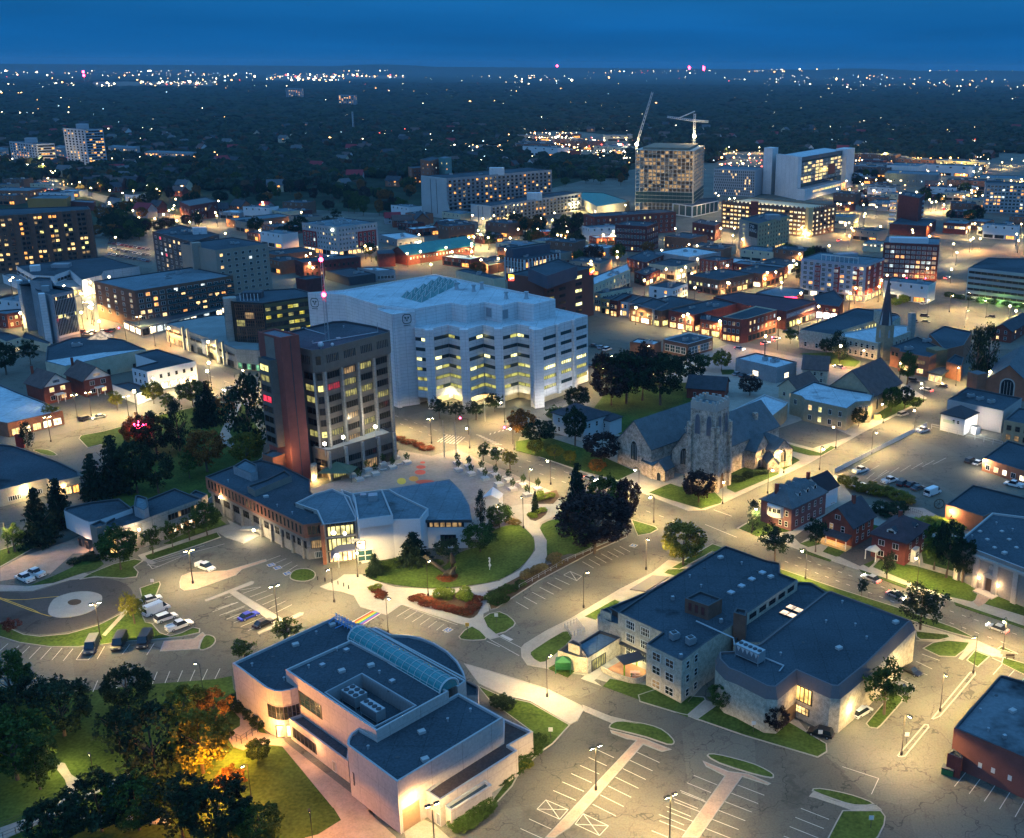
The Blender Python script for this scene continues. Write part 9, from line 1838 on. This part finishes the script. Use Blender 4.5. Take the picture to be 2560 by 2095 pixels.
def play(b):
    for x,y in((-1.5,-1),(1.5,-1),(1.5,1),(-1.5,1)):b.tube([(x,y,0),(x,y,2.6)],.1,5)
    for z in(1,1.7,2.5):b.box(-1.6,-1.1,z,1.6,1.1,z+.1)
    b.add([(-1.6,-1.1,2.6),(1.6,-1.1,2.6),(1.6,1.1,2.6),(-1.6,1.1,2.6),(0,0,3.6)],[(0,1,4),(1,2,4),(2,3,4),(3,0,4)])
simple('climbing_frame','green climbing frame on the small lawn by the stone wing','climbing frame','M4',200,1400,play,mat('green_paint',(.02,.12,.045),.6,.1))
def shade(b):b.box(-2.6,-1.8,3.0,2.6,1.8,3.15);[b.tube([(x,y,0),(x,y,3)],.12,6,1) for x,y in((-2.2,-1.2),(2.0,1.2))]
simple('shade_roof','dark square sunshade on a lime green post in the playground','sunshade','M4',900,1400,shade,[DARKW,mat('lime_post',(.3,.55,.02),.5,0)],rz=.5)
def table(b):b.box(-1,-.5,.7,1,.5,.78);b.box(-1,-1,.4,1,-.75,.46);b.box(-1,.75,.4,1,1,.46);b.box(-.1,-.9,0,.1,.9,.7)
simple('picnic_table','pink picnic table inside the playground','table','M4',940,1440,table,mat('pink_table',(.5,.3,.28),.7,0));simple('green_toy','small green rocking toy at the playground rail','toy','M4',900,1465,statue,mat('green_paint',(.02,.12,.045))).scale=(.6,.6,.3)
sheet('playground_surface',ccw(PT('M4','630,1392 820,1285 1055,1390 1055,1470 960,1500 860,1490')),.2,mat('orange_play_surface',(.36,.17,.09),.9,.1));sheet('wing_forecourt',ccw(PT('M4','380,1480 520,1370 790,1180 1055,1280 1055,1390 820,1285 640,1385 520,1500 600,1560')),.19,CONW)
b=MB();pl=[G('M4',*q) for q in((590,1400),(700,1460),(850,1515),(960,1530),(1055,1490))];pl=smooth(pl,4,False)
for a,c in zip(pl,pl[1:]):b.add([(a.x,a.y,0),(c.x,c.y,0),(c.x,c.y,1.3),(a.x,a.y,1.3)]+[(a.x,a.y+.25,0),(c.x,c.y+.25,0),(c.x,c.y+.25,1.3),(a.x,a.y+.25,1.3)],[(0,1,2,3),(3,2,6,7),(7,6,5,4)])
tag(b.obj('curved_wall',STONE),'low curved stone wall around the playground','wall')
def fence(nm,label,k,s,h,m,post=3.,solid=False,z=.1,cat='fence'):
    o=thing(nm,label,cat);pp=PT(k,s);b=MB();ps=MB()
    for a,c in zip(pp,pp[1:]):
        n=max(1,int((c-a).length/post))
        for i in range(n+1):p=a.lerp(c,i/n);ps.tube([(p.x,p.y,z),(p.x,p.y,z+h)],.06,4)
        for hz in((h,h*.55) if not solid else()):b.tube([(a.x,a.y,z+hz),(c.x,c.y,z+hz)],.04,4)
        if solid:q=strip([a,c],.08);b.prism(ccw(q),z,z+h)
    ps.obj('fence_posts',m,o);b.obj('fence_rails' if not solid else 'fence_panels',m,o);return o
fence('white_fence','long pale panel fence between side street and big car park','H1','1290,750 1640,570 1900,440',1.5,mat('pale_fence',(.62,.6,.55),.8,.2),3,True);fence('wire_fence','grey fence running from the cottage along the big car park','B3','1550,1165 1985,1275',1.8,STEEL,3)
fence('path_railing','iron railing beside the long park path','E1','800,1070 500,1205 345,1285 240,1330 0,1430',1.2,POLE);fence('bridge_railing','timber railing along the footbridge','E1','260,1395 100,1455 -60,1520',1.2,BARK,1.5);fence('park_fence','black fence corner at the side entrance of the pale hall','E1','1400,860 1490,900 1590,830',1.6,POLE,1.2)
fence('garden_rail','pale rail inside the long flower border','C2','1080,920 1240,830 1380,750 1520,690',1.1,STEEL,2);fence('stair_railing','steel railing round the stairs of the stone hall','M4','215,960 280,1050 420,1000 340,900 215,960',1.3,STEEL,.8);fence('timber_fence','brown slatted fence in the gardens by the creeper','C3','1370,440 1490,480',1.8,BARK,.6)
def bench(b):b.box(-.9,-.25,.4,.9,.25,.48);b.box(-.9,.2,.5,.9,.27,.9);b.box(-.8,-.2,0,-.7,.2,.4);b.box(.7,-.2,0,.8,.2,.4)
simple('park_bench','wooden bench on the avenue verge at the right edge','bench','E3',2035,375,bench,BARK)
def dump(b):b.box(-1,-.7,0,1,.7,1.2);b.box(-1.05,-.75,1.2,1.05,.75,1.35,1)
simple('waste_container','green dumpster with black lid beside the dark red brick hall','dumpster','E3',1650,1085,dump,[mat('green_paint',(.02,.12,.045)),DARKW],rz=-.5)
def sgn(b):b.tube([(0,0,0),(0,0,2.3)],.05,4);b.box(-.4,-.05,1.6,.4,.02,2.4,1)
for k,x,y,lab in(('C1',945,915,'white sign on the wedge lawn near the turning circle'),('C2',940,1130,'white sign board on the lawn island by the bays'),('E3',1395,900,'white sign between the two kerbed strips'),('E3',862,885,'small sign beside the black car at the garage door'),('E3',1175,1420,'small sign on the bottom lawn'),('E2',1275,870,'small white sign on the lawn of the pale hall'),('E3',452,830,'round pale sign on the stone hall lawn'),('C2',762,1190,'yellow sign on the lens shaped lawn island')):simple('sign_post',lab,'sign',k,x,y,sgn,[POLE,FRW if 'yellow' not in lab else YPAINT])
bo_=MB();bo_.tube([(0,0,0),(0,0,1)],.12,6);bom=bo_.mesh('bollard',[POLE])
for x,y in((1250,1400),(1328,1415),(1400,1432),(1465,1450),(1525,1470),(1577,1495)):g_=G('M2',x,y);o=bpy.data.objects.new('bollard',bom);C.objects.link(o);o.location=(g_.x,g_.y,.05);tag(o,'one of the dark bollards before the lit entrance','bollard','forecourt bollards')
for k,x,y,h,lab in(('B2',695,1370,13,'flagpole on the plaza corner, right one'),('B2',620,1340,12,'flagpole on the plaza corner, left one'),('B2',870,1120,9,'flagpole before the white office')):g_=G(k,x,y);b=MB();b.tube([(0,0,0),(0,0,h)],[.14,.06],6);b.ball((0,0,h),.15);tag(b.obj('flagpole',STEEL,None,(g_.x,g_.y,.1)),lab,'flagpole')
GRN=emat('green_signal',(.1,1,.5),20,False)
for k,x,y,lab,rd in(('B2',768,1200,'red traffic signal on the tower side of the crossing',1),('B2',1040,1260,'red signal mast on the church side of the crossing',1),('B1',780,620,'red traffic signal at the mall crossing',1),('B3',1418,300,'red traffic signal at the far crossing, left',1),('B3',1535,300,'red traffic signal at the far crossing, right',1),('B3',600,680,'red signal at the bar corner',1),('A3',1790,985,'green signal far up the right avenue',0)):
    g_=G(k,x,y);o=thing('traffic_signal',lab,'traffic signal',(g_.x,g_.y,.1));b=MB();b.tube([(0,0,0),(0,0,5.5),(-2.5,0,5.8)],.12,5);b.obj('pole',POLE,o);b=MB();b.box(-2.7,-.2,5,-2.3,.2,6.2);b.obj('signal_head',POLE,o);b=MB();b.ball((-2.5,-.3,5.9),.3 if k!='A3' else.9);b.obj('signal_lamp',RED if rd else GRN,o)
    light(o,(-2.5,-1,5.5),120,(1,.05,.05) if rd else(.1,1,.5),'POINT',.2)
b=MB();g_=G('C1',790,190);[b.ball((rnd.uniform(-2,2),rnd.uniform(-1,1),rnd.uniform(10,12.5)),.3,6,4) for _ in range(14)];tag(b.obj('red_light_string',RED,None,(g_.x+.5,g_.y+10,0)),'cluster of red lights hanging in the dark spruce','string lights');light(None,(g_.x,g_.y+22,6),300,(1,.05,.2),'POINT',.5)
def kio(b):b.box(-1.2,-.4,0,1.2,.4,4.5)
simple('red_kiosk','tall red sign pillar beside the green column tree','sign','B1',130,1280,kio,mat('red_panel',(.3,.03,.025)));simple('utility_box','orange brown box on the pavement by the parish hall','box','B3',1215,1105,lambda b:b.box(-1.2,-1,0,1.2,1,1.6),mat('ochre_wall',(.45,.33,.16)))
simple('farm_wheel','old iron wagon wheel machine by the white covered van','wheel','C3',1595,425,lambda b:(b.tube([(math.cos(i*.524)*1.4,0,1.5+math.sin(i*.524)*1.4) for i in range(13)],.15,4),[b.tube([(0,0,1.5),(math.cos(i*.785)*1.4,0,1.5+math.sin(i*.785)*1.4)],.06,3) for i in range(8)]),BARK)
# person standing about on the plaza edge and before the bright shop
def person(k,x,y,label,cl):
    g_=G(k,x,y);b=MB();
    for s in(-1,1):b.tube([(s*.16,.1*s,0),(s*.12,0,.45),(s*.08,0,.9)],[.06,.075,.1],6);b.tube([(s*.22,0,1.42),(s*.28,.02,1.1),(s*.26,.1,.82)],[.06,.05,.035],6)
    b.tube([(0,0,.85),(0,0,1.15),(0,0,1.42),(0,0,1.52)],[.16,.15,.2,.06],8);b.ball((0,0,1.66),.12,8,6,1,1.15);o=b.obj('person',[cl,mat('skin',(.4,.25,.18),.7,0)],None,(g_.x,g_.y,.12),True);return tag(o,label,'person')
for x,y,lab in((1895,700,'person in dark coat at left before the blazing shopfront'),(1945,690,'person standing in the middle before the blazing shopfront'),(1975,700,'person at right before the blazing shopfront')):person('N5',x,y,lab,DARKW)
# small fittings on the big roofs
VNT=mat('roof_vent_metal',(.3,.32,.34),.6,.1);rv=MB();rv.tube([(0,0,0),(0,0,.55)],.16,8);rv.tube([(0,0,.55),(0,0,.7)],.26,8);rvm=rv.mesh('roof_vent',[VNT]);dr=MB();dr.tube([(0,0,0),(0,0,.05)],.35,10);drm=dr.mesh('roof_drain',[COPE]);hb_=MB();hb_.box(-.6,-.5,0,.6,.5,.5);hbm=hb_.mesh('roof_hatch',[COPEL])
for nm,k,z,pts in(('arts_hall','M1',9.3,'300,700 520,600 760,480 980,360 640,850 470,800 1150,270'),('arts_hall','M1',11.3,'900,720 1100,640 1250,760 1200,540 1650,780 1750,960 1560,700'),('arts_hall','E2',9.5,'150,930 330,980 480,830 640,760 780,700 700,900 500,1000'),('stone_hall','H2',9.0,'60,600 150,540 250,480 380,520 130,660 480,560 560,600'),('stone_hall','H2',9.2,'1000,760 1180,820 1330,880 1080,900 900,880 760,1000 980,1040 1150,980 620,1080'),('civic_hall','M2',9.5,'300,360 480,480 700,520 820,620 980,700 1130,740'),('classical_hall','C3',9.,'1800,600 1900,640 2000,700 2050,560 1950,520'),('brick_hall','E3',7.4,'1850,700 1950,600 2050,700 1900,820'),('civic_tower','T',38.6,'1000,150 1150,200 950,260 700,300')):
    par=bpy.data.objects.get(nm)
    for i,t in enumerate(pts.split()):p=G(k,*pr(t),z);inst((rvm,drm,hbm,rvm)[i%4],('roof_vent','roof_drain','roof_hatch','roof_vent')[i%4],par,(p.x-par.location.x,p.y-par.location.y,z),(0,0,.6))
# the evening air
b=MB();b.box(-9000,-300,-1.2,9000,14000,160);hz=b.obj('haze',None);hz.data.materials.clear();tag(hz,kind='stuff');m=bpy.data.materials.new('haze_air');m.use_nodes=True;nt=m.node_tree;nt.nodes.clear();o_=nt.nodes.new('ShaderNodeOutputMaterial');v_=nt.nodes.new('ShaderNodeVolumePrincipled');v_.inputs['Color'].default_value=(.5,.78,1,1);v_.inputs['Density'].default_value=5e-5;v_.inputs['Anisotropy'].default_value=.2;nt.links.new(v_.outputs[0],o_.inputs['Volume']);hz.data.materials.append(m)
